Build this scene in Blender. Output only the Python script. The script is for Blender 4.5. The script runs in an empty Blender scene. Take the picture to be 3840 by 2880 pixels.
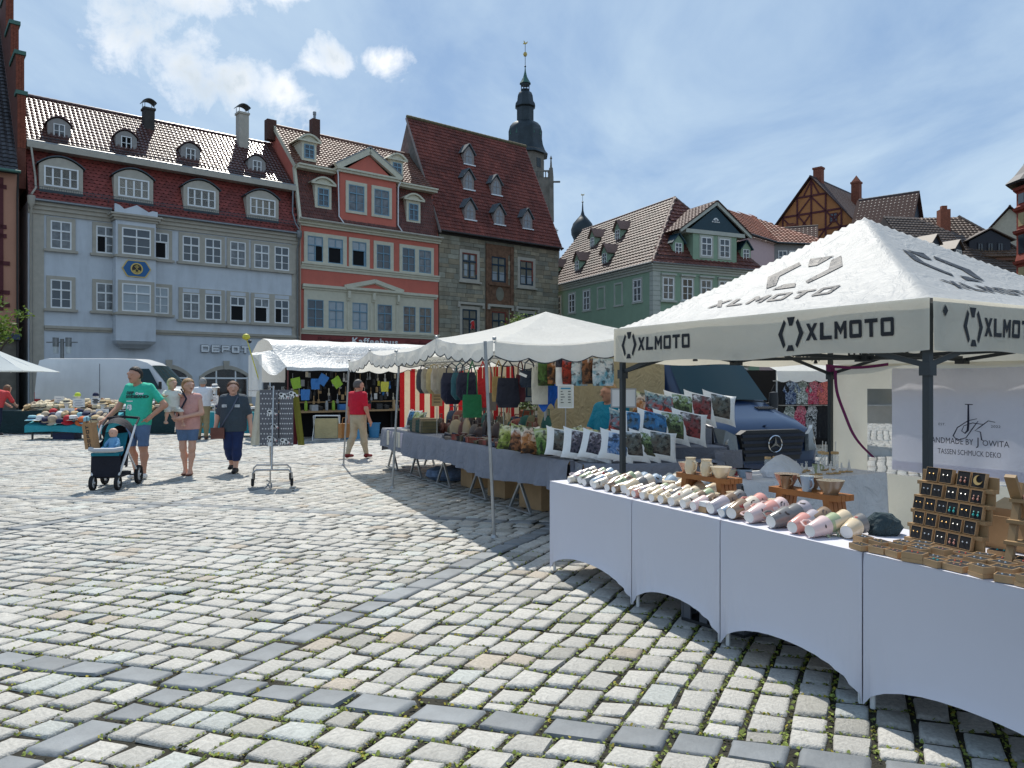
import bpy,math,random
import numpy as np
from mathutils import Vector,Matrix,noise
random.seed(11)
RG=random.Random(5)
NP=np.random.default_rng(4)
SC=bpy.context.scene
COL=SC.collection
rad=math.radians
# ------------------------------------------------------------ camera, sky, sun
cam_data=bpy.data.cameras.new('camera')
cam_data.sensor_width=36
cam_data.lens=27.05
cam_data.clip_start=0.05
cam_data.clip_end=2000
cam=bpy.data.objects.new('camera',cam_data)
cam.location=(0,0,1.55)
cam.rotation_euler=(rad(90),0,0)
COL.objects.link(cam)
SC.camera=cam
SUN_EL,SUN_AZ=rad(56),rad(-13)
world=bpy.data.worlds.new('World')
SC.world=world
world.use_nodes=True
class NT:
	"""short hand for building node trees"""
	def __init__(s,tree):
		s.t=tree
		tree.nodes.clear()
	def n(s,kind,ins=None,**props):
		nd=s.t.nodes.new(kind)
		for k,v in props.items():
			setattr(nd,k,v)
		for k,v in(ins or{}).items():
			sock=nd.inputs[k]
			if isinstance(v,bpy.types.NodeSocket):
				s.t.links.new(v,sock)
			else:
				sock.default_value=v
		return nd
	def math(s,op,a,b=0.0,c=None,clamp=False):
		ins={0:a,1:b}
		if c is not None:
			ins[2]=c
		return s.n('ShaderNodeMath',ins,operation=op,use_clamp=clamp).outputs[0]
	def mix(s,f,a,b,blend='MIX'):
		nd=s.n('ShaderNodeMix',None,data_type='RGBA',blend_type=blend)
		for k,v in((0,f),(6,a),(7,b)):
			if isinstance(v,bpy.types.NodeSocket):
				s.t.links.new(v,nd.inputs[k])
			else:
				nd.inputs[k].default_value=v
		return nd.outputs[2]
	def ramp(s,f,stops):
		nd=s.n('ShaderNodeValToRGB',{0:f})
		cr=nd.color_ramp
		while len(cr.elements)<len(stops):
			cr.elements.new(0.5)
		for e,(p,c)in zip(cr.elements,stops):
			e.position=p
			e.color=(c,c,c,1)if not isinstance(c,(tuple,list))else(*c[:3],1)
		return nd.outputs[0]
def build_world():
	w=NT(world.node_tree)
	sky=w.n('ShaderNodeTexSky',sky_type='NISHITA',sun_disc=False,sun_elevation=SUN_EL,sun_rotation=SUN_AZ,altitude=300,air_density=1.0,dust_density=0.6,ozone_density=1.6)
	d=w.n('ShaderNodeTexCoord').outputs['Generated']
	sp=w.n('ShaderNodeSeparateXYZ',{0:d})
	x,y,z=sp.outputs
	az=w.math('ARCTAN2',x,y)
	el=w.math('ARCSINE',z)
	zz=w.math('ADD',w.math('MAXIMUM',z,0.0),0.12)
	px=w.math('DIVIDE',x,zz)
	py=w.math('DIVIDE',y,zz)
	pv=w.n('ShaderNodeCombineXYZ',{0:px,1:w.math('MULTIPLY',py,0.55),2:0.0}).outputs[0]
	rot=w.n('ShaderNodeVectorRotate',{0:pv,'Angle':rad(28)},rotation_type='Z_AXIS').outputs[0]
	n1=w.n('ShaderNodeTexNoise',{'Vector':rot,'Scale':1.7,'Detail':7.0,'Roughness':0.58,'Distortion':0.5}).outputs[0]
	veil=w.ramp(n1,[(0.36,0.10),(0.64,1.0)])
	hz=w.math('MULTIPLY',w.math('SUBTRACT',1.0,z,clamp=True),0.28)
	veil=w.math('MULTIPLY',w.math('ADD',w.math('MULTIPLY',veil,0.58),hz),1.0,clamp=True)
	sv=w.n('ShaderNodeCombineXYZ',{0:az,1:el,2:0.3}).outputs[0]
	n2=w.n('ShaderNodeTexNoise',{'Vector':sv,'Scale':17.0,'Detail':9.0,'Roughness':0.63,'Distortion':0.25}).outputs[0]
	n3=w.n('ShaderNodeTexNoise',{'Vector':sv,'Scale':9.0,'Detail':4.0,'Roughness':0.5}).outputs[0]
	blob=0.0
	for a,e,ra,re in((-.447,.387,.062,.045),(-.40,.372,.06,.04),(-.345,.357,.055,.035),(-.298,.345,.045,.028),(-.235,.388,.045,.024),(-.165,.392,.034,.020),(-.395,.436,.07,.022),(-.29,.455,.05,.012),(-.62,.46,.06,.02),(.95,.5,.2,.06),(-1.2,.35,.12,.06),(1.9,.4,.2,.09),(2.6,.5,.3,.1),(-2.3,.4,.3,.1)):
		da=w.math('DIVIDE',w.math('SUBTRACT',az,a),ra)
		de=w.math('DIVIDE',w.math('SUBTRACT',el,e),re)
		g=w.math('POWER',2.718,w.math('MULTIPLY',w.math('ADD',w.math('MULTIPLY',da,da),w.math('MULTIPLY',de,de)),-0.9))
		blob=g if blob==0.0 else w.math('MAXIMUM',blob,g)
	cum=w.math('ADD',w.math('MULTIPLY',blob,0.75),w.math('MULTIPLY',w.math('SUBTRACT',n2,0.5),1.9))
	cmask=w.n('ShaderNodeMapRange',{0:cum,1:0.30,2:0.78,3:0.0,4:1.0},clamp=True).outputs[0]
	cmask=w.math('MULTIPLY',cmask,w.math('GREATER_THAN',blob,0.02))
	thick=w.n('ShaderNodeMapRange',{0:w.math('ADD',cum,w.math('MULTIPLY',w.math('SUBTRACT',n3,0.5),1.6)),1:0.55,2:1.25,3:0.0,4:1.0},clamp=True).outputs[0]
	ccol=w.mix(thick,(11.5,11.8,12.2,1),(6.0,7.1,8.1,1))
	base=w.mix(0.62,sky.outputs[0],(2.2,4.2,7.7,1))
	c=w.mix(veil,base,(6.6,8.3,9.9,1))
	c=w.mix(cmask,c,ccol)
	bg=w.n('ShaderNodeBackground',{'Color':c,'Strength':0.088})
	w.n('ShaderNodeOutputWorld',{0:bg.outputs[0]})
build_world()
sun_data=bpy.data.lights.new('sun','SUN')
sun_data.energy=4.7
sun_data.angle=rad(0.53)
sun_data.color=(1.0,0.95,0.86)
sun=bpy.data.objects.new('sun',sun_data)
sv=Vector((math.sin(SUN_AZ)*math.cos(SUN_EL),math.cos(SUN_AZ)*math.cos(SUN_EL),math.sin(SUN_EL)))
sun.rotation_euler=sv.to_track_quat('Z','Y').to_euler()
sun.location=(-5,20,40)
COL.objects.link(sun)
vs=SC.view_settings
vs.view_transform='Standard'
vs.look='None'
vs.exposure=0.08
vs.gamma=1.0
vs.use_curve_mapping=False
SC.cycles.max_bounces=7
SC.cycles.transparent_max_bounces=12
# ------------------------------------------------------------ materials
MATS={}
def mat(name,col=(.5,.5,.5),rough=.65,var=.12,scale=4.0,bump=0.0,bscale=40.0,metal=0.0,spec=.4,attr=None,trans=0.0,alpha=1.0,sss=0.0,emit=None,coat=0.0,stain=0.0,rnd=0.0,sheet=0.0,detail=5.0,wrinkle=0.0):
	"""procedural surface: base colour, noise variation, stains, bump; attr = per point colour multiplied in"""
	if name in MATS:
		return MATS[name]
	m=bpy.data.materials.new(name)
	m.use_nodes=True
	t=NT(m.node_tree)
	co=t.n('ShaderNodeTexCoord').outputs['Object']
	c=(*col,1)
	if attr:
		a=t.n('ShaderNodeAttribute',attribute_name=attr).outputs[0]
		c=t.mix(1.0,a,c,'MULTIPLY')
	if rnd:
		oi=t.n('ShaderNodeObjectInfo').outputs['Random']
		v=t.n('ShaderNodeMapRange',{0:oi,3:1-rnd,4:1+rnd}).outputs[0]
		c=t.mix(1.0,c,t.n('ShaderNodeCombineColor',{0:v,1:v,2:v}).outputs[0],'MULTIPLY')
	if var:
		nz=t.n('ShaderNodeTexNoise',{'Vector':co,'Scale':scale,'Detail':detail,'Roughness':.6}).outputs[0]
		v=t.n('ShaderNodeMapRange',{0:nz,1:.25,2:.75,3:1-var,4:1+var}).outputs[0]
		c=t.mix(1.0,c,t.n('ShaderNodeCombineColor',{0:v,1:v,2:v}).outputs[0],'MULTIPLY')
	if stain:
		mp=t.n('ShaderNodeMapping',{0:co,3:(1.2,1.2,.22)}).outputs[0]
		nz=t.n('ShaderNodeTexNoise',{'Vector':mp,'Scale':1.3,'Detail':6.0,'Roughness':.65}).outputs[0]
		f=t.n('ShaderNodeMapRange',{0:nz,1:.48,2:.75,3:0,4:stain}).outputs[0]
		c=t.mix(f,c,(.09,.085,.075,1))
	ins={'Base Color':c,'Roughness':rough,'Metallic':metal,'Specular IOR Level':spec}
	if bump or wrinkle:
		h=None
		if bump:
			h=t.n('ShaderNodeTexNoise',{'Vector':co,'Scale':bscale,'Detail':6.0,'Roughness':.6}).outputs[0]
			nrm=t.n('ShaderNodeBump',{'Height':h,'Strength':min(1,bump),'Distance':.02}).outputs[0]
		if wrinkle:
			h2=t.n('ShaderNodeTexNoise',{'Vector':co,'Scale':5.0,'Detail':4.0,'Roughness':.5,'Distortion':2.2}).outputs[0]
			ii={'Height':h2,'Strength':min(1,wrinkle),'Distance':.06}
			if bump:
				ii['Normal']=nrm
			nrm=t.n('ShaderNodeBump',ii).outputs[0]
		ins['Normal']=nrm
	if coat:
		ins['Coat Weight']=coat
		ins['Coat Roughness']=.05
	if trans:
		ins['Transmission Weight']=trans
	if alpha<1:
		ins['Alpha']=alpha
	if emit:
		ins['Emission Color']=(*emit[:3],1)
		ins['Emission Strength']=emit[3]
	b=t.n('ShaderNodeBsdfPrincipled',ins).outputs[0]
	if sheet:
		tr=t.n('ShaderNodeBsdfTranslucent',{'Color':c}).outputs[0]
		b=t.n('ShaderNodeMixShader',{0:sheet,1:b,2:tr}).outputs[0]
	t.n('ShaderNodeOutputMaterial',{0:b})
	if attr:
		m['attr']=1
	MATS[name]=m
	return m
# ------------------------------------------------------------ objects
def tag(o,label=None,cat=None,group=None,kind=None):
	if label:
		o['label']=label
	if cat:
		o['category']=cat
	if group:
		o['group']=group
	if kind:
		o['kind']=kind
	return o
def thing(name,label,cat,loc=(0,0,0),rz=0.0,group=None,parent=None):
	o=bpy.data.objects.new(name,None)
	o.empty_display_size=.2
	o.location=loc
	o.rotation_euler=(0,0,rz)
	COL.objects.link(o)
	o.parent=parent
	return tag(o,label,cat,group)
def link(name,me,parent=None,loc=None,rot=None,sc=None):
	o=bpy.data.objects.new(name,me)
	COL.objects.link(o)
	if parent is not None:
		o.parent=parent
	if loc is not None:
		o.location=loc
	if rot is not None:
		o.rotation_euler=rot
	if sc is not None:
		o.scale=sc if isinstance(sc,(tuple,list))else(sc,sc,sc)
	return o
def copy_tree(o,parent=None,loc=None,rot=None,sc=None,label=None,group=None):
	c=o.copy()
	COL.objects.link(c)
	c.parent=parent
	if loc is not None:
		c.location=loc
	if rot is not None:
		c.rotation_euler=rot
	if sc is not None:
		c.scale=(sc,sc,sc)if not isinstance(sc,(tuple,list))else sc
	if label:
		c['label']=label
	if group:
		c['group']=group
	for ch in list(o.children):
		copy_tree(ch,c)
	return c
class MB:
	"""collects simple shapes into one mesh"""
	def __init__(s):
		s.v,s.f,s.mi,s.c=[],[],[],None
	def add(s,vs_,fs,mi=0):
		k=len(s.v)
		s.v+=[tuple(p)for p in vs_]
		s.f+=[tuple(i+k for i in f)for f in fs]
		s.mi+=[mi]*len(fs)
		return s
	def box(s,x0,x1,y0,y1,z0,z1,mi=0,M=None):
		p=[(x0,y0,z0),(x1,y0,z0),(x1,y1,z0),(x0,y1,z0),(x0,y0,z1),(x1,y0,z1),(x1,y1,z1),(x0,y1,z1)]
		if M is not None:
			p=[M@Vector(q)for q in p]
		return s.add(p,[(0,3,2,1),(4,5,6,7),(0,1,5,4),(1,2,6,5),(2,3,7,6),(3,0,4,7)],mi)
	def cbox(s,c,d,rz=0.0,mi=0,M=None):
		m=Matrix.Translation(c)@Matrix.Rotation(rz,4,'Z')
		if M is not None:
			m=M@m
		return s.box(-d[0]/2,d[0]/2,-d[1]/2,d[1]/2,-d[2]/2,d[2]/2,mi,m)
	def beam(s,a,b,w,d,mi=0,up=(0,0,1)):
		"""rectangular bar from a to b, w across, d along the second side"""
		a,b=Vector(a),Vector(b)
		ax=(b-a)
		L=ax.length
		ax.normalize()
		u=Vector(up)
		if abs(ax.dot(u))>.98:
			u=Vector((0,1,0))
		sx=ax.cross(u).normalized()
		uy=sx.cross(ax)
		M=Matrix((sx,ax,uy)).transposed().to_4x4()
		M.translation=a
		return s.box(-w/2,w/2,0,L,-d/2,d/2,mi,M)
	def tube(s,pts,r,n=7,mi=0,caps=True):
		pts=[Vector(p)for p in pts]
		rs=r if isinstance(r,(list,tuple))else[r]*len(pts)
		k=len(s.v)
		prev=None
		for i,p in enumerate(pts):
			d=(pts[min(i+1,len(pts)-1)]-pts[max(i-1,0)])
			if d.length<1e-9:
				d=Vector((0,0,1))
			d.normalize()
			if prev is None:
				u=d.orthogonal().normalized()
			else:
				u=(prev-d*prev.dot(d))
				u=u.normalized()if u.length>1e-6 else d.orthogonal().normalized()
			prev=u
			w=d.cross(u)
			for j in range(n):
				a=2*math.pi*j/n
				s.v.append(tuple(p+(u*math.cos(a)+w*math.sin(a))*rs[i]))
		fs=[]
		for i in range(len(pts)-1):
			for j in range(n):
				fs.append((k+i*n+j,k+i*n+(j+1)%n,k+(i+1)*n+(j+1)%n,k+(i+1)*n+j))
		if caps:
			fs.append(tuple(k+j for j in reversed(range(n))))
			fs.append(tuple(k+(len(pts)-1)*n+j for j in range(n)))
		s.f+=fs
		s.mi+=[mi]*len(fs)
		return s
	def lathe(s,prof,n=16,mi=0,M=None,sq=1.0,phase=0.0):
		k=len(s.v)
		for r,z in prof:
			for j in range(n):
				a=2*math.pi*j/n+phase
				p=Vector((r*math.cos(a),r*math.sin(a)*sq,z))
				s.v.append(tuple(M@p if M is not None else p))
		fs=[]
		for i in range(len(prof)-1):
			for j in range(n):
				fs.append((k+i*n+j,k+i*n+(j+1)%n,k+(i+1)*n+(j+1)%n,k+(i+1)*n+j))
		ring=tuple(prof[0])==tuple(prof[-1])
		if prof[0][0]>1e-5 and not ring:
			fs.append(tuple(k+j for j in reversed(range(n))))
		if prof[-1][0]>1e-5 and not ring:
			fs.append(tuple(k+(len(prof)-1)*n+j for j in range(n)))
		s.f+=fs
		s.mi+=[mi]*len(fs)
		return s
	def prism(s,poly,z0,z1,mi=0,M=None):
		"""polygon (x,y) extruded from z0 to z1, then placed by M"""
		n=len(poly)
		p=[Vector((a,b,z0))for a,b in poly]+[Vector((a,b,z1))for a,b in poly]
		if M is not None:
			p=[M@q for q in p]
		fs=[tuple(reversed(range(n))),tuple(range(n,2*n))]
		fs+=[(i,(i+1)%n,n+(i+1)%n,n+i)for i in range(n)]
		return s.add(p,fs,mi)
	def xz(s,poly,y0,y1,mi=0):
		"""polygon in the x-z plane, extruded along y"""
		M=Matrix(((1,0,0,0),(0,0,1,0),(0,1,0,0),(0,0,0,1)))
		return s.prism(poly,y0,y1,mi,M)
	def slab(s,pts,t,mi=0):
		"""3D polygon thickened along its normal by t (downwards)"""
		pts=[Vector(p)for p in pts]
		nrm=Vector((0,0,0))
		for i in range(len(pts)):
			nrm+=(pts[i]-pts[0]).cross(pts[(i+1)%len(pts)]-pts[0])
		nrm.normalize()
		n=len(pts)
		p=pts+[q-nrm*t for q in pts]
		fs=[tuple(range(n)),tuple(reversed(range(n,2*n)))]
		fs+=[((i+1)%n,i,n+i,n+(i+1)%n)for i in range(n)]
		return s.add(p,fs,mi)
	def grid(s,P,nu,nv,mi=0,closeu=False):
		"""P(i,j) -> point; a sheet of quads"""
		k=len(s.v)
		for i in range(nu+1):
			for j in range(nv+1):
				s.v.append(tuple(P(i,j)))
		for i in range(nu):
			for j in range(nv):
				a=k+i*(nv+1)+j
				s.f.append((a,a+nv+1,a+nv+2,a+1))
				s.mi.append(mi)
		return s
	def mesh(s,name,mats,smooth=False):
		me=bpy.data.meshes.new(name)
		me.from_pydata(s.v,[],s.f)
		for m in(mats if isinstance(mats,(list,tuple))else[mats]):
			me.materials.append(m)
		if me.polygons and max(s.mi,default=0)>0:
			me.polygons.foreach_set('material_index',s.mi)
		if smooth and me.polygons:
			me.polygons.foreach_set('use_smooth',[True]*len(me.polygons))
			if smooth!='all':
				try:
					me.set_sharp_from_angle(angle=rad(38))
				except Exception:
					pass
		if s.c is None and any(m.get('attr')for m in me.materials):
			s.c=[(1,1,1,1)]*len(s.v)
		if s.c is not None:
			at=me.color_attributes.new('Col','FLOAT_COLOR','POINT')
			at.data.foreach_set('color',np.array(s.c,dtype=np.float32).ravel())
		me.update()
		return me
	def split(s,name,mats,parent=None,smooth=False,gap=.006):
		"""one object for each group of touching pieces"""
		n=len(s.v)
		par=list(range(n))
		def find(a):
			while par[a]!=a:
				par[a]=par[par[a]]
				a=par[a]
			return a
		for f in s.f:
			r=find(f[0])
			for i in f[1:]:
				par[find(i)]=r
		comp={}
		for i in range(n):
			comp.setdefault(find(i),[]).append(i)
		keys=list(comp)
		bb={k:([min(s.v[i][d]for i in comp[k])-gap for d in range(3)],[max(s.v[i][d]for i in comp[k])+gap for d in range(3)])for k in keys}
		for i,a in enumerate(keys):
			for b in keys[i+1:]:
				if all(bb[a][0][d]<bb[b][1][d]and bb[b][0][d]<bb[a][1][d]for d in range(3)):
					par[find(a)]=find(b)
		groups={}
		for fi,f in enumerate(s.f):
			groups.setdefault(find(f[0]),[]).append(fi)
		out=[]
		for g in groups.values():
			m=MB()
			idx={}
			for fi in g:
				for i in s.f[fi]:
					if i not in idx:
						idx[i]=len(m.v)
						m.v.append(s.v[i])
				m.f.append(tuple(idx[i]for i in s.f[fi]))
				m.mi.append(s.mi[fi])
			if s.c is not None:
				m.c=[s.c[i]for i in idx]
			out.append(m.build(name,mats,parent,smooth))
		return out
	def build(s,name,mats,parent=None,smooth=False,loc=None,rot=None,sc=None):
		return link(name,s.mesh(name,mats,smooth),parent,loc,rot,sc)
def np_mesh(name,verts,faces,mats,cols=None,smooth=False):
	"""mesh from numpy arrays of quads"""
	me=bpy.data.meshes.new(name)
	nv,nf,k=len(verts),len(faces),faces.shape[1]
	me.vertices.add(nv)
	me.vertices.foreach_set('co',np.asarray(verts,np.float32).ravel())
	me.loops.add(nf*k)
	me.loops.foreach_set('vertex_index',np.asarray(faces,np.int32).ravel())
	me.polygons.add(nf)
	me.polygons.foreach_set('loop_start',np.arange(0,nf*k,k,dtype=np.int32))
	me.update(calc_edges=True)
	for m in(mats if isinstance(mats,(list,tuple))else[mats]):
		me.materials.append(m)
	if smooth:
		me.polygons.foreach_set('use_smooth',np.ones(nf,bool))
		me.set_sharp_from_angle(angle=rad(62))
	if cols is not None:
		at=me.color_attributes.new('Col','FLOAT_COLOR','POINT')
		cc=np.ones((nv,4),np.float32)
		cc[:,:3]=cols
		at.data.foreach_set('color',cc.ravel())
	return me

# ------------------------------------------------------------ the square: setts laid in panels between slate bands
M_STONE=mat('granite sett',(1,1,1),rough=.62,var=.30,scale=46,bump=.6,bscale=55,attr='Col',spec=.45,detail=8)
M_SLATE=mat('slate sett',(1,1,1),rough=.68,var=.22,scale=5,bump=.35,bscale=14,attr='Col',spec=.5)
M_JOINT=mat('joint soil',(.028,.026,.017),rough=.95,var=.4,scale=9,bump=.8,bscale=60)
M_MOSS=mat('moss',(.16,.20,.035),rough=.8,var=.35,scale=16,attr='Col')
def build_ground():
	g=MB()
	NX=60
	g.grid(lambda i,j:(-220+440*i/40,-12+330*j/40,-.016),40,40)
	ground=tag(g.build('ground',M_JOINT),None,None,None,'structure')
	A0,AP,B0,BP=3.55,5.15,-3.547,5.72
	ca,cb=.283,.475
	det=1+ca*cb
	def xy(a,b):
		X=(b+cb*a)/det
		return X,a-ca*X
	stones=[]
	for i in range(-2,6):
		for j in range(-6,8):
			a0,a1=A0+i*AP+.10,A0+(i+1)*AP-.10
			b0,b1=B0+j*BP+.115,B0+(j+1)*BP-.115
			along_b=(i+j)%2!=0
			lo,hi,s0,s1=(a0,a1,b0,b1)if along_b else(b0,b1,a0,a1)
			n=round((hi-lo)/.192)
			w=(hi-lo)/n
			for k in range(n):
				c=lo+(k+.5)*w
				s=s0-RG.random()*.15
				while s<s1:
					L=RG.choice((.17,.20,.215,.235,.25,.27))+RG.uniform(-.015,.015)
					e0,e1=max(s,s0),min(s+L,s1)
					if s1-e1<.09:
						e1=s1
					if e1-e0>.06:
						m,h=(e0+e1)/2,(e1-e0)/2
						if along_b:
							stones.append((c,m,w/2,h,0))
						else:
							stones.append((m,c,h,w/2,0))
					s=e1 if e1==s1 else s+L
					if e1==s1:
						break
	for i in range(-1,6):
		a=A0+i*AP
		b=B0-5*BP
		while b<B0+7*BP:
			L=RG.uniform(.24,.40)
			stones.append((a,b+L/2,.105,L/2,1))
			b+=L
	for j in range(-5,8):
		b=B0+j*BP
		for i in range(-1,6):
			a,e=A0+i*AP+.105,A0+(i+1)*AP-.105
			cuts=[a]
			while e-cuts[-1]>.62:
				cuts.append(cuts[-1]+RG.uniform(.26,.42))
			cuts+=[(cuts[-1]+e)/2,e]
			for p,q in zip(cuts,cuts[1:]):
				stones.append(((p+q)/2,b,(q-p)/2,.115,1))
	st=np.array(stones)
	X,Y=xy(st[:,0],st[:,1])
	keep=(Y>2.4)&(Y<31)&(np.abs(X)<.74*Y+1.6)
	st,X,Y=st[keep],X[keep],Y[keep]
	wob=np.array([noise.noise_vector((x*.9,y*.9,3.1))for x,y in zip(X,Y)])[:,:2]*.035
	X,Y=X+wob[:,0],Y+wob[:,1]
	hidden=(X>.35+.5*(6.4-Y))&(Y<6.4)
	vis=(np.abs(X)<.665*Y)&(Y>3.0)&~hidden
	order=np.argsort(np.where(vis,Y,1e9))
	singles=set(order[:300].tolist())
	ea=np.array([cb/det,1-ca*cb/det])
	eb=np.array([1/det,-ca/det])
	def patch(idx,s):
		n=len(s)
		S,T=np.meshgrid(s,s,indexing='ij')
		S,T=S.ravel(),T.ravel()
		ring=np.maximum(np.abs(S),np.abs(T))
		corner=(np.abs(S)>.70)&(np.abs(T)>.70)
		pull=np.where(corner,.90,1.0)
		m=len(idx)
		gap=NP.uniform(.001,.006,(m,1))
		ha,hb=st[idx,2:3]-gap,st[idx,3:4]-gap
		js=NP.normal(0,.045,(m,4))
		a_=ha*(S*pull)[None]*(1+js[:,:1]*T[None])+js[:,1:2]*.10*T[None]
		b_=hb*(T*pull)[None]*(1+js[:,2:3]*S[None])
		ph=NP.uniform(0,6.28,(m,1))
		th=np.arctan2(T,S)[None]
		rr=1+.035*np.sin(3*th+ph)+.025*np.sin(5*th+2*ph)
		a_,b_=a_*rr,b_*rr
		x=X[idx][:,None]+a_*ea[0]+b_*eb[0]
		y=Y[idx][:,None]+a_*ea[1]+b_*eb[1]
		slate=st[idx,4:5]
		tilt=NP.normal(0,.018,(m,2))
		z=np.where(ring>.95,-.020,np.where(ring>.85,-.0035,.0005))[None]*(1-.35*slate*(ring<.95)[None])
		z=z+tilt[:,:1]*a_+tilt[:,1:]*b_+NP.normal(0,.0035,(m,1))+NP.normal(0,.0012,x.shape)*(1-slate*.9)
		v=np.stack([x,y,z],-1)
		q=np.array([(i*n+j,(i+1)*n+j,(i+1)*n+j+1,i*n+j+1)for i in range(n-1)for j in range(n-1)])
		if np.cross(ea,eb)<0:
			q=q[:,::-1]
		base=NP.uniform(.84,1.12,(m,1))*np.array([[.42,.408,.372]])
		hue=NP.random((m,1))
		base=np.where(hue>.965,base*np.array([[1.0,.90,.80]])*.86,base)
		base=np.where((hue>.89)&(hue<=.965),base*np.array([[.74,.74,.72]]),base)
		base=np.where(hue<.08,base*np.array([[.93,1.0,1.03]]),base)
		sl=NP.uniform(.85,1.15,(m,1))*np.array([[.185,.20,.21]])
		col=np.where(slate>.5,sl,base)
		return v,q,col,m,n*n
	near=np.array(order[:300])
	v,q,col,m,k=patch(near,np.array([-1,-.93,-.76,.76,.93,1]))
	for t in range(m):
		sl=st[near[t],4]>.5
		ctr=v[t].mean(0)
		ctr[2]=0
		me=np_mesh('slate_sett' if sl else 'cobblestone',v[t]-ctr,q,M_SLATE if sl else M_STONE,np.repeat(col[t][None],k,0),True)
		link('slate_sett' if sl else 'cobblestone',me,ground,loc=tuple(ctr))
	rest=np.array([i for i in range(len(st))if i not in singles])
	for sel,ring,slate in((Y[rest]<9,[-1,-.93,-.76,.76,.93,1],0),(Y[rest]>=9,[-1,-.87,.87,1],0),(Y[rest]<9,[-1,-.93,-.76,.76,.93,1],1),(Y[rest]>=9,[-1,-.87,.87,1],1)):
		idx=rest[sel&(st[rest,4]==slate)]
		v,q,col,m,k=patch(idx,np.array(ring))
		V=v.reshape(-1,3)
		Q=(q[None]+(np.arange(m)*k)[:,None,None]).reshape(-1,4)
		nm='slate_setts' if slate else 'cobblestones'
		o=link(nm,np_mesh(nm,V,Q,M_SLATE if slate else M_STONE,np.repeat(col,k,0),True),ground)
		o['kind']='stuff'
	pts=[]
	idx=np.where((Y<8.0)&(np.abs(X)<.7*Y+.3))[0]
	for i in idx:
		thick=noise.noise((X[i]*.55,Y[i]*.55,0))+.95-.11*Y[i]+(.35 if X[i]>-1.3 and Y[i]<5.5 else 0)
		nb=int(max(0,thick)*RG.uniform(15,52))
		for _ in range(nb):
			a,b=RG.uniform(-1,1),RG.uniform(-1,1)
			if RG.random()<.5:
				a=math.copysign(1,a)
			else:
				b=math.copysign(1,b)
			aa,bb=a*st[i,2],b*st[i,3]
			pts.append((X[i]+aa*ea[0]+bb*eb[0]+RG.gauss(0,.006),Y[i]+aa*ea[1]+bb*eb[1]+RG.gauss(0,.006)))
	P=np.array(pts)
	n=len(P)
	ang=NP.uniform(0,6.28,n)
	s=NP.uniform(.005,.0105,n)
	lean=NP.uniform(-.7,.7,n)
	u=np.stack([np.cos(ang),np.sin(ang),np.zeros(n)],-1)*s[:,None]
	w=np.stack([-np.sin(ang)*np.cos(lean),np.cos(ang)*np.cos(lean),np.abs(np.sin(lean))+.25],-1)*s[:,None]
	c=np.stack([P[:,0],P[:,1],NP.uniform(-.013,.001,n)],-1)
	V=np.stack([c-u-w*.4,c+u-w*.4,c+u*.5+w,c-u*.5+w],1).reshape(-1,3)
	Q=np.arange(4*n).reshape(n,4)
	cl=NP.uniform(.45,1.5,(n,1))*np.where(NP.random((n,1))>.85,[[1.5,1.0,.6]],[[1,1,1]])
	o=link('moss',np_mesh('moss',V,Q,M_MOSS,np.repeat(cl,4,0)),ground)
	o['kind']='stuff'
	return ground
GROUND=build_ground()

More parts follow.
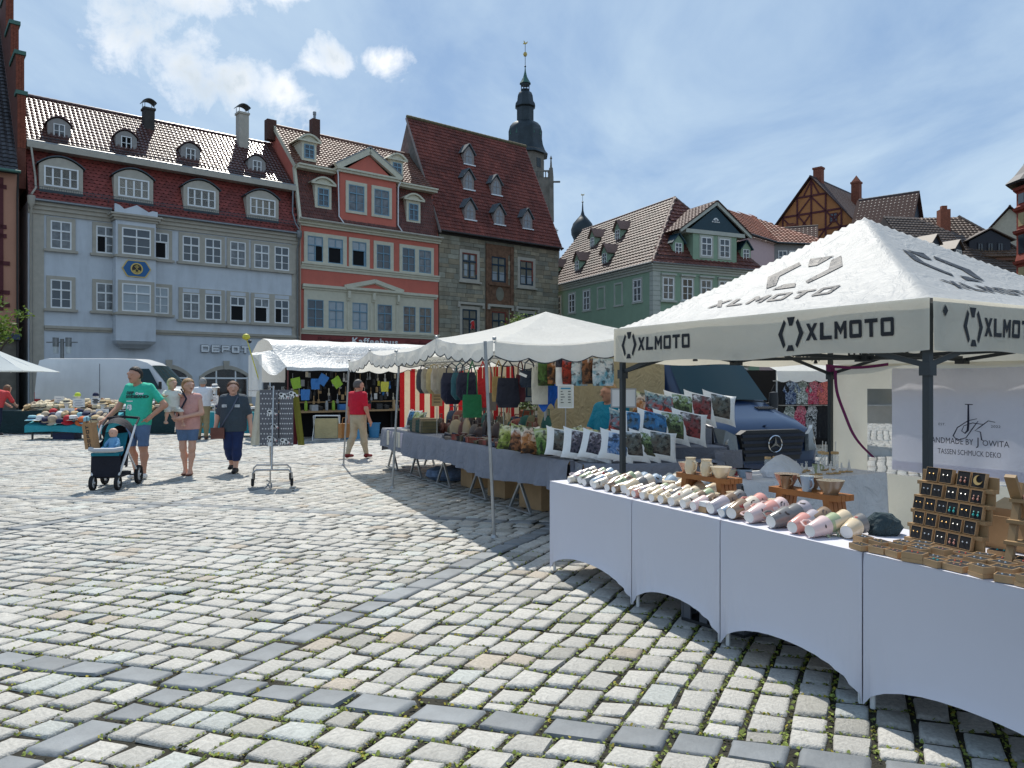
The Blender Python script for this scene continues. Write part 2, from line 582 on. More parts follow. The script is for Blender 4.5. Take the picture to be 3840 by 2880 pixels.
# ------------------------------------------------------------ building kit
M_WHITE=mat('white paint',(.78,.78,.76),.45,.05)
M_GLASS=mat('window glass',(.035,.045,.055),.06,.0,spec=.9)
M_GLASSB=mat('window glass with blind',(.30,.34,.36),.12,.15,2,spec=.8)
M_GLASSC=mat('window glass with curtain',(.13,.14,.145),.08,.75,2.2,spec=.8)
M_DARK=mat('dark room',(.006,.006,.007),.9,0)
M_BEIGE=mat('beige stone trim',(.43,.39,.32),.75,.12,3,bump=.15)
M_CREAM=mat('cream trim',(.60,.56,.43),.7,.10,3,bump=.1)
M_ZINC=mat('zinc gutter',(.22,.23,.235),.42,.2,6,metal=.6)
M_ZINCD=mat('dark flashing',(.06,.075,.085),.5,.2,6,metal=.3)
M_LEAD=mat('dark gutter',(.035,.03,.028),.6,.2)
def tiles(name,parent,mt,O,eu,ev,poly,tw,tl,style='pan',lift=.028,tint=(1,1,1),var=.22,patch=.25):
	"""roof covering of separate tile shapes laid in courses; poly = outline in (u, v) on the roof plane"""
	O,eu,ev=Vector(O),Vector(eu).normalized(),Vector(ev).normalized()
	nn=eu.cross(ev)
	if nn.z<0:
		nn=-nn
	mb=MB()
	cols=[]
	us=[p[0]for p in poly]
	vs2=[p[1]for p in poly]
	u0,u1,v0,v1=min(us),max(us),min(vs2),max(vs2)
	def inside(u,v):
		c=False
		n=len(poly)
		for i in range(n):
			a,b=poly[i],poly[(i+1)%n]
			if(a[1]>v)!=(b[1]>v)and u<(b[0]-a[0])*(v-a[1])/(b[1]-a[1])+a[0]:
				c=not c
		return c
	nc=max(1,round((u1-u0)/tw))
	tw=(u1-u0)/nc
	nr=max(1,round((v1-v0)/tl))
	tl=(v1-v0)/nr
	P=lambda u,v,h:O+eu*u+ev*v+nn*h
	for r in range(nr):
		va,vb=v0+r*tl,v0+(r+1)*tl*1.0
		for c in range(nc+(1 if style=='scale' and r%2 else 0)):
			ua=u0+c*tw-(tw/2 if style=='scale' and r%2 else 0)
			if not inside(ua+tw/2,va+tl*.5):
				continue
			ua_,ub_=max(ua,u0),min(ua+tw,u1)
			g=noise.noise((O.x+ua*.45,O.z+va*.45,len(poly)))*patch
			k=1+RG.uniform(-var,var)+g
			dz=RG.uniform(-.004,.006)
			if style=='pan':
				s=[(0,.0),(.22,.035),(.5,.045),(.78,.012),(1,0)]
				lo=[P(ua_+(ub_-ua_)*a,va-.02,lift+h+dz)for a,h in s]
				hi=[P(ua_+(ub_-ua_)*a,vb,h*.75)for a,h in s]
				bt=[P(ua_+(ub_-ua_)*a,va-.02,0)for a,h in s]
				fs=[(i,i+1,6+i,5+i)for i in range(4)]+[(10+i,11+i,i+1,i)for i in range(4)]
				mb.add(lo+hi+bt,fs)
				cols+=[(k*tint[0],k*tint[1],k*tint[2],1)]*15
			elif style=='scale':
				w=ub_-ua_
				pts=[(0,vb),(1,vb),(1,va+tl*.28),(.8,va+.02),(.5,va-.03),(.2,va+.02),(0,va+tl*.28)]
				top=[P(ua_+w*a,v,(lift*.3 if v==vb else lift)+dz)for a,v in pts]
				bot=[P(ua_+w*a,v,-.005)for a,v in pts]
				fs=[tuple(reversed(range(7)))]+[(i,i+1,8+i,7+i)for i in range(2,6)]
				mb.add(top+bot,fs)
				cols+=[(k*tint[0],k*tint[1],k*tint[2],1)]*14
			else:
				w=ub_-ua_
				gp=.006
				mb.add([P(ua_+gp,va-.015,lift+dz),P(ub_-gp,va-.015,lift+dz),P(ub_-gp,vb,.004),P(ua_+gp,vb,.004),P(ua_+gp,va-.015,0),P(ub_-gp,va-.015,0)],[(0,1,2,3),(4,5,1,0)])
				cols+=[(k*tint[0],k*tint[1],k*tint[2],1)]*6
	mb.c=cols
	o=mb.build(name,mt,parent)
	o['kind']='stuff'
	return o
def ridge_caps(parent,a,b,mt,r=.12,step=.42,name='ridge_tiles'):
	a,b=Vector(a),Vector(b)
	L=(b-a).length
	n=max(1,int(L/step))
	mb=MB()
	for i in range(n):
		p,q=a.lerp(b,i/n),a.lerp(b,(i+1.12)/n)
		mb.tube([p,q],[r*.92,r*1.08],7)
	mb.c=[(1,1,1,1)]*len(mb.v)
	o=mb.build(name,mt,parent)
	o['kind']='stuff'
	return o
WIN_CACHE={}
def window(parent,x,z,w,h,fm=M_WHITE,y=0.0,glass=M_GLASS,trans=.64,low=True,cols=2,bar=.075,open_=None,rows_top=1,rz=0.0,name='window',out=.03,mid=1):
	"""casement window, origin bottom centre; trans = height of the transom as a share; open_: None, 'all', 'left', 'right'"""
	if glass is M_GLASS:
		glass=RG.choice((M_GLASS,M_GLASS,M_GLASSC))
	key=(round(w,2),round(h,2),fm.name,glass.name,trans,low,cols,open_,bar,mid)
	if key not in WIN_CACHE:
		f,g,d=MB(),MB(),MB()
		b=bar
		f.box(-w/2,w/2,-out,.05,0,b)
		f.box(-w/2,w/2,-out,.05,h-b,h)
		f.box(-w/2,-w/2+b,-out,.05,b,h-b)
		f.box(w/2-b,w/2,-out,.05,b,h-b)
		zt=h*trans if trans else h-b
		if trans:
			f.box(-w/2+b,w/2-b,-out-.03,.05,zt-b*.6,zt+b*.6)
			for i in range(1,cols):
				xx=-w/2+w*i/cols
				f.box(xx-b*.45,xx+b*.45,-out,.05,zt+b*.6,h-b)
		for i in range(1,cols):
			xx=-w/2+w*i/cols
			if open_=='all' or(open_ and cols==2):
				continue
			f.box(xx-b*.55,xx+b*.55,-out-.01,.05,b,zt-b*.6)
		if low and open_!='all':
			zz=[zt*.5]if mid==1 else[zt*i/(mid+1)for i in range(1,mid+1)]
			for q in zz:
				x0,x1=-w/2+b,w/2-b
				if open_=='left':
					x0=0
				if open_=='right':
					x1=0
				f.box(x0,x1,-out+.012,.04,q-.018,q+.018)
		x0,x1=-w/2+b*.5,w/2-b*.5
		if open_ is None:
			g.box(x0,x1,.012,.03,b*.5,h-b*.5)
		else:
			g.box(x0,x1,.012,.03,zt,h-b*.5)
			if open_=='left':
				g.box(0,x1,.012,.03,b*.5,zt)
				f.box(-.03,.05,-out,.05,b,zt)
				d.box(x0,0,.014,.03,b*.5,zt)
			elif open_=='right':
				g.box(x0,0,.012,.03,b*.5,zt)
				f.box(-.05,.03,-out,.05,b,zt)
				d.box(0,x1,.014,.03,b*.5,zt)
			else:
				d.box(x0,x1,.014,.03,b*.5,zt)
				f.box(x1-.16,x1-.05,-.02,.02,b,zt)
		WIN_CACHE[key]=(f.mesh('window_frame',fm),g.mesh('pane',glass),d.mesh('dark_opening',M_DARK)if d.v else None)
	fr,gl,dk=WIN_CACHE[key]
	o=link(name,fr,parent,(x,y,z),(0,0,rz))
	link('pane',gl,o)
	if dk:
		link('opening',dk,o)
	return o
def surround(parent,x0,x1,z0,z1,b,mt,y=0.0,d=.09,name='window_surround',sill=True,top=0.0,rz=None,holes=None):
	"""raised trim round one or several windows; holes = list of (x0,x1,z0,z1)"""
	m=MB()
	hs=sorted(holes or[(x0+b,x1-b,z0+b*.4,z1-b)])
	xs=[x0]+[q for h in hs for q in h[:2]]+[x1]
	for i in range(0,len(xs),2):
		if xs[i+1]-xs[i]>.005:
			m.box(xs[i],xs[i+1],y-d,y+.02,z0,z1)
	for h in hs:
		m.box(h[0],h[1],y-d,y+.02,h[3],z1)
		if h[2]>z0+.005:
			m.box(h[0],h[1],y-d,y+.02,z0,h[2])
	if sill:
		m.box(x0-.12,x1+.12,y-d-.12,y-.001,z0-.14,z0-.001)
	if top:
		m.box(x0-.06,x1+.06,y-d-.14,y-.001,z1+.001,z1+top)
	return m.build(name,mt,parent)
def arch_pts(x0,x1,z0,rise,n=10):
	return[(x0+(x1-x0)*i/n,z0+rise*(1-(2*i/n-1)**2))for i in range(n+1)]
def house(name,label,cat,x,y,a):
	"""a = direction of the facade, degrees right of the view axis; local x along it, local y away"""
	return thing(name,label,cat,(x,y,0),rad(90-a))
def wall(parent,poly_xz,y0,y1,mt,name='wall'):
	return MB().xz(poly_xz,y0,y1).build(name,mt,parent)
def text_mesh(s,size=1.0,ext=0.0,align='LEFT',res=2,font_shear=0.0,bold=0.0,space=1.0,sx=1.0):
	cu=bpy.data.curves.new('txt','FONT')
	cu.body=s
	cu.size=size
	cu.extrude=ext
	cu.align_x=align
	cu.resolution_u=res
	cu.shear=font_shear
	cu.offset=bold
	cu.space_character=space
	o=bpy.data.objects.new('txt',cu)
	COL.objects.link(o)
	dg=bpy.context.evaluated_depsgraph_get()
	me=bpy.data.meshes.new_from_object(o.evaluated_get(dg))
	bpy.data.objects.remove(o)
	bpy.data.curves.remove(cu)
	if sx!=1.0:
		for v in me.vertices:
			v.co.x*=sx
	return me
def text(parent,name,s,mt,M,**kw):
	"""flat or raised lettering; M places it (text lies in x-y, reads along x)"""
	me=text_mesh(s,**kw)
	me.name=name
	me.transform(M)
	me.materials.clear()
	me.materials.append(mt)
	return link(name,me,parent)
def MXZ(x,y,z):
	"""text standing upright facing -y"""
	return Matrix.Translation((x,y,z))@Matrix.Rotation(rad(90),4,'X')
def strokes(ch,t=.22):
	q=lambda a,b,c,d:[(a,b),(c,b),(c,d),(a,d)]
	if ch=='X':
		return[[(0,0),(.30,0),(1,1),(.70,1)],[(.70,0),(1,0),(.30,1),(0,1)]]
	if ch=='L':
		return[q(0,0,.3,1),q(.3,0,1,t)]
	if ch=='M':
		return[q(0,0,.24,1),q(.76,0,1,1),[(.24,1),(.24,.62),(.5,.22),(.5,.60)],[(.76,.62),(.76,1),(.5,.60),(.5,.22)]]
	if ch=='O':
		return[q(0,.08,.25,.92),q(.75,.08,1,.92),[(.08,0),(.92,0),(1,.08),(0,.08)],q(.25,.08,.75,t),q(.25,1-t,.75,.92),[(0,.92),(1,.92),(.92,1),(.08,1)]]
	if ch=='T':
		return[q(0,1-t,1,1),q(.36,0,.64,1-t)]
	if ch=='D':
		return[q(0,0,.2,1),q(.2,0,.82,t),q(.2,1-t,.82,1),[(.82,0),(1,.16),(1,.84),(.82,1)]]
	if ch=='E':
		return[q(0,0,.2,1),q(.2,0,1,t),q(.2,.39,.9,.61),q(.2,1-t,1,1)]
	if ch=='P':
		return[q(0,0,.2,1),q(.2,1-t,.85,1),q(.2,.36,.85,.36+t),[(.85,.36),(1,.46),(1,.9),(.85,1)]]
	return[]
def hexlogo():
	"""ring of four broken strokes, unit box"""
	return[[(.0,.5),(.17,.5),(.30,.86),(.22,.97)],[(.0,.5),(.22,.03),(.30,.14),(.17,.5)],[(.83,.5),(1,.5),(.78,.97),(.70,.86)],[(.70,.14),(.78,.03),(1,.5),(.83,.5)],[(.34,1.04),(.66,1.04),(.56,.76),(.44,.76)],[(.34,-.06),(.66,-.06),(.58,.13),(.42,.13)]]
def block_text(word,x0,h,w,gap,fn,n=3,mi=0,mb=None,th=None):
	"""letters mapped through fn(x, y) -> 3D point"""
	mb=mb or MB()
	x=x0
	for ch in word:
		for s in strokes(ch):
			map_quad(mb,[(x+a*w,b*h)for a,b in s],fn,n,mi)
		x+=w+gap
	return mb
def map_quad(mb,s,fn,n=3,mi=0):
	def P(i,j):
		u,v=i/n,j/n
		x=(s[0][0]*(1-u)+s[1][0]*u)*(1-v)+(s[3][0]*(1-u)+s[2][0]*u)*v
		y=(s[0][1]*(1-u)+s[1][1]*u)*(1-v)+(s[3][1]*(1-u)+s[2][1]*u)*v
		return fn(x,y)
	mb.grid(P,n,n,mi)

# ------------------------------------------------------------ blue house with the shop
M_BLUE=mat('blue grey render',(.58,.61,.64),.85,.08,1.2,bump=.08,bscale=30,stain=.2)
M_TILER=mat('red scale tile',(.20,.042,.032),.6,.2,3,attr='Col')
M_TILEG=mat('glazed brown tile',(.10,.045,.038),.29,.2,3,attr='Col',spec=.6)
M_TILEB=mat('brown tile',(.17,.085,.06),.55,.25,2,attr='Col',spec=.4)
M_GOLD=mat('gilding',(.55,.40,.12),.35,.1,metal=.5)
M_PLAQ=mat('plaque blue',(.02,.12,.30),.5,.1)
M_SHOP=mat('shop interior',(.10,.06,.04),.8,.6,2.5)
M_LETTER=mat('brushed steel letters',(.72,.73,.73),.4,.05,metal=.2)
M_PINK=mat('pink poster',(.75,.20,.28),.6,.05)
M_COPPER=mat('patinated copper',(.075,.16,.125),.7,.25,5)
def arch_dormer(parent,cx,w,z0,zs,rise,y,depth,win,face,roofm,wm=M_WHITE,over=.10,glass=M_GLASS,**kw):
	"""dormer with a segmental head; face at y, running back by depth"""
	m=MB()
	head=arch_pts(cx-w/2,cx+w/2,zs,rise)
	m.xz([(cx-w/2,z0),(cx+w/2,z0)]+head[::-1],y,y+depth)
	d=m.build('dormer',face,parent)
	r=MB()
	top=arch_pts(cx-w/2-over,cx+w/2+over,zs-.02,rise+.08)
	for i in range(len(top)-1):
		(a,b),(c,e)=top[i],top[i+1]
		r.xz([(a,b),(c,e),(c,e+.07),(a,b+.07)],y-.10,y+depth)
	r.build('dormer_roof',roofm,d)
	window(d,*win,fm=wm,y=y-.012,glass=glass,**kw)
	return d
def blue_house():
	h=house('blue_house','long blue grey house with red tiled mansard, oriel bay and four wide attic dormers','house',-27.31,43.4,51)
	W,D=16.05,11
	wall(h,[(0,0),(W,0),(W,11.95),(0,11.95)],0,D,M_BLUE)
	m=MB()
	prof=[(-.35,11.95),(1.2,15.45),(.95,15.5),(5.0,19.35),(9.5,15.5),(D+.2,12.0)]
	Mx=Matrix(((0,0,1,0),(1,0,0,0),(0,1,0,0),(0,0,0,1)))
	m.prism([(-.3,11.9),(1.25,15.4),(1.0,15.46),(5.0,19.28),(9.5,15.4),(D+.2,11.9)],0,W,0,Mx)
	m.build('roof_body',mat('roof boarding',(.06,.03,.025),.9,.2),h)
	ev=Vector((0,1.55,3.5)).normalized()
	tiles('mansard_tiles',h,M_TILER,(0,-.36,11.93),(1,0,0),ev,[(0,0),(W,0),(W,3.83),(0,3.83)],.30,.24,'scale')
	ev2=Vector((0,4.25,3.95)).normalized()
	tiles('roof_tiles',h,M_TILEG,(0,.72,15.42),(1,0,0),ev2,[(0,0),(W,0),(W,5.72),(0,5.72)],.26,.36,'pan',lift=.045)
	ridge_caps(h,(0,5.0,19.42),(W,5.0,19.42),M_TILEG)
	t=MB()
	for z0,z1,d in((11.22,11.45,.12),(11.45,11.68,.22),(11.68,11.9,.34)):
		t.box(.0,4.2,-d,-.002,z0+.001,z1)
		t.box(6.62,W,-d,-.002,z0+.001,z1)
	t.box(.0,W,.35,1.05,15.05,15.40)
	t.box(.0,W,.55,1.05,15.40,15.48)
	t.split('cornice',M_BEIGE,h)
	t=MB()
	for a,b in((.1,4.2),(6.65,W-.05)):
		t.tube([(a,-.46,11.93),(b,-.46,11.93)],.085,7)
	t.tube([(0,.52,15.45),(W,.52,15.45)],.085,7)
	t.split('gutter',M_ZINC,h)
	for x,z in((.12,12.0),(15.9,12.0)):
		p=MB()
		sgn=1 if x<5 else-1
		p.tube([(x,.5,15.4),(x+.1*sgn,.4,15.0),(x+.25*sgn,.1,13.4),(x+.22*sgn,-.35,12.6),(x,-.45,12.2)],.055,7)
		p.lathe([(.06,11.45),(.10,11.55),(.19,11.7),(.21,12.1),(.19,12.12)],10,0,Matrix.Translation((x,-.42,0)))
		p.tube([(x,-.42,11.5),(x,-.3,11.15),(x,-.16,10.9),(x,-.16,0)],.058,8)
		p.build('downpipe',M_ZINC if x>5 else M_BEIGE,h,True)
	p=MB()
	p.box(.22,.78,-.05,-.002,0,11.22)
	p.box(15.55,W,-.05,-.002,4.9,11.22)
	p.split('pilaster',M_BEIGE,h)
	p=MB()
	for a,b in((.8,4.28),(6.57,W)):
		p.box(a,b,-.09,-.002,4.62,4.74)
		p.box(a,b,-.16,-.002,4.741,4.90)
	p.split('string_course',M_BEIGE,h)
	up=[(1.1,2.16,None),(3.44,4.46,'left'),(6.5,7.5,'all'),(8.32,9.36,None),(9.7,10.74,None),(11.3,12.34,None),(12.9,13.94,None),(14.3,15.34,None)]
	for(a,b,op),zz in[(u,0)for u in up]+[((a,b,o2),1)for(a,b,_),o2 in zip(up,(None,None,None,None,None,'all','all','left'))]:
		z0,z1=((9.33,10.94)if zz==0 else((5.92,7.56)if a<8 else(5.69,7.31)))
		window(h,(a+b)/2,z0,b-a,z1-z0,M_WHITE,-.03,M_GLASSB if(zz and a<8 and a>6)else M_GLASS,open_=op,trans=.64)
	for zz in(0,1):
		for x0,x1,hs in((.9,2.36,[(1.1,2.16)]),(3.24,4.31,[(3.44,4.3)]),(6.54,7.7,[(6.56,7.5)]),(8.1,10.96,[(8.32,9.36),(9.7,10.74)]),(11.1,12.54,[(11.3,12.34)]),(12.7,15.54,[(12.9,13.94),(14.3,15.34)])):
			z0,z1,zb=((9.28,11.14,9.33)if zz==0 else((5.87,7.76,5.92)if x0<8 else(5.64,7.66,5.69)))
			zt=z1-.2 if not(zz and x0>8)else 7.31
			surround(h,x0,x1,z0,z1,.2,M_BEIGE,d=.07,holes=[(a,b,zb,zt)for a,b in hs])
			if zz and x0>8:
				m=MB()
				for a,b in hs:
					m.box(a+.02,b-.02,-.078,-.0705,7.36,7.60)
				m.split('lintel_panel',M_BLUE,h)
	o=MB()
	y0=-.9
	o.box(4.32,6.53,y0,-.003,4.12,11.28)
	prof=[(4.32,6.53,y0,4.12),(4.30,6.55,y0-.04,4.10),(4.40,6.45,y0+.08,3.95),(4.66,6.19,y0+.36,3.76),(4.72,6.13,y0+.42,3.70)]
	for i in range(1,4):
		a,b=prof[i],prof[i+1]
		o.add([(a[0],a[2],a[3]),(a[1],a[2],a[3]),(a[1],-.004,a[3]),(a[0],-.004,a[3]),(b[0],b[2],b[3]),(b[1],b[2],b[3]),(b[1],-.004,b[3]),(b[0],-.004,b[3])],[(0,1,5,4),(1,2,6,5),(3,0,4,7),(4,5,6,7),(0,3,2,1)])
	ob=o.build('oriel',M_BLUE,h)
	window(ob,5.44,9.28,1.6,1.58,M_WHITE,y0-.03,trans=.66)
	window(ob,5.44,5.88,1.6,1.66,M_WHITE,y0-.03,M_GLASSB,trans=.66)
	for z0,z1,a,b in((9.22,11.02,9.28,10.86),(5.82,7.72,5.88,7.54)):
		surround(ob,4.44,6.44,z0,z1,.2,M_BEIGE,y=y0,d=.05,holes=[(4.64,6.24,a,b)])
	t=MB()
	for z in(9.10,5.66):
		t.box(4.24,6.61,y0-.10,-.004,z,z+.115)
	for z0,z1,d in((11.282,11.42,.10),(11.42,11.56,.22),(11.56,11.66,.32)):
		t.box(4.32-d,6.53+d,y0-d,-.005,z0,z1)
	t.split('oriel_cornice',M_BEIGE,ob)
	t=MB()
	t.xz([(4.25,11.66),(6.6,11.66),(6.6,11.98),(6.3,12.0),(6.1,11.9),(5.75,12.08),(5.43,12.24),(5.1,12.08),(4.75,11.92),(4.5,12.12),(4.25,12.2)],y0-.15,y0+.1)
	t.box(4.3,6.55,y0+.1,-.1,11.66,11.75)
	t.build('oriel_parapet',M_BLUE,ob)
	hexa=[(4.63,8.44),(4.88,8.88),(4.96,8.95),(5.92,8.95),(6.0,8.88),(6.25,8.46),(6.0,8.02),(5.92,7.95),(4.96,7.95),(4.88,8.0)]
	q=MB().xz(hexa,y0-.06,y0-.001).build('plaque',M_GOLD,ob)
	c=Vector((5.44,0,8.45))
	sh=[(c.x+(x-c.x)*.92,c.z+(z-c.z)*.90)for x,z in hexa]
	e=MB().xz(sh,y0-.075,y0-.0605)
	e.build('plaque_field',M_PLAQ,ob)
	e=MB()
	Mr=Matrix.Translation((5.44,y0-.075,8.45))@Matrix.Rotation(rad(90),4,'X')
	e.lathe([(.34,0),(.34,.03),(.27,.03),(.27,0)],24,0,Mr)
	for a in(-42,42):
		s_,c_=math.sin(rad(a)),math.cos(rad(a))
		e.beam((5.44-s_*.23,y0-.095,8.45-c_*.23),(5.44+s_*.2,y0-.095,8.45+c_*.2),.05,.02)
		e.lathe([(.07,0),(.07,.02),(.04,.02),(.04,0)],10,0,Matrix.Translation((5.44-s_*.2,y0-.084,8.45-c_*.2))@Matrix.Rotation(rad(90),4,'X'))
	for dx in(-.05,0,.05):
		e.box(5.44+dx-.012,5.44+dx+.012,y0-.1,y0-.085,8.5,8.67)
	e.box(5.34,5.54,y0-.1,y0-.085,8.22,8.26)
	e.build('guild_emblem',M_GOLD,ob)
	MB().lathe([(.27,0),(.27,.008)],24,0,Mr).build('emblem_ground',M_LEAD,ob)
	for cx in(1.64,5.48,9.47,13.47):
		arch_dormer(h,cx,2.2,12.62,14.08,.48,.02-.12,1.6,(cx,12.86,1.74,1.16),M_BEIGE,M_ZINCD,trans=None,cols=4,mid=1,bar=.085,over=.12)
		MB().box(cx-1.1,cx+1.1,-.14,.2,12.48,12.64).build('dormer_apron',M_ZINCD,h)
	for cx in(1.8,5.46,9.33,13.76):
		arch_dormer(h,cx,1.22,16.1,17.02,.36,1.72,1.6,(cx,16.26,.6,.78),mat('dormer grey',(.30,.28,.26),.8),M_TILEG,trans=None,cols=2,bar=.05)
	g=MB()
	for z,y in((12.52,-.34),(12.72,-.34)):
		g.box(.3,15.95,y-.012,y+.012,z-.012,z+.012)
	x=.3
	while x<15.95:
		g.box(x-.008,x+.008,-.348,-.332,12.5,12.74)
		x+=.12
	for i in range(14):
		g.beam((.6+i*1.15,-.34,12.45),(.6+i*1.15,-.18,12.28),.03,.03)
	go=g.build('snow_guard',M_ZINCD,h)
	g=MB()
	x=.3
	while x<15.9:
		g.box(x-.008,x+.008,.98,.996,15.75,15.9)
		x+=.14
	for z in(15.75,15.9):
		g.box(.3,15.9,.976,1.0,z-.012,z+.012)
	g.build('snow_guard',M_ZINCD,h)
	for x0,x1,ya,za,zb,mt in((7.04,7.68,3.9,17.9,19.9,mat('dark chimney render',(.05,.045,.04),.9,.2)),(13.3,14.0,3.9,17.9,21.0,M_BEIGE)):
		c=MB().box(x0,x1,ya,ya+.7,za,zb)
		c.box(x0-.06,x1+.06,ya-.06,ya+.76,zb-.14,zb)
		c=c.build('chimney',mt,h)
		k=MB()
		pts=arch_pts(x0-.1,x1+.12,zb+.34,.22,8)
		for i in range(8):
			(a,b),(d,e)=pts[i],pts[i+1]
			k.xz([(a,b),(d,e),(d,e+.05),(a,b+.05)],ya-.05,ya+.8)
		for x in(x0+.03,x1-.03):
			for y in(ya+.03,ya+.67):
				k.box(x-.015,x+.015,y-.015,y+.015,zb,zb+.4)
		k.build('chimney_cowl',M_ZINCD,c)
		MB().box(x0-.04,x1+.04,ya-.04,ya+.2,za-.1,za+.5).build('flashing',M_COPPER,c)
	for a,b,kind in((3.0,5.95,0),(6.1,8.9,1),(9.36,12.72,2),(13.2,15.6,3)):
		m=MB()
		outer=arch_pts(a,b,2.05,.72)
		inner=arch_pts(a+.24,b-.24,2.02,.50)
		n=len(outer)
		for i in range(n-1):
			m.xz([outer[i],outer[i+1],inner[i+1],inner[i]],-.10,-.002)
		m.box(a,a+.24,-.10,-.002,0,2.04)
		m.box(b-.24,b,-.10,-.002,0,2.04)
		cx=(a+b)/2
		m.xz([(cx-.14,2.5),(cx+.14,2.5),(cx+.2,3.06),(cx-.2,3.06)],-.17,-.1015)
		s=m.build('shop_arch',M_BEIGE,h)
		ii=arch_pts(a+.24,b-.24,2.0,.52)
		MB().xz([(a+.24,.1),(b-.24,.1)]+ii[::-1],-.012,-.004).build('shop_window',M_SHOP,s)
		f=MB()
		for x in([a+.27,a+.27+(b-a-.54)*.28,a+.27+(b-a-.54)*.72,b-.27]if kind!=1 else[a+.27,cx,b-.27]):
			f.box(x-.045,x+.045,-.05,-.013,.1,2.42 if abs(x-cx)<.9 else 2.1)
		f.box(a+.25,b-.25,-.06,-.013,1.88,1.98)
		f.build('shop_frame',M_WHITE,s)
		gl=MB().xz([(a+.24,.1),(b-.24,.1)]+ii[::-1],-.030,-.026)
		gl.build('pane',mat('shop glass',(.02,.025,.03),.04,0,alpha=.35,spec=.9),s)
		if kind==1:
			MB().box(7.15,8.45,-.066,-.062,.6,1.72).build('sale_poster',M_PINK,s)
			text(s,'sale_lettering','SALE!',mat('mint print',(.35,.75,.68),.6,0),MXZ(7.3,-.070,1.42),size=.30)
			text(s,'sale_percent','-50%',M_WHITE,MXZ(7.4,-.070,.85),size=.42)
		if kind==2:
			for x,z,c in((10.2,1.2,(.6,.16,.03)),(10.5,1.0,(.7,.25,.05)),(11.5,1.3,(.45,.05,.03)),(11.9,.9,(.5,.5,.4))):
				MB().cbox((x,-.0205,z),(.3,.006,.7)).build('shop_display',mat('display %d'%int(x*10),c,.7,.4,6),s)
	mb=MB()
	x=9.45
	for ch in 'DEPOT':
		for s in strokes(ch,.24):
			pts=[(x+a*.50,3.6+b*.46)for a,b in s]
			mb.xz(pts,-.14,-.112)
			mb.xz([(x+.25+(p-x-.25)*1.05,3.83+(q-3.83)*1.10)for p,q in pts],-.111,-.07,1)  # larger dark backing, a shadow outline painted round each letter
		x+=.645
	mb.build('shop_lettering',[M_LETTER,M_LEAD],h)
	mb=MB().box(9.5,12.5,-.07,-.003,3.72,3.76).box(9.5,12.5,-.07,-.003,3.9,3.94)
	mb.build('letter_rail',M_BLUE,h)
	return h
blue_house()

# ------------------------------------------------------------ red coffee house
M_RED=mat('brick red render',(.56,.15,.105),.85,.07,1.2,bump=.08,stain=.10)
M_REDD=mat('dark red shop band',(.24,.055,.05),.8,.08,1.2)
M_TEAL=mat('blue grey window paint',(.17,.29,.37),.55,.08)
M_TILEM=mat('weathered tile',(.135,.062,.048),.6,.25,2.0,attr='Col',spec=.35)
def pediment_dormer(parent,cx,w,z0,zs,y,depth,win,wm,face=M_CREAM):
	d=MB()
	d.box(cx-w/2,cx+w/2,y,y+depth,z0,zs)
	o=d.build('dormer',face,parent)
	t=MB()
	pts=arch_pts(cx-w/2-.32,cx+w/2+.32,zs+.10,.46,10)
	pin=arch_pts(cx-w/2-.12,cx+w/2+.12,zs+.10,.34,10)
	for i in range(10):
		t.xz([pts[i],pts[i+1],pin[i+1],pin[i]],y-.22,y+depth)
	t.xz([(cx-w/2-.1,zs)]+arch_pts(cx-w/2-.1,cx+w/2+.1,zs+.02,.42)+[(cx+w/2+.1,zs)],y-.05,y+depth-.01)
	t.box(cx-w/2-.3,cx+w/2+.3,y-.2,y-.051,zs-.02,zs+.1)
	t.build('dormer_pediment',face,o)
	window(o,*win,fm=wm,y=y-.015)
	return o
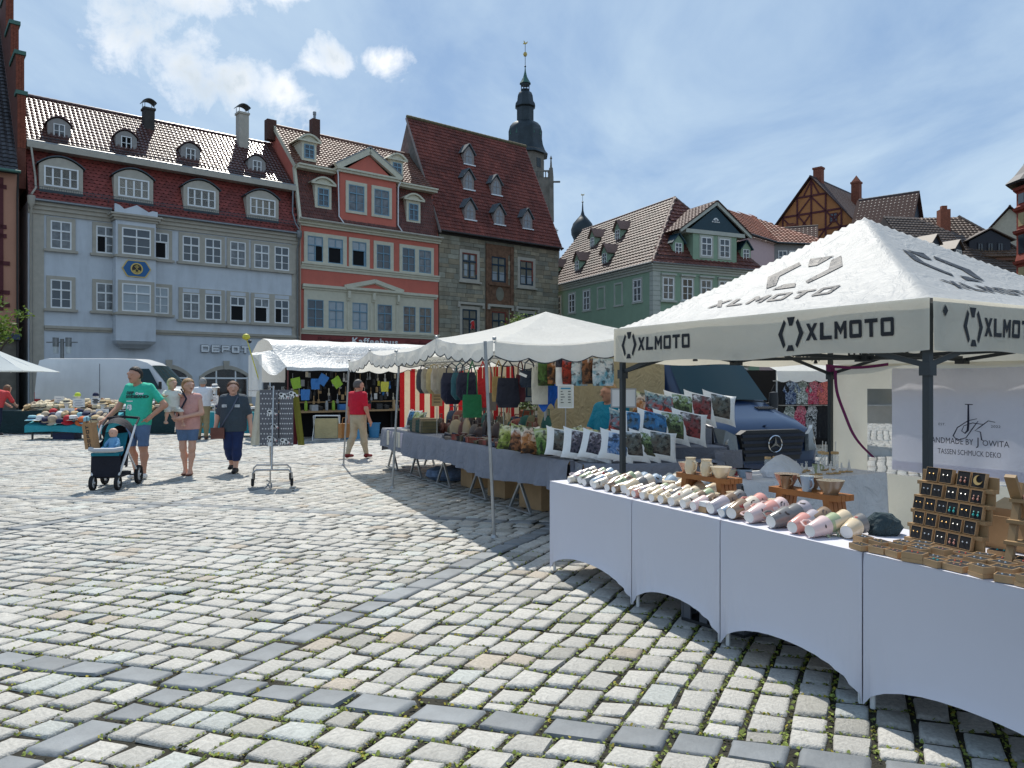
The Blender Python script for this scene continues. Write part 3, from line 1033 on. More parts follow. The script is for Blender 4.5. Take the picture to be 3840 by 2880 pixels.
def red_house():
	h=house('red_house','brick red house with cream window bands and gabled dormer above a coffee house sign','house',-14.76,53.57,51)
	W,D=11.5,10
	wall(h,[(.0,5.1),(W,5.1),(W,12.98),(0,12.98)],0,D,M_RED)
	wall(h,[(.0,0),(W,0),(W,5.1),(0,5.1)],.002,D-.002,M_REDD,'ground_floor')
	Mx=Matrix(((0,0,1,0),(1,0,0,0),(0,1,0,0),(0,0,0,1)))
	MB().prism([(-.1,12.98),(.92,16.85),(.7,17.05),(4.5,20.62),(9,17),(D,12.98)],.02,W-.02,0,Mx).build('roof_body',M_RED,h)
	ev=Vector((0,1.05,3.85)).normalized()
	tiles('mansard_tiles',h,M_TILEM,(0,-.14,12.98),(1,0,0),ev,[(0,0),(W,0),(W,4.0),(0,4.0)],.2,.26,'scale',tint=(.9,.75,.75))
	ev2=Vector((0,3.85,3.62)).normalized()
	tiles('roof_tiles',h,M_TILEB,(0,.62,17.02),(1,0,0),ev2,[(-.1,0),(W,0),(W,5.3),(-.1,5.3)],.27,.34,'pan',lift=.05,tint=(.95,.85,.78))
	ridge_caps(h,(0,4.5,20.72),(W,4.5,20.72),M_TILEB)
	t=MB()
	for z0,z1,d in((12.6,12.75,.14),(12.751,12.9,.28),(12.901,13.02,.42)):
		t.box(-.2,W+.12,-d,-.002,z0,z1)
	for a,b in((0,2.85),(7.98,W+.1)):
		t.box(a,b,.25,.9,16.72,16.9)
		t.box(a,b,.1,.9,16.901,17.02)
	for z0,z1,d in((9.6,9.8,.05),(9.801,9.95,.12),(9.951,10.07,.2),(5.05,5.2,.05),(5.201,5.32,.12),(5.321,5.43,.2)):
		t.box(.05,W+.05,-d,-.002,z0,z1)
	t.split('cornice',M_CREAM,h)
	MB().tube([(-.2,-.5,13.02),(W+.15,-.5,13.02)],.08,7).build('gutter',M_BEIGE,h)
	p=MB()
	p.tube([(-.08,-.2,12.9),(-.08,-.22,12.4),(-.08,-.22,0)],.06,7)
	p.build('downpipe',mat('pinkish pipe',(.38,.27,.2),.5,.1),h,True)
	up=[(.53,1.69,'right'),(2.08,3.24,'all'),(3.98,5.12,'all'),(5.98,7.14,None),(8.19,9.31,None),(9.66,10.78,None)]
	for i,(a,b,op)in enumerate(up):
		window(h,(a+b)/2,10.18,b-a,1.78,M_TEAL,-.03,M_GLASSB if i<3 else M_GLASS,open_=op,trans=.64,bar=.06)
	for x0,x1,hs in((.27,3.54,[(.53,1.69),(2.08,3.24)]),(3.72,5.40,[(3.98,5.12)]),(5.74,7.42,[(5.98,7.14)]),(7.94,11.03,[(8.19,9.31),(9.66,10.78)])):
		surround(h,x0,x1,10.071,12.22,.25,M_CREAM,d=.08,sill=False,holes=[(a,b,10.18,11.96)for a,b in hs])
	lo=[(.52,1.73),(2.12,3.3),(3.99,5.22),(6.05,7.28),(8.28,9.36),(9.7,10.8)]
	for i,(a,b)in enumerate(lo):
		window(h,(a+b)/2,5.54,b-a,1.95,M_TEAL,-.03,M_GLASSB if i in(1,2)else M_GLASS,trans=.66,bar=.06)
	surround(h,.27,11.03,5.431,8.2,.25,M_CREAM,d=.07,sill=False,holes=[(a,b,5.54,7.49)for a,b in lo])
	t=MB()
	t.box(.13,11.31,-.14,-.002,8.2,8.35)
	t.box(.13,11.31,-.26,-.002,8.351,8.55)
	t.split('cornice',M_CREAM,h)
	t=MB()
	t.box(3.4,8.1,-.34,-.261,8.40,8.56)
	t.xz([(3.35,8.551),(8.15,8.551),(5.75,9.12)],-.12,-.003)
	for a,b in(((3.3,8.56),(5.75,9.16)),((8.2,8.56),(5.75,9.16))):
		t.beam((a[0],-.2,a[1]),(b[0],-.2,b[1]),.3,.14,up=(0,1,0))
	for x in(3.65,5.67,7.75):
		t.box(x-.11,x+.11,-.30,-.261,7.75,8.3)
		t.box(x-.13,x+.13,-.20,-.0705,7.6,8.18)
	for x in(3.65,5.5,5.85,7.7):
		t.box(x-.09,x+.09,-.13,-.0705,5.5,7.55)
	t.build('pediment',M_CREAM,h)
	MB().xz([(4.5,8.62),(7.0,8.62),(5.75,8.95)],-.125,-.1205).build('pediment_field',M_RED,h)
	g=MB()
	g.box(3.02,7.66,-.03,3.9,13.1,16.82)
	g.xz([(3.02,16.82),(7.66,16.82),(5.34,18.45)],-.03,4.2)
	gb=g.build('gable_dormer',M_RED,h)
	t=MB()
	t.box(2.8,7.9,-.22,4.0,16.83,17.0)
	t.box(2.7,8.0,-.34,4.0,17.001,17.14)
	for a in(2.66,8.04):
		t.beam((a,-.12,17.16),(5.35,-.12,18.78),.5,.3,up=(0,1,0))
	t.build('gable_cornice',M_CREAM,gb)
	r=MB()
	for a in(2.6,8.1):
		r.slab([(a,-.3,17.3),(5.35,-.3,18.98),(5.35,4.3,18.98),(a,4.3,17.3)]if a>5 else[(5.35,-.3,18.98),(a,-.3,17.3),(a,4.3,17.3),(5.35,4.3,18.98)],.08)
	r.build('gable_roof',M_ZINC,gb)
	for a,b in((3.67,4.94),(5.76,7.03)):
		window(gb,(a+b)/2,14.16,b-a,1.9,M_TEAL,-.065,trans=.68,bar=.07)
		surround(gb,a-.22,b+.22,13.98,16.3,.2,M_CREAM,y=-.03,d=.08,sill=False,holes=[(a,b,14.16,16.06)])
	p=MB()
	p.tube([(2.75,-.2,16.9),(2.85,-.1,16.5),(2.9,-.12,13.6),(3.25,-.3,13.05)],.045,7)
	p.tube([(7.95,-.2,16.9),(7.8,-.1,16.5),(7.78,-.12,13.6),(8.1,-.3,13.05)],.045,7)
	p.split('downpipe',M_LETTER,gb,True)
	for cx in(1.8,9.29):
		pediment_dormer(h,cx,1.25,14.05,15.72,.12,1.2,(cx,14.2,.84,1.28),M_TEAL)
	for cx in(1.13,8.35):
		pediment_dormer(h,cx,1.1,17.5,18.85,1.0,2.0,(cx,17.68,.76,1.0),M_TEAL)
	for x,w,y,z0,z1 in((2.75,.62,4.0,19.5,21.75),(-.6,.7,4.4,19.6,21.1)):
		c=MB().box(x,x+w,y,y+.6,z0,z1).build('chimney',mat('dark brick',(.085,.04,.03),.9,.3,6),h)
		if x>0:
			MB().lathe([(.1,z1),(.1,z1+.35),(.13,z1+.36),(.13,z1+.6)],10,0,Matrix.Translation((x+.3,y+.3,0))).build('chimney_pot',M_ZINC,c)
	v=MB()
	v.slab([(-.12,-.2,12.9),(.06,-.2,12.9),(.06,.8,16.9),(-.12,.8,16.9)],.25)
	v.slab([(-.12,.55,16.95),(.06,.55,16.95),(.06,4.5,20.75),(-.12,4.5,20.75)],.3)
	v.build('verge_board',M_CREAM,h)
	me=text_mesh('Kaffeehaus',size=.74,ext=.03,bold=.012,space=1.12,sx=.98)
	w=max(v_.co.x for v_ in me.vertices)
	me.transform(MXZ(3.9,-.12,4.48)@Matrix.Diagonal((3.85/w,.88,1,1)))
	me.materials.clear()
	me.materials.append(M_WHITE)
	me.name='sign_lettering'
	link('sign_lettering',me,h)
	ms=mat('dark red script',(.16,.03,.03),.5,.05)
	text(h,'script_lettering','Bäckerei',ms,MXZ(1.2,-.05,4.5),size=.62,ext=.02,font_shear=.35)
	text(h,'script_lettering','Conditorei',ms,MXZ(8.35,-.05,4.5),size=.60,ext=.02,font_shear=.35)
	for a,b in((.6,3.2),(4.2,6.6),(7.6,10.6)):
		window(h,(a+b)/2,.4,b-a,3.2,M_TEAL,-.03,M_GLASS,trans=.75,cols=3,low=False,name='shop_window')
	return h
red_house()

# ------------------------------------------------------------ old stone pharmacy house
M_ASH=mat('old ashlar',(.27,.24,.175),.9,.22,1.6,bump=.5,bscale=14,attr='Col',stain=.35)
M_ASHB=mat('ashlar joints',(.20,.18,.135),.95,.3,2,bump=.4,bscale=12)
M_TILEO=mat('old red pantile',(.165,.046,.033),.7,.3,1.2,attr='Col')
M_NAVY=mat('dark blue window paint',(.012,.035,.06),.4,.1)
M_FRESCO=mat('faded fresco',(.16,.085,.05),.9,.5,3.5)
M_GREYW=mat('bleached timber',(.27,.23,.21),.85,.15,6)
M_SLATEG=mat('slate grey dormer roof',(.10,.12,.13),.5,.25,6)
M_REDPAINT=mat('oxide red paint',(.22,.05,.035),.8,.2,4)
def ashlar(parent,x0,x1,z0,z1,y,holes,course=.36,seed=3,name='ashlar_blocks',thick=.05,lo=.62,hi=1.0):
	r=random.Random(seed)
	mb=MB()
	cols=[]
	z=z0
	while z<z1-.05:
		hh=min(course*r.uniform(.8,1.25),z1-z)
		x=x0
		while x<x1-.02:
			L=min(r.uniform(.45,1.25),x1-x)
			if x1-x-L<.2:
				L=x1-x
			segs=[(x,x+L)]
			for a,b,c,d in holes:
				if z+hh>c and z<d:
					n=[]
					for p,q in segs:
						if q<=a or p>=b:
							n.append((p,q))
						else:
							if p<a:
								n.append((p,a))
							if q>b:
								n.append((b,q))
					segs=n
			for p,q in segs:
				if q-p<.06:
					continue
				t=thick+r.uniform(-.018,.02)
				g=.012
				mb.add([(p+g,y-t,z+g),(q-g,y-t,z+g),(q-g,y-t,z+hh-g),(p+g,y-t,z+hh-g),(p,y,z),(q,y,z),(q,y,z+hh),(p,y,z+hh)],[(0,1,2,3),(4,5,1,0),(5,6,2,1),(6,7,3,2),(7,4,0,3)])
				k=r.uniform(lo,hi)*1.35
				w=r.uniform(-.08,.08)
				cols+=[(k*(1+w),k,k*(1-w),1)]*8
			x+=L
		z+=hh
	mb.c=cols
	o=mb.build(name,M_ASH,parent)
	o['kind']='stuff'
	return o
def stone_house():
	h=house('stone_house','old sandstone house with very steep red roof and six pointed grey dormers','house',-5.78,60.84,51)
	W,D,ze,yr,zr=12.75,9.6,13.75,4.7,23.9
	wall(h,[(.03,0),(W-.03,0),(W-.03,ze),(.03,ze)],0,D,M_ASHB)
	Mx=Matrix(((0,0,1,0),(1,0,0,0),(0,1,0,0),(0,0,0,1)))
	MB().prism([(-.1,ze-.05),(yr,zr-.12),(D,ze-.05)],.0,W,0,Mx).build('gable_wall',mat('grey rubble gable',(.14,.13,.115),.95,.35,3,bump=.6,bscale=6),h)
	wins=[(2.21,3.7,10.1,12.2),(5.2,6.71,10.1,12.2),(8.27,9.75,10.08,12.2),(2.22,3.7,5.2,7.62),(5.25,6.75,5.2,7.62),(8.27,9.75,5.2,7.62),(2.2,3.7,.4,3.4),(5.2,6.8,.2,3.4),(8.3,9.8,.4,3.4)]
	holes=[(a-.26,b+.26,c-.2,d+.26)for a,b,c,d in wins]+[(4.55,7.6,8.1,10.0),(4.55,7.6,12.35,13.2),(4.5,4.95,4.5,13.2),(7.2,7.62,4.5,13.2)]
	ashlar(h,0,W,0,13.45,-.001,holes)
	for i,(a,b,c,d)in enumerate(wins):
		window(h,(a+b)/2,c,b-a,d-c,M_NAVY,-.01,M_GLASS,trans=.68,bar=.11)
		surround(h,a-.26,b+.26,c-.2,d+.26,.24,M_BEIGE if i not in(1,4)else M_FRESCO,d=.08,holes=[(a,b,c,d)])
		if i in(0,2,4):
			m=MB().box(a+.02,b-.02,-.05,-.012,d-.1,d-.002).box(b-.13,b-.01,-.05,-.012,c+.4,d-.1)
			m.build('painted_reveal',M_REDPAINT,h)
		if i==0:
			g=MB()
			for xx in(a+.25,a+.9):
				g.box(xx,xx+.3,-.002,.008,c+.25,c+1.2)
				g.box(xx,xx+.3,-.002,.008,c+1.55,c+1.95)
			g.split('curtain',M_GLASSB,h)
		if 0<i<3:
			g=MB()
			for xx in(a+.12,b-.62):
				g.box(xx,xx+.48,-.002,.008,c+.15,c+.85)
			g.split('curtain',M_GLASSB,h)
	m=MB()
	for a,b in((1.75,4.4),(4.75,7.48),(7.75,10.42)):
		m.box(a,b,-.22,-.085,8.0,8.2)
		for x in(a+.1,b-.1):
			m.box(x-.12,x+.12,-.2,-.085,7.75,8.0)
	m.split('hood_mould',M_BEIGE,h)
	m=MB()
	m.box(4.62,4.95,-.12,-.001,4.4,13.2)
	m.box(7.2,7.54,-.12,-.001,4.4,13.2)
	m.split('painted_pilaster',M_FRESCO,h)
	m=MB()
	m.box(4.95,7.2,-.06,-.001,8.2,9.9)
	m.box(4.95,7.2,-.06,-.001,12.46,13.2)
	m.split('fresco_panel',M_FRESCO,h)
	m=MB().lathe([(.42,0),(.42,.03)],16,0,Matrix.Translation((6.07,-.06,9.1))@Matrix.Rotation(rad(90),4,'X')@Matrix.Diagonal((1,1.4,1,1)))
	m.build('fresco_medallion',M_ASHB,h)
	MB().box(-.05,W+.05,-.2,-.002,13.45,13.7).build('eaves_board',M_LEAD,h)
	a=MB()
	q=[(-.30,0),(-.22,.12),(-.16,.55),(-.28,.72),(-.18,.98),(.12,1.05),(.24,.92),(.22,.2),(.34,.06),(.22,-.04),(.10,.08),(.08,.42),(-.04,.42),(-.06,.12),(-.16,-.06)]
	a.xz([(3.18+x*.62,6.05+z*.62)for x,z in q],-.20,-.13)
	o=a.build('pharmacy_letter',mat('red enamel',(.62,.03,.03),.4,.05),h)
	a=MB()
	c=[(-.0,.45)]
	a.xz([(3.18+(x*1.16)*.62,6.05+((z-.45)*1.12+.45)*.62)for x,z in q],-.125,-.10)
	a.build('pharmacy_letter_rim',M_WHITE,o)
	L=math.hypot(yr+.45,zr-ze+.1)
	ev=Vector((0,yr+.45,zr-ze+.1)).normalized()
	tiles('roof_tiles',h,M_TILEO,(0,-.45,ze-.1),(1,0,0),ev,[(-.1,0),(W+.1,0),(W+.1,L),(-.1,L)],.27,.36,'pan',lift=.05,tint=(1,.95,.9),patch=.5)
	ridge_caps(h,(-.1,yr,zr+.05),(W+.1,yr,zr+.05),mat('mossy ridge',(.13,.11,.06),.9,.3),r=.16)
	v=MB()
	for x in(-.14,W+.02):
		v.slab([(x,-.5,ze-.2),(x+.12,-.5,ze-.2),(x+.12,yr,zr),(x,yr,zr)],.2)
	v.split('verge_board',M_GREYW,h)
	MB().tube([(-.1,-.58,ze-.14),(W+.1,-.58,ze-.14)],.08,7).build('gutter',M_LEAD,h)
	k=(zr-ze+.1)/(yr+.45)
	for cx,z0 in((5.02,20.45),(4.07,17.9),(7.02,17.9),(3.16,15.0),(6.2,15.0),(9.33,15.05)):
		y=-.45+(z0-ze+.1)/k-.05
		m=MB()
		arch=[(cx-.55,z0),(cx+.55,z0),(cx+.55,z0+.85),(cx+.34,z0+1.22),(cx,z0+1.58),(cx-.34,z0+1.22),(cx-.55,z0+.85)]
		m.xz(arch,y,y+1.1)
		d=m.build('dormer',M_GREYW,h)
		g=MB()
		ins=[(cx-.33,z0+.06),(cx+.33,z0+.06),(cx+.33,z0+.8),(cx+.2,z0+1.08),(cx,z0+1.3),(cx-.2,z0+1.08),(cx-.33,z0+.8)]
		g.xz(ins,y-.012,y-.003)
		g.build('shutter',mat('grey glass board',(.25,.26,.27),.4,.25,5),d)
		g=MB().box(cx-.025,cx+.025,y-.03,y-.0125,z0+.06,z0+1.28).box(cx-.33,cx+.33,y-.03,y-.0125,z0+.66,z0+.71)
		g.build('glazing_bar',M_GREYW,d)
		r=MB()
		for s in(-1,1):
			p=[(cx,y-.14,z0+1.76),(cx+s*.72,y-.10,z0+.88),(cx+s*.78,y+.9,z0+.92),(cx,y+1.0,z0+1.80)]
			r.slab(p if s<0 else p[::-1],.06)
		r.build('dormer_roof',M_SLATEG,d)
		MB().box(cx-.62,cx+.62,y-.16,y+.1,z0-.1,z0-.002).build('sill',M_LETTER,d)
	return h
stone_house()
def church_tower():
	o=thing('church_tower','dark domed church tower with green spire and gold ball behind the steep roof','church tower',(2.23,130,0))
	M_TS=mat('tower sandstone',(.19,.17,.14),.9,.35,.9,bump=.5,bscale=3,stain=.5)
	M_DOME=mat('dark patinated copper',(.030,.040,.045),.45,.35,.8,metal=.35)
	M_GRN=mat('green copper',(.05,.13,.10),.6,.25,2)
	ph=math.pi/8
	c=lambda r:r/math.cos(math.pi/8)
	MB().box(-4.15,4.15,-4.15,4.15,0,35.4).build('tower_shaft',M_TS,o)
	MB().lathe([(c(3.1),33),(c(3.1),40.2),(c(3.35),40.3),(c(3.35),40.6)],8,0,None,1,ph).build('belfry',M_TS,o)
	MB().lathe([(c(3.75),40.0),(c(3.3),40.6),(c(2.95),41.6),(c(2.8),42.6),(c(2.82),43.8),(c(2.55),44.8),(c(2.1),45.4),(c(1.55),45.75)],8,0,None,1,ph).build('dome',M_DOME,o,True)
	MB().lathe([(c(1.4),45.7),(c(1.4),48.05),(c(1.68),48.3),(c(1.62),48.75),(c(1.35),49.2),(c(1.25),50.1),(c(1.05),50.65),(c(.72),50.95)],8,0,None,1,ph).build('upper_dome',M_DOME,o,True)
	l=MB()
	for i in range(8):
		a=ph+i*math.pi/4
		l.tube([(.7*math.cos(a),.7*math.sin(a),50.9),(.7*math.cos(a),.7*math.sin(a),52.3)],.075,5)
	l.lathe([(.78,51.1),(.78,51.28)],8,0,None,1,ph)
	l.lathe([(.82,51.95),(.82,52.3)],8,0,None,1,ph)
	l.build('lantern',M_DOME,o)
	MB().lathe([(1.0,52.25),(.72,52.7),(.35,53.4),(.14,54.3),(.07,55.0)],8,0,None,1,ph).build('spire',M_GRN,o)
	MB().tube([(0,0,54.6),(0,0,59.0)],.05,6).build('spire_rod',M_DOME,o)
	MB().lathe([(0,55.0),(.15,55.1),(.15,55.3),(0,55.4)],8).build('rod_knob',M_DOME,o)
	MB().lathe([(0.01,56.85),(.25,56.95),(.36,57.26),(.25,57.55),(.01,57.65)],12).build('gold_ball',M_GOLD,o,True)
	w=MB().xz([(-.4,59.0),(-.1,58.95),(.1,58.95),(.35,59.1),(.42,59.45),(.25,59.3),(0,59.2),(-.12,59.5),(-.3,59.55),(-.2,59.25)],-.03,.03)
	w.build('weathercock',M_GOLD,o)
	for a in(-120,-62,-150,-30):
		ca,sa=math.cos(rad(a)),math.sin(rad(a))
		d=Matrix.Translation((2.85*ca,2.85*sa,43.2))@Matrix.Rotation(rad(a+90),4,'Z')
		MB().add([d@Vector(p)for p in((-.2,-.1,0),(.2,-.1,0),(0,-.05,1.0),(-.2,.5,0),(.2,.5,0),(0,.4,1.0))],[(0,1,2),(3,5,4),(0,2,5,3),(1,4,5,2),(0,3,4,1)]).build('dome_dormer',M_GRN,o)
	for i in range(8):
		a=rad(-90+45*i)
		M_=Matrix.Rotation(a+rad(90),4,'Z')
		MB().box(-.5,.5,-3.16,-3.08,37.6,39.1,0,M_).build('belfry_louvre',mat('louvre',(.06,.07,.075),.8,.2),o)
	b=MB()
	for s in range(4):
		M_=Matrix.Rotation(s*math.pi/2,4,'Z')
		b.box(-4.3,4.3,-4.3,-4.1,36.25,36.5,0,M_)
		for i in range(15):
			b.box(-4.1+i*.56,-3.93+i*.56,-4.26,-4.14,35.4,36.25,0,M_)
	b.build('gallery_balustrade',M_TS,o)['kind']='stuff'
	for sx in(-1,1):
		for sy in(-1,1):
			MB().lathe([(.48,28),(.42,35.4),(.3,36.9),(.18,37.0),(.10,38.3),(.22,38.4),(.03,38.9)],6,0,Matrix.Translation((4.15*sx,4.15*sy,0))).build('pinnacle',M_TS,o)
	for sx in(-1.6,1.6):
		MB().box(sx-.45,sx+.45,-4.19,-4.1,27,32).build('tower_window',mat('louvre',(0,0,0)),o)
	MB().beam((4.3,-4.2,34.6),(5.6,-4.6,34.5),.25,.25).build('gargoyle',M_TS,o)
	s=thing('onion_spire','small dark onion spire with tiny weathervane behind the green house roof','spire',(10.1,110,0))
	MB().lathe([(1.3,15),(1.3,22.2),(1.62,22.9),(1.66,23.6),(1.35,24.5),(.75,25.2),(.3,25.7),(.13,26.3),(.07,27.4)],12).build('dome',M_DOME,s,True)
	MB().tube([(0,0,27.3),(0,0,28.7)],.03,5).lathe([(.01,27.4),(.17,27.55),(.01,27.72)],8).build('spire_rod',M_DOME,s)
	MB().xz([(-.2,28.5),(.2,28.5),(.25,28.75),(0,28.6),(-.22,28.75)],-.02,.02).build('weathervane',M_GOLD,s)
	p=thing('stone_pinnacle','small crocketed stone pinnacle between the steep roof and the green house','pinnacle',(7.16,125,0))
	MB().lathe([(.55,0),(.55,24.2),(.3,24.4),(.12,26.1),(.3,26.25),(.08,26.4),(.04,26.9)],6).build('shaft',M_TS,p)
	MB().box(-.35,.35,-.05,.05,26.45,26.6).build('finial',M_TS,p)
church_tower()

# ------------------------------------------------------------ green corner house and the houses to its right
M_GREEN=mat('sage green render',(.27,.38,.265),.85,.08,1.0,bump=.08,stain=.10)
M_GTRIM=mat('pale grey trim',(.46,.47,.41),.75,.1,3)
M_TILEW=mat('mottled tile',(.15,.088,.07),.6,.35,.7,attr='Col',spec=.4)
M_PETROL=mat('petrol slate',(.012,.045,.065),.5,.2,8)
def gable_dormer(parent,M,w,z0,zs,zp,depth,win,face,roofm,over=.14,wm=M_WHITE,tile=None):
	"""small gabled dormer built in the frame M (front at y=0, ridge along y)"""
	d=MB()
	d.xz([(-w/2,z0),(w/2,z0),(w/2,zs),(0,zp-.06),(-w/2,zs)],0,depth)
	d.v=[tuple(M@Vector(p))for p in d.v]
	o=d.build('dormer',face,parent)
	r=MB()
	k=(zp-zs)/(w/2)
	for s in(-1,1):
		a=(w/2+over)*s
		p=[(0,-.18,zp),(a,-.18,zs-over*k),(a,depth,zs-over*k),(0,depth,zp)]
		r.slab(p if s<0 else p[::-1],.07)
	r.v=[tuple(M@Vector(p))for p in r.v]
	r.build('dormer_roof',roofm,o)
	f=window(o,*win,fm=wm,y=0,trans=.66,bar=.05)
	f.location=M@Vector((win[0],-.015,win[1]))
	f.rotation_euler=M.to_euler()
	return o
def green_house():
	h=house('green_house','sage green corner house with hipped tile roof and a two window gable bay','house',10.46,57,65)
	W,D=10.2,19.0
	m=MB().box(0,W,0,D,0,10.3)
	m.build('wall',M_GREEN,h)
	xr,zr,yh=5.1,16.7,4.2
	A,B,Cc,Dd,R1,R2=(-.3,-.3,10.5),(W+.3,-.3,10.5),(W+.3,D,10.5),(-.3,D,10.5),(xr,yh,zr),(xr,D,zr)
	MB().add([A,B,Cc,Dd,R1,R2],[(0,1,4),(0,4,5,3),(1,2,5,4),(3,5,2),(0,3,2,1)]).build('roof_body',mat('roof boarding',(.06,.03,.025)),h)
	L=math.hypot(xr+.3,zr-10.5)
	ev=Vector((xr+.3,0,zr-10.5)).normalized()
	tiles('roof_tiles',h,M_TILEW,(-.34,-.3,10.55),(0,1,0),ev,[(0,0),(D+.3,0),(D+.3,L),(yh+.3,L)],.42,.40,'pan',lift=.06,tint=(.55,.53,.52),var=.45,patch=.5)
	L2=math.hypot(yh+.3,zr-10.5)
	ev2=Vector((0,yh+.3,zr-10.5)).normalized()
	tiles('hip_tiles',h,M_TILEW,(-.3,-.34,10.55),(1,0,0),ev2,[(0,0),(W+.6,0),(xr+.3,L2)],.42,.40,'pan',lift=.06,tint=(.85,.5,.45),var=.2)
	ridge_caps(h,A,(xr,yh,zr+.08),M_TILEW,r=.13)
	ridge_caps(h,(xr,yh,zr+.08),(xr,D,zr+.08),M_TILEW,r=.13)
	ridge_caps(h,B,(xr,yh,zr+.08),M_TILEW,r=.13)
	c=MB()
	for z0,z1,d in((9.95,10.15,.08),(10.151,10.32,.2),(10.321,10.47,.34)):
		c.box(-d,W+.2,-d,0-.002,z0,z1)
		c.box(-d,-.002,-.001,D,z0,z1)
	c.build('cornice',M_GTRIM,h)
	q=MB()
	for i in range(27):
		z=.2+i*.36
		q.box(-.05,.62,-.05,-.002,z+.012,z+.348)
		q.box(-.05,-.002,-.001,.40,z+.012,z+.348)
	q.split('quoin',M_GTRIM,h,gap=.004)
	q=MB()
	q.tube([(-.3,-.42,10.5),(W,-.42,10.5)],.07,6)
	q.tube([(-.42,-.3,10.5),(-.42,D,10.5)],.07,6)
	q.build('gutter',M_ZINC,h)
	for zz,(z0,z1)in enumerate(((7.86,9.52),(4.1,5.76),(1.0,2.8))):
		for a in(.83,2.61,4.38,6.15,7.92):
			window(h,a+.5,z0,1.0,z1-z0,M_WHITE,-.03)
			surround(h,a-.12,a+1.12,z0-.06,z1+.16,.12,M_GTRIM,d=.06,holes=[(a,a+1,z0,z1)],top=.14)
		for i,y in enumerate((1.5,4.15,6.75,9.1,11.65,14.2)):
			Mr=Matrix.Rotation(rad(-90),4,'Z')
			s=thing('window_bay',None,None,(0,y+.52,0),rad(-90),parent=h)if False else None
			yc=y+.52
			if zz==0 and i in(1,2):
				m=MB()
				for p in((yc-.62,yc-.48,z0,z1+.1),(yc+.48,yc+.62,z0,z1+.1),(yc-.48,yc+.48,z1-.04,z1+.1),(yc-.7,yc+.7,z0-.14,z0-.002)):
					m.box(-.06,-.002,*p)
				m.build('blind_window',M_GTRIM,h)
				continue
			w=window(h,0,z0,1.04,z1-z0,M_WHITE)
			w.location=(-.03,yc,z0)
			w.rotation_euler=(0,0,rad(-90))
			m=MB()
			for p in((yc-.66,yc-.52,z0,z1+.14),(yc+.52,yc+.66,z0,z1+.14),(yc-.52,yc+.52,z1,z1+.14),(yc-.74,yc+.74,z0-.14,z0-.002)):
				m.box(-.06,-.002,*p)
			m.build('window_surround',M_GTRIM,h)
	b=MB()
	b.xz([(3.62,10.32),(7.85,10.32),(7.85,13.1),(5.74,15.25),(3.62,13.1)],-.04,4.0)
	gb=b.build('gable_bay',M_GREEN,h)
	t=MB()
	t.box(3.55,7.95,-.12,-.041,10.33,10.62)
	t.box(2.9,8.6,-.16,2.2,13.02,13.32)
	t.build('bay_cornice',M_GTRIM,gb)
	MB().xz([(3.3,13.33),(8.2,13.33),(5.75,15.2)],-.10,-.0405).build('tympanum',M_PETROL,gb)
	t=MB()
	t.beam((2.3,-.2,13.12),(5.75,-.2,15.5),.3,.16,up=(0,1,0))
	t.beam((9.2,-.2,13.12),(5.75,-.2,15.5),.3,.16,up=(0,1,0))
	t.build('bargeboard',M_GTRIM,gb)
	r=MB()
	r.slab([(5.75,-.35,15.62),(2.2,-.35,13.15),(2.2,3.0,13.15),(5.75,4.0,15.62)],.08)
	r.slab([(9.3,-.35,13.15),(5.75,-.35,15.62),(5.75,4.0,15.62),(9.3,3.0,13.15)],.08)
	r.build('bay_roof',mat('roof boarding',(0,0,0)),gb)
	tiles('bay_tiles',gb,M_TILEW,(2.2,-.35,13.17),(0,1,0),(3.55,0,2.47),[(0,0),(3.6,0),(4.3,4.3),(0,4.3)],.4,.4,'pan',lift=.06)
	for a in(4.38,6.13):
		window(gb,a+.5,11.36,1.0,1.44,M_WHITE,-.075,trans=.64)
		surround(gb,a-.16,a+1.16,11.2,12.96,.16,M_GTRIM,y=-.04,d=.05,sill=False,holes=[(a,a+1,11.36,12.8)])
	l=MB()
	l.xz(arch_pts(5.36,6.14,14.0,.36,8),-.13,-.101)
	l.build('lunette_frame',M_WHITE,gb)
	l=MB()
	for a,b_ in((5.44,5.66),(5.7,5.82),(5.86,6.06)):
		l.box(a,b_,-.136,-.1305,14.04,14.26 if a==5.7 else 14.17)
	l.build('lunette_pane',M_GLASS,gb)
	for x in(2.55,9.15):
		gable_dormer(h,Matrix.Translation((x,.35,0)),.98,10.9,12.36,12.95,1.5,(0,11.3,.62,.95),M_GREEN,M_PETROL)
	k=(zr-10.5)/(xr+.3)
	for y,z in((8.88,13.85),(13.2,13.95),(7.68,11.5),(12.35,11.55),(16.8,11.6)):
		x=-.3+(z-10.5)/k
		M_=Matrix.Translation((x,y,0))@Matrix.Rotation(rad(-90),4,'Z')
		d=gable_dormer(h,M_,.95,z-.25,z+1.08,z+1.75,1.9,(0,z,.62,.95),M_GREEN,M_TILEW)
	g=MB()
	for z in(10.95,11.15):
		g.box(.2,3.4,-.02,.0,z-.012,z+.012)
	for i in range(22):
		g.box(.2+i*.15,.215+i*.15,-.02,0,10.9,11.16)
	g.build('snow_guard',M_ZINCD,h)['kind']='stuff'
	return h
green_house()
M_TILED=mat('dark grey tile',(.05,.047,.05),.5,.25,2,attr='Col',spec=.45)
M_TILEK=mat('brown black tile',(.085,.062,.05),.55,.3,1.5,attr='Col')
M_BRICK=mat('chimney brick',(.22,.075,.045),.9,.35,7,bump=.3)
M_OCHRE=mat('orange ochre render',(.42,.18,.065),.85,.12,1.0)
M_BEAM=mat('dark red timber',(.10,.025,.028),.8,.2,4)
M_NIGHT=mat('black blue slate hanging',(.012,.016,.028),.55,.3,9,bump=.2,bscale=16)
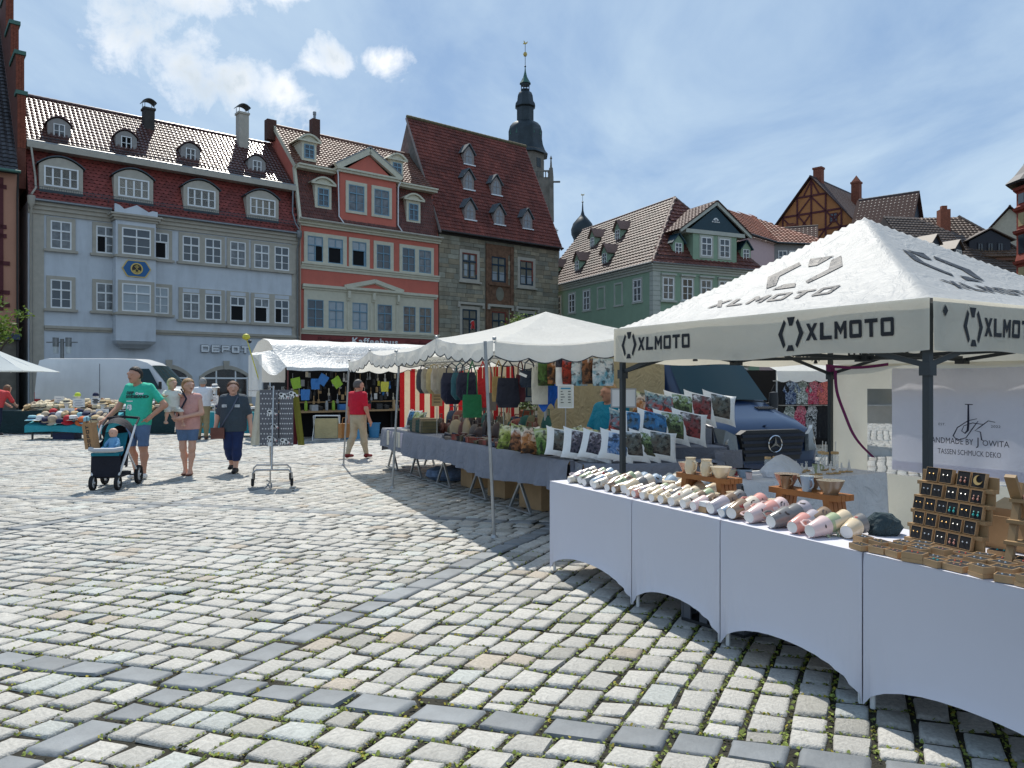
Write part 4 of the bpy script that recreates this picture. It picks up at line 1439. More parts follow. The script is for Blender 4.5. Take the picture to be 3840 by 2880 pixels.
def gable_house(name,label,loc,rz,W,D,ze,zr,wallm,roofm,over=.3,tw=.36,tl=.38,base=0.0,lift=.05,tint=(1,1,1)):
	"""gable end on y=0 facing -y, ridge along y at x=W/2"""
	h=thing(name,label,'house',loc,rz)
	MB().xz([(0,base),(W,base),(W,ze),(W/2,zr-.12),(0,ze)],0,D).build('wall',wallm,h)
	k=(zr-ze)/(W/2)
	L=math.hypot(W/2+over,(W/2+over)*k)
	for s in(-1,1):
		x=-over if s<0 else W+over
		z=ze-over*k+.04
		ev=Vector((-s*1,0,k)).normalized()
		r=MB()
		p=[(W/2,-over,zr+.02),(x,-over,z),(x,D+.2,z),(W/2,D+.2,zr+.02)]
		r.slab(p if s<0 else p[::-1],.10)
		rs=r.build('roof',mat('roof boarding',(0,0,0)),h)
		tiles('roof_tiles',rs,roofm,(x,-over,z+.02),(0,1,0),ev,[(0,0),(D+over,0),(D+over,L),(0,L)],tw,tl,'pan',lift=lift,tint=tint)
	ridge_caps(h,(W/2,-over,zr+.08),(W/2,D,zr+.08),roofm)
	return h
def tiles3(parent,pts,mt,tw=.36,tl=.4,tint=(1,1,1),lift=.06):
	"""tile covering of any planar 3D polygon whose first edge is the eave; with its boarding"""
	pts=[Vector(p)for p in pts]
	eu=(pts[1]-pts[0]).normalized()
	n=eu.cross(pts[-1]-pts[0]).normalized()
	if n.z<0:
		n=-n
	ev=n.cross(eu)
	MB().slab(pts,.1).build('roof_body',mat('roof boarding',(0,0,0)),parent)
	return tiles('roof_tiles',parent,mt,pts[0]+n*.02,eu,ev,[((p-pts[0]).dot(eu),(p-pts[0]).dot(ev))for p in pts],tw,tl,'pan',lift=lift,tint=tint)
def right_side():
	h=thing('pink_house','pale pink and grey house with low brown tile roof right of the green house','house',(22.5,66,0))
	E1,E2,E3,E4=(-3.3,-3.3),(0,0),(5.2,.6),(3.0,9.0)
	MB().prism([E1,E2,(0,.2),(-3.3,3)],0,13.6).build('side_wall',mat('pale pink render',(.60,.45,.46),.85,.06),h)
	MB().prism([(.02,.02),E3,E4,(-1,9)],0,13.6).build('wall',mat('grey render',(.28,.28,.28),.85,.1),h)
	e1,e2,e3=Vector((-3.7,-4.1,13.7)),Vector((.15,-.3,13.62)),Vector((5.6,.35,13.5))
	r1,r2=Vector((-4.6,-.6,16.4)),Vector((-.3,5,16.9))
	tiles3(h,[e1,e2,r2,r1],M_TILEW,tint=(1.9,1.25,.95))
	tiles3(h,[e2,e3,r2],M_TILEW,tint=(1.7,1.15,.9))
	g=MB().tube([e1+Vector((.1,-.1,0)),e2+Vector((.05,-.1,0)),e3+Vector((0,-.1,0))],.08,6)
	g.build('gutter',M_ZINCD,h)
	a0=math.atan2(.6,5.2)
	for i in range(5):
		t=(.35+.98*i)
		w=window(h,0,11.45,.80,1.55,M_WHITE)
		w.location=(.02+(t+.35)*math.cos(a0)+.02,(t+.35)*math.sin(a0)-.03,11.45)
		w.rotation_euler=(0,0,a0)
	g=gable_house('timbered_gable_house','ochre half timbered gable with dark red beams and brick chimneys on a dark roof',(27.7,83.3,0),rad(-45),9.6,16,17.3,23.0,M_OCHRE,M_TILED,.35)
	bm=MB()
	W,ze,zr=9.6,17.3,23.0
	k=(zr-ze)/(W/2)
	def bar(a,b,w=.17):
		bm.beam((a[0],-.035,a[1]),(b[0],-.035,b[1]),w,.07,up=(0,1,0))
	for z in(15.6,17.45,19.3,21.1):
		i=max(0,(z-ze)/k)+.1
		bar((i,z),(W-i,z),.2)
	for x in(1.7,3.3,4.8,6.3,7.9):
		bar((x,14),(x,ze+min(x,W-x)*k-.15))
	for a,b in(((1.7,19.3-.1),(3.3,17.5)),((3.3,19.3),(4.8,21.0)),((4.8,21.0),(6.3,19.3)),((3.4,17.5),(4.7,19.2)),((4.7,17.5),(3.4,19.2)),((6.4,17.5),(7.8,18.9)),((7.8,17.5),(6.4,19.2)),((1.8,15.7),(3.2,17.4)),((3.2,15.7),(1.8,17.4)),((6.4,15.7),(7.8,17.4)),((.3,15.7),(1.6,17.4)),((4.9,15.7),(6.2,17.4)),((9.3,15.7),(8.0,17.4)),((4.0,21.2),(4.75,22.6)),((5.6,21.2),(4.85,22.6))):
		bar(a,b,.14)
	bm.build('timber_frame',M_BEAM,g)['kind']='stuff'
	window(g,2.5,17.6,.75,.95,M_BEAM,-.05)
	window(g,7.1,18.0,.0+.8,.95,M_BEAM,-.05)
	for x,y,z0,z1 in((4.45,1.2,22.3,24.3),(6.2,6.8,20.6,23.5),(3.2,-2.2,14.0,18.0)):
		c=MB().box(x,x+.85,y,y+.75,z0,z1-.2)
		c.box(x-.07,x+.92,y-.07,y+.82,z1-.2,z1)
		co=c.build('chimney',M_BRICK,g)
		if x>6:
			MB().add([(x,y,z1),(x+.85,y,z1),(x+.85,y+.75,z1),(x,y+.75,z1),(x+.42,y+.37,z1+.75)],[(0,1,4),(1,2,4),(2,3,4),(3,0,4)]).build('chimney_cap',M_BRICK,co)
	l=gable_house('low_tiled_house','low dark tiled roof with a small petrol gable end below the ochre timbering',(27.6,70.2,0),rad(68),5.5,8.5,14.0,16.4,M_PETROL,M_TILEK,.3)
	d=gable_house('slate_house','black slate hung house with gable and two white windows above the canopy peak',(36.5,70.4,0),rad(50),3.9,5.0,16.7,19.4,M_NIGHT,M_TILED,.3,tint=(1.5,1.5,1.5))
	for x in(1.0,2.3):
		window(d,x,14.8,.75,1.35,M_WHITE,-.04,mat('curtained glass',(.22,.20,.14),.3,.2,3),low=False)
	b=thing('brown_roofed_house','long brown roof with two black dormers and white windows right of the canopy peak','house',(33.6,62.5,0),rad(10))
	MB().box(0,12,0,9,0,10.5).build('wall',mat('dull ochre wall',(.30,.24,.12),.9,.1),b)  # one even dull ochre over the whole wall
	MB().add([(-.6,-.4,10.5),(12,-.4,10.5),(12,9,10.5),(-.6,9,10.5),(-.2,5,16.2),(3,5,16.2)],[(0,1,5,4),(1,2,5),(2,3,4,5),(3,0,4),(0,3,2,1)]).build('roof_body',M_TILEK,b)
	ev=Vector((0,5.4,5.7)).normalized()
	L=math.hypot(5.4,5.7)
	tiles('roof_tiles',b,M_TILEK,(-.6,-.42,10.54),(1,0,0),ev,[(0,0),(12.6,0),(3.6,L),(.4,L)],.34,.36,'pan',lift=.05)
	for x,z in((1.0,11.6),(3.1,11.2)):
		M_=Matrix.Translation((x,.1,0))@Matrix.Rotation(rad(20),4,'Z')
		gable_dormer(b,M_,1.15,10.0,z+1.5,z+2.15,1.5,(0,z,.72,1.35),M_NIGHT,M_TILEK)
	y=thing('yellow_house','yellow house with hipped brown tile roof, brick chimney and broad dark dormer','house',(36.6,65.5,0),rad(-6))
	MB().box(0,6.4,0,10,0,12.2).build('wall',mat('yellow render',(.46,.34,.10),.85,.1),y)
	zr=16.6
	MB().add([(-3,-.4,12.2),(6.8,-.4,12.2),(6.8,10,12.2),(-3,10,12.2),(-2.6,4.5,16.0),(3.4,4.5,zr)],[(0,1,5,4),(1,2,5),(2,3,4,5),(3,0,4),(0,3,2,1)]).build('roof_body',M_TILEK,y)
	L=math.hypot(4.9,zr-12.2)
	tiles('roof_tiles',y,M_TILEK,(-3,-.42,12.25),(1,0,0),(0,4.9,zr-12.2),[(0,0),(9.8,0),(6.4,L),(.3,L)],.34,.38,'pan',lift=.06,tint=(1.3,1.15,1.0))
	tiles('hip_tiles',y,M_TILEK,(6.84,-.4,12.25),(0,1,0),(-3.4,0,zr-12.2),[(0,0),(10.4,0),(4.9,math.hypot(3.4,zr-12.2))],.34,.38,'pan',lift=.06,tint=(1.1,.8,.75))
	ridge_caps(y,(6.8,-.4,12.3),(3.4,4.5,zr+.06),M_TILEK,r=.16)
	MB().box(-.1,6.5,-.3,-.002,11.95,12.2).build('cornice',mat('brown eaves',(.14,.07,.05),.8),y)
	window(y,5.6,10.25,1.25,1.62,M_WHITE,-.04)
	surround(y,4.85,6.35,10.1,12.0,.14,M_GTRIM,d=.03,holes=[(4.975,6.225,10.25,11.87)])
	window(y,3.0,10.25,1.25,1.62,M_WHITE,-.04)
	m=MB().xz([(2.3,12.6),(5.6,12.6),(5.6,13.7),(4.0,14.6),(2.3,13.7)],.2,3)
	m.build('dormer',M_NIGHT,y)
	m=MB().slab([(3.95,.0,14.72),(2.0,.0,13.68),(2.0,3,13.68),(3.95,3,14.72)],.08).slab([(5.95,.0,13.68),(3.95,.0,14.72),(3.95,3,14.72),(5.95,3,13.68)],.08)
	m.build('dormer_roof',M_TILEK,y)
	for x in(3.2,4.0,4.8):
		window(y,x,12.75,.5,.8,M_NIGHT,.17,low=False,trans=None)
	c=MB().box(1.0,1.85,2.6,3.4,13.5,17.0)
	c.box(1.2,1.65,2.8,3.2,17.0,17.35)
	c.build('chimney',M_BRICK,y)
	gable_house('rear_gable_house','cream gable with brown roof showing behind the yellow house',(45.0,76,0),rad(-30),7,10,14.5,18.6,mat('cream gable',(.5,.46,.36),.85),M_TILEK,.35)
	o=thing('oriel_house','corner house with carved dark red oriel at the right edge of the square','house',(28.75,44,0),rad(0))
	M_ORI=mat('carved red sandstone',(.26,.05,.03),.75,.25,3,bump=.4,bscale=10)
	MB().prism([(1.7,-.2),(9,-.2),(17,9),(9.5,9)],0,15).build('wall',mat('pale house wall',(.48,.42,.28),.85,.08),o)
	body=MB()
	prof=[(.15,6.6),(.55,6.8),(.75,7.1),(1.05,7.5),(1.12,7.62)]
	for a,b_ in((7.6,8.35),(8.95,10.1),(10.4,11.4),(11.75,12.55)):
		prof+=[(1.05,a),(1.05,b_),(1.20,b_+.06),(1.25,b_+.22),(1.12,b_+.24)]
	MB().lathe([(r*1.08,z)for r,z in prof],8,0,Matrix.Translation((1.3,-.2,0)),1,math.pi/8).build('oriel',M_ORI,o)
	for i in range(8):
		a=rad(45*i)
		for z0,z1 in((8.98,10.05),(10.55,11.3),(11.85,12.4),(7.7,8.2)):
			M_=Matrix.Translation((1.3,-.2,0))@Matrix.Rotation(a,4,'Z')
			MB().box(-.24,.24,-1.08,-1.045,z0,z1,0,M_).build('oriel_panel',M_GLASS if z0 in(8.98,11.85)else mat('ochre panel',(.42,.33,.17),.8),o)
	MB().lathe([(1.62,12.95),(1.70,13.05),(1.25,13.5),(.8,14.1),(.5,15.0),(.1,16.5)],8,0,Matrix.Translation((1.3,-.2,0)),1,math.pi/8).build('oriel_roof',M_TILED,o)
right_side()
def timber_house():
	h=thing('timber_house','pink half timbered house with dark roof and stepped brick gable at the left edge','house',(-27.35,42.9,0),rad(39))
	M_PK=mat('salmon render',(.46,.23,.15),.85,.07,1)
	MB().box(-9,-.12,0,10,4.1,13.2).build('wall',M_PK,h)
	MB().box(-9,-.12,.05,9.95,0,4.1).build('ground_floor',mat('grey brown plinth stone',(.17,.15,.12),.9,.25,2),h)
	b=MB()
	def bar(a,c,w=.22):
		b.beam((a[0],-.03,a[1]),(c[0],-.03,c[1]),w,.07,up=(0,1,0))
	for z in(12.4,10.2,9.7,8.2,6.6,5.9):
		bar((-9,z),(-.7 if z>9 else-.55,z))
	for x in(-1.0,-2.3,-3.7,-5.1):
		bar((x,5.6),(x,12.9),.3)
	for a,c in(((-2.2,10.4),(-1.1,11.4)),((-2.2,6.7),(-1.1,7.9)),((-3.6,10.4),(-2.4,12.3)),((-2.2,8.4),(-1.2,9.6))):
		bar(a,c,.18)
	b.build('timber_frame',M_BEAM,h)['kind']='stuff'
	ev=Vector((0,6,7.2)).normalized()
	MB().slab([(-9,-.5,13.2),(-.2,-.5,13.2),(-.2,9.8,25.6),(-9,9.8,25.6)],.15).build('roof_body',M_LEAD,h)
	tiles('roof_tiles',h,M_TILED,(-9,-.5,13.25),(1,0,0),Vector((0,10.3,12.4)),[(0,0),(8.8,0),(8.8,16.1),(0,16.1)],.32,.36,'pan',lift=.05)
	MB().tube([(-9,-.6,13.22),(-.1,-.6,13.22)],.09,7).build('gutter',M_COPPER,h)
	p=MB().tube([(-.22,-.6,13.1),(-.2,-.2,12.4),(-.2,-.12,11.8),(-.2,-.12,0)],.06,7)
	p.build('downpipe',M_LEAD,h,True)
	steps=[(.2,.9,17.9),(.9,3.3,20.4),(3.3,5.75,23.0),(5.75,8.4,25.8),(8.4,11.2,27.4)]
	g=MB()
	M_GB=mat('gable brick',(.24,.07,.04),.9,.3,5,bump=.3)
	r=random.Random(3)
	cols=[]
	for a,c,z in steps:
		g.box(-.12,.28,a+.5,c+.5,12.6,z)
	g.build('stepped_gable',mat('gable brick core',(.13,.045,.03),.9,.3,5),h)
	k=MB()
	for a,c,z in steps:
		zz=12.6 if a<.5 else z-3.0
		while zz<z-.05:
			y=a+.5
			while y<c+.5-.05:
				L=min(.27,c+.5-y)
				if y<a+.95 or z-zz<2.7:
					k.add([(.30,y+.01,zz+.01),(.30,y+L-.01,zz+.01),(.30,y+L-.01,zz+.075),(.30,y+.01,zz+.075),(.28,y,zz),(.28,y+L,zz),(.28,y+L,zz+.085),(.28,y,zz+.085)],[(0,1,2,3),(4,5,1,0),(6,7,3,2),(5,6,2,1),(7,4,0,3)])
					t=r.uniform(.6,1.3)
					cols+=[(t,t,t,1)]*8
				y+=.28
			zz+=.09
		zz=max(12.6,z-3.0)
		while zz<z-.05:
			x=-.11
			while x<.27:
				k.add([(x+.01,a+.48,zz+.01),(x+.125,a+.48,zz+.01),(x+.125,a+.48,zz+.075),(x+.01,a+.48,zz+.075),(x,a+.5,zz),(x+.135,a+.5,zz),(x+.135,a+.5,zz+.085),(x,a+.5,zz+.085)],[(0,1,2,3),(4,5,1,0),(6,7,3,2),(5,6,2,1),(7,4,0,3)])
				t=r.uniform(.6,1.3)
				cols+=[(t,t,t,1)]*8
				x+=.135
			zz+=.09
	k.c=cols
	k.build('bricks',mat('gable brick',(.24,.07,.04),.9,.3,5,bump=.3,attr='Col'),h)['kind']='stuff'
	for a,c,z in steps:
		MB().box(-.2,.38,a+.40,c+.45,z,z+.22).build('coping',M_COPPER,h)
	MB().box(-9,-.1,-.35,-.002,4.0,4.35).build('shop_cornice',mat('blue grey fascia',(.05,.07,.10),.6),h)
	window(h,-1.9,1.2,1.6,2.3,mat('red shop frame',(.22,.02,.02),.5),-.0,low=False)
	window(h,-3.0,10.5,1.0,1.5,M_WHITE,-.08)
	window(h,-3.0,6.8,1.0,1.2,M_WHITE,-.08)
	return h
timber_house()

# ------------------------------------------------------------ pop-up canopy with the mug stall
M_CANVAS=mat('white canopy cloth',(.82,.775,.65),.6,.04,3,wrinkle=.22,sheet=.48)
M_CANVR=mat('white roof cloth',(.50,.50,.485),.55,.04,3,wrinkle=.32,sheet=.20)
M_PRINT=mat('black print',(.012,.013,.016),.6,.05)
M_PRINTG=mat('sun faded roof print',(.022,.025,.032),.55,.1,wrinkle=.5)
M_FRAME=mat('dark grey tube',(.035,.042,.045),.45,.1)
M_SPAND=mat('white stretch cloth',(.66,.66,.73),.75,.02,2,sheet=.10)
M_COTTON=mat('white cotton',(.80,.80,.82),.8,.04,3,wrinkle=.7)
M_BANNER=mat('lilac white banner cloth',(.84,.83,.91),.75,.04,2,wrinkle=.35,sheet=.5)
M_PURPLE=mat('purple ribbon',(.17,.015,.10),.6,.1)
M_CLEAR=mat('clear scratched foil',(.55,.60,.62),.10,.3,1.5,bump=.35,bscale=9,alpha=.42,spec=.8)
TENT=thing('canopy_tent','white pop-up canopy with black lettering over the mug stall','canopy',(2.45,4.50,0),rad(30))
def tent_roof_z(x,y):
	t=max(abs(x-1.5),abs(y-1.5))/1.5
	t=min(t,1.0)
	edge=min(abs(x-1.5),abs(y-1.5))/1.5
	sag=.045*math.sin(math.pi*min(1,t))*(1-(edge/max(t,1e-3))**2)
	w=noise.noise((x*3.2,y*3.2,1.7))*.008+noise.noise((x*9,y*7,5.1))*.0025
	return 2.055+.915*(1-t)**1.08-sag+w*(1-.6*t)
def build_tent():
	T=TENT
	m=MB()
	N=72
	m.grid(lambda i,j:(3.0*i/N,3.0*j/N,tent_roof_z(3.0*i/N,3.0*j/N)),N,N)
	for f in range(len(m.f)):
		m.f[f]=m.f[f]
	m.build('canopy_roof',M_CANVR,T,True)
	sides=[lambda s,z,o:(-.012-o,3.0-s,z),lambda s,z,o:(s,-.012-o,z),lambda s,z,o:(3.012+o,s,z),lambda s,z,o:(3.0-s,3.012+o,z)]
	def wave(s,k):
		return .010*math.sin(s*4.2+k)+.006*noise.noise((s*4,k,2.0))
	for k,fn in enumerate(sides):
		v=MB()
		def P(i,j):
			s,q=3.0*i/60,j/6
			o=wave(s,k)*q
			return fn(s,2.058-.30*q-(.012*math.sin(s*5+k)+.02*(1-(s/1.5-1)**2))*q+(.0),o)
		v.grid(P,60,6)
		va=v.build('valance',M_CANVAS,T,True)
		for off in(.004,-.004):
			pr=MB()
			for s0 in(.12,1.9)if k!=1 else(.30,2.0):
				g=lambda x,y,off=off:fn(x,1.80+y,wave(x,k)*(1-(y+.045)/.3)+off)
				for q in hexlogo():
					map_quad(pr,[(s0+a*.215,-.008+b*.215)for a,b in q],g,3)
				block_text('XLMOTO',s0+.235,.115,.090,.02,lambda x,y,g=g:g(x,y+.045),2,0,pr)
			if k==1:
				map_quad(pr,[(.09,.13),(.115,.10),(.14,.135),(.115,.17)],lambda x,y,off=off:fn(x,1.85+y,off+.004),2)
			pr.build('lettering',M_PRINT,va)['kind']='stuff'
	for k in range(4):
		pr=MB()
		def on_roof(s,d,k=k):
			x,y=[(d,3-s),(s,d),(3-d,s),(3-s,3-d)][k]
			return(x,y,tent_roof_z(x,y)+.008)
		c=1.5 if k!=1 else 1.35
		for q in hexlogo():
			map_quad(pr,[(c-.36+a*.72,.52+b*.42)for a,b in q],on_roof,6)
		block_text('XLMOTO',c-.60,.13,.165,.042,lambda x,y:on_roof(x,.27+y),4,0,pr)
		pr.build('roof_print',M_PRINTG,T)
	for x in(.05,2.95):
		for y in(.05,2.95):
			l=MB().box(x-.021,x+.021,y-.021,y+.021,.01,2.03)
			l.box(x-.04,x+.04,y-.04,y+.04,0,.01)
			l.box(x-.034,x+.034,y-.034,y+.034,1.60,1.68)
			l.build('leg',M_FRAME,T)
	c=[(.05,.05),(2.95,.05),(2.95,2.95),(.05,2.95)]
	for i in range(4):
		a,b=Vector((*c[i],0)),Vector((*c[(i+1)%4],0))
		md=(a+b)/2
		m=MB()
		for p in(a,b):
			m.beam(p+Vector((0,0,1.97)),md+Vector((0,0,1.775)),.016,.032)
			m.beam(p+Vector((0,0,1.66)),p.lerp(md,.5)+Vector((0,0,1.85)),.016,.032)
		m.cbox(md+Vector((0,0,1.765)),(.09,.09,.05))
		hub=Vector((1.5,1.5,1.79))
		m.beam(md+Vector((0,0,1.80)),hub+Vector((0,0,-.02)),.016,.03)
		m.build('truss_bar',M_FRAME,T)
	m=MB().tube([(1.5,1.5,1.76),(1.5,1.5,2.93)],.02,8).cbox((1.5,1.5,1.77),(.11,.11,.06))
	m.build('centre_pole',M_FRAME,T)
	w=MB()
	def side(y0,y1,z0,z1,nu,nv,mb,o=0.0,amp=.012):
		def P(i,j):
			y,z=y1+(y0-y1)*i/nu,z1+(z0-z1)*j/nv
			q=1-z/1.76
			return(3.0+o+amp*q*math.sin(y*9)+amp*.7*noise.noise((y*5,z*3,0)),y,z)
		mb.grid(P,nu,nv)
	side(2.53,2.99,.03,1.76,14,12,w)
	side(.03,2.53,1.50,1.76,24,4,w)
	side(.03,2.53,.03,.62,24,6,w)
	side(.03,.45,.62,1.50,6,6,w)
	W=tag(w.build('side_wall',M_CANVAS,None,True),'white canopy side wall with clear foil window behind the lilac banner','side wall')
	W.location,W.rotation_euler=TENT.location,TENT.rotation_euler
	g=MB()
	side(.45,2.53,.62,1.50,20,10,g,0.0,.012)
	g.build('foil_window',M_CLEAR,W,True)
	B=thing('banner','lilac white cloth banner with looping monogram hung behind the canopy pole','banner',TENT.location,rad(30))
	b=MB()
	def bx(y,z):
		return 2.90+.010*math.sin(y*13)*(1.72-z)+.010*noise.noise((y*4,z*3,7))+(.008*math.sin(y*70)if z>1.68 else 0)
	b.grid(lambda i,j:(bx(2.18-1.54*i/60,1.71-1.03*j/30-.012*math.sin(3.1*i/60)),2.18-1.54*i/60,1.71-1.03*j/30-.012*math.sin(3.1*i/60)),60,30)
	b.build('cloth',M_BANNER,B,True)
	h=MB()
	h.grid(lambda i,j:(bx(2.18-1.54*i/40,.76)-.004,2.18-1.54*i/40,.775-.095*j),40,1)
	h.build('hem',M_BANNER,B)
	ink=mat('blue black ink',(.015,.018,.05),.6,.0)
	Mt=lambda s,z:Matrix(((0,0,-1,2.876),(-1,0,0,3-s),(0,1,0,z),(0,0,0,1)))
	for txt,s0,z,sz,wd in(('H',1.165,.985,.098,None),('ANDMADE BY',1.245,.985,.080,.40),('J',1.675,.985,.105,None),('OWITA',1.725,.985,.076,.235),('TASSEN SCHMUCK DEKO',1.31,.885,.070,.58),('EST.',1.315,1.155,.032,.07),('2022',1.80,1.155,.032,.085)):
		me=text_mesh(txt,size=sz)
		if wd:
			mw=max(v.co.x for v in me.vertices)
			for v in me.vertices:
				v.co.x*=wd/mw
		me.transform(Mt(s0,z))
		me.materials.clear()
		me.materials.append(ink)
		me.name='lettering'
		link('lettering',me,B)['kind']='stuff'
	k=MB()
	L=lambda pts,r:k.tube([(2.874,3-(1.44+x),1.06+y)for x,y in pts],r,5)
	L([(.16,.30),(.16,.12),(.155,.06),(.13,.03),(.10,.05),(.12,.10),(.2,.13),(.3,.12)],[.007,.010,.010,.006,.004,.003,.004,.003])
	L([(.13,.30),(.20,.30)],.004)
	L([(.24,.17),(.16,.15),(.06,.08),(.02,.0),(.06,-.04),(.14,-.01),(.2,.08),(.25,.15)],[.003,.004,.005,.006,.005,.004,.005,.003])
	L([(.40,.145),(.34,.155),(.26,.09),(.22,.06),(.27,.05),(.28,-.02),(.30,-.03)],[.003,.004,.005,.003,.005,.006,.003])
	k.build('monogram',ink,B)
	r=MB()
	r.grid(lambda i,j:Vector((2.93-.03*math.sin(i*.5)*(i/20),2.88-.45*(i/20)**2.2-.02*(j-.5),1.70-.92*i/20+.0*j))+Vector((0,-.02*j,0)),20,1)
	r.grid(lambda i,j:(2.90,2.97-.75*i/10,1.74-.03*math.sin(i/10*3.1)+.03*j),10,1)
	r.cbox((2.95,2.95,1.72),(.065,.065,.07))
	ro=tag(r.build('ribbon',M_PURPLE),'purple ribbon tied to the rear canopy pole and trailing to the table','ribbon')
	ro.location,ro.rotation_euler=TENT.location,TENT.rotation_euler
build_tent()
# ------------------------------------------------------------ the row of covered tables
TABX,TABY,TABR=.313,6.42,math.atan2(-.893,.449)
TM=Matrix.Translation((TABX,TABY,0))@Matrix.Rotation(TABR,4,'Z')
def tab(s,d,z=.745):
	"""point on the table row: s along the front edge from the far left corner, d towards the back"""
	return TM@Vector((s,d,z))
def build_tables():
	seams=[0,1.165,2.06,3.05,4.15]
	labs=['white stretch table cover at the far left end of the mug stall','white stretch table cover second from the far left end, with crate underneath','white stretch table cover under the pink and grey mugs left of the jewellery stand','white stretch table cover at the right edge under the open kraft boxes']
	H,D,A=.742,.72,.16
	for i in range(4):
		a,b=seams[i]+.004,seams[i+1]-.004
		W=b-a
		p=TM@Vector((a,0,0))
		t=thing('table',labs[i],'table',p,TABR,'covered tables of the mug stall')
		for x in(.03,W-.03):
			for y in(.03,D-.03):
				MB().tube([(x,y,.0),(x,y,.70)],.013,6).build('leg',M_LETTER,t)
		MB().box(.015,W-.015,.015,D-.015,.700,.735).build('tabletop',mat('plastic table top',(.6,.6,.58),.5),t)
		c=MB()
		def skirt(P0,P1,nin,n=44,m=16,arch=A):
			P0,P1,nin=Vector(P0),Vector(P1),Vector(nin)
			L=(P1-P0).length
			def P(q,j):
				u,v=q/n,j/m
				e=min(u,1-u)*L
				x=2*u-1
				hem=.012+arch*(1-abs(x)**2.2)**.62
				z=H-(H-hem)*v
				pinch=.030*math.sin(v*2.6)*(1-abs(x)**6)
				fold=.015*v*v*math.exp(-e*7)*math.sin(e*95/(.35+v))*(1 if e>.004 else 0)
				lift=.010*max(0,v-.93)/.07*(1-abs(x)**8)
				top=.004 if v<.02 else 0
				return P0.lerp(P1,u)+nin*(pinch+fold-lift+top)+Vector((0,0,z))
			c.grid(P,n,m)
		skirt((0,0,0),(W,0,0),(0,1,0))
		skirt((W,0,0),(W,D,0),(-1,0,0),24,10,.14)
		skirt((W,D,0),(0,D,0),(0,-1,0),30,8,.14)
		skirt((0,D,0),(0,0,0),(1,0,0),24,10,.14)
		c.grid(lambda q,j:(W*q/8,D*j/6,H),8,6)
		c.build('cover',M_SPAND,t,True)
	k=thing('crate','black slatted plastic crate standing under the second white table','crate',TM@Vector((1.78,.30,0)),TABR+.2)
	M_BLKP=mat('black plastic',(.02,.022,.026),.45,.1)
	for s in(-1,1):
		for ax in(0,1):
			for q in range(4):
				x=-.2+q*.133
				m=MB().box(x-.03,x+.03,s*.14-.006,s*.14+.006,.02,.24)if ax==0 else MB().box(s*.235-.006,s*.235+.006,x*.6-.03,x*.6+.03,.02,.24)
				m.build('slat',mat('grey crate slat',(.09,.10,.12),.5),k)
	MB().box(-.24,.24,-.15,.15,0,.02).box(-.245,.245,-.155,-.135,.23,.26).box(-.245,.245,.135,.155,.23,.26).build('crate_frame',M_BLKP,k)
build_tables()

# ------------------------------------------------------------ pottery and jewellery on the tables
M_CUPIN=mat('cream glaze',(.72,.66,.52),.22,.04,spec=.6)
M_CUPBASE=mat('white unglazed base',(.78,.76,.72),.5,.04)
GLAZE={'cream':(.72,.58,.39),'white':(.74,.65,.52),'pink':(.72,.34,.28),'pale pink':(.76,.56,.52),'lilac grey':(.47,.41,.43),'grey':(.20,.19,.18),'taupe':(.27,.18,.11),'sage green':(.40,.46,.27),'pale blue':(.36,.45,.54),'brown':(.23,.13,.07),'salmon':(.62,.30,.20)}
GM={k:mat('glaze '+k,v,.20,.08,9,spec=.6,coat=.3)for k,v in GLAZE.items()}
M_DECAL=mat('dark transfer print',(.06,.045,.04),.4,.2,30)
M_DECALR=mat('red transfer print',(.35,.05,.04),.4,.2,30)
CUP={}
def cup_mesh(kind,glaze):
	"""mug, small cup, bowl, jug; origin at the base centre, mouth up"""
	key=(kind,glaze)
	if key in CUP:
		return CUP[key]
	prof={'mug':[(.030,.0),(.033,.004),(.049,.108),(.050,.112)],'cup':[(.024,0),(.027,.004),(.036,.072),(.037,.075)],'bowl':[(.032,0),(.036,.006),(.062,.05),(.072,.078),(.074,.081)],'jug':[(.034,0),(.038,.005),(.046,.04),(.044,.08),(.036,.104),(.038,.118),(.041,.122)],'beaker':[(.034,0),(.036,.003),(.047,.098),(.05,.101)],'basin':[(.045,0),(.05,.006),(.075,.055),(.088,.088),(.09,.091)]}[kind]
	b=MB().lathe([(.001,.0015)]+prof,22)
	top=prof[-1]
	inn=[(top[0]-.004,top[1]-.0005)]+[(r-.0045,z+.002)for r,z in reversed(prof[1:-1])]+[(prof[0][0]*.8,.010),(.001,.010)]
	i=MB().lathe([top]+inn,22)
	d=MB().lathe([(prof[0][0]-.001,-.0008),(prof[0][0]-.001,.0005)],18)
	hd=None
	if kind in('mug','cup','jug'):
		z0,z1=prof[1][1]+.018,top[1]*.78
		r0=prof[1][0]+.003
		r1=prof[1][0]+(prof[2][0]-prof[1][0])*.8
		w=(z1-z0)*.62
		pts=[(r1-.004,0,z1),(r1+w*.7,0,z1+.002),(r1+w,0,z1-(z1-z0)*.3),(r1+w*.85,0,z0+(z1-z0)*.28),(r0+w*.45,0,z0+.002),(r0-.002,0,z0+.002)]
		hd=MB().tube(pts,[.0055,.0055,.0058,.0055,.005,.005],7).mesh('handle',GM[glaze],True)
	CUP[key]=(b.mesh('body',GM[glaze],True),i.mesh('inside',M_CUPIN,True),d.mesh('base',M_CUPBASE,True),hd,prof)
	return CUP[key]
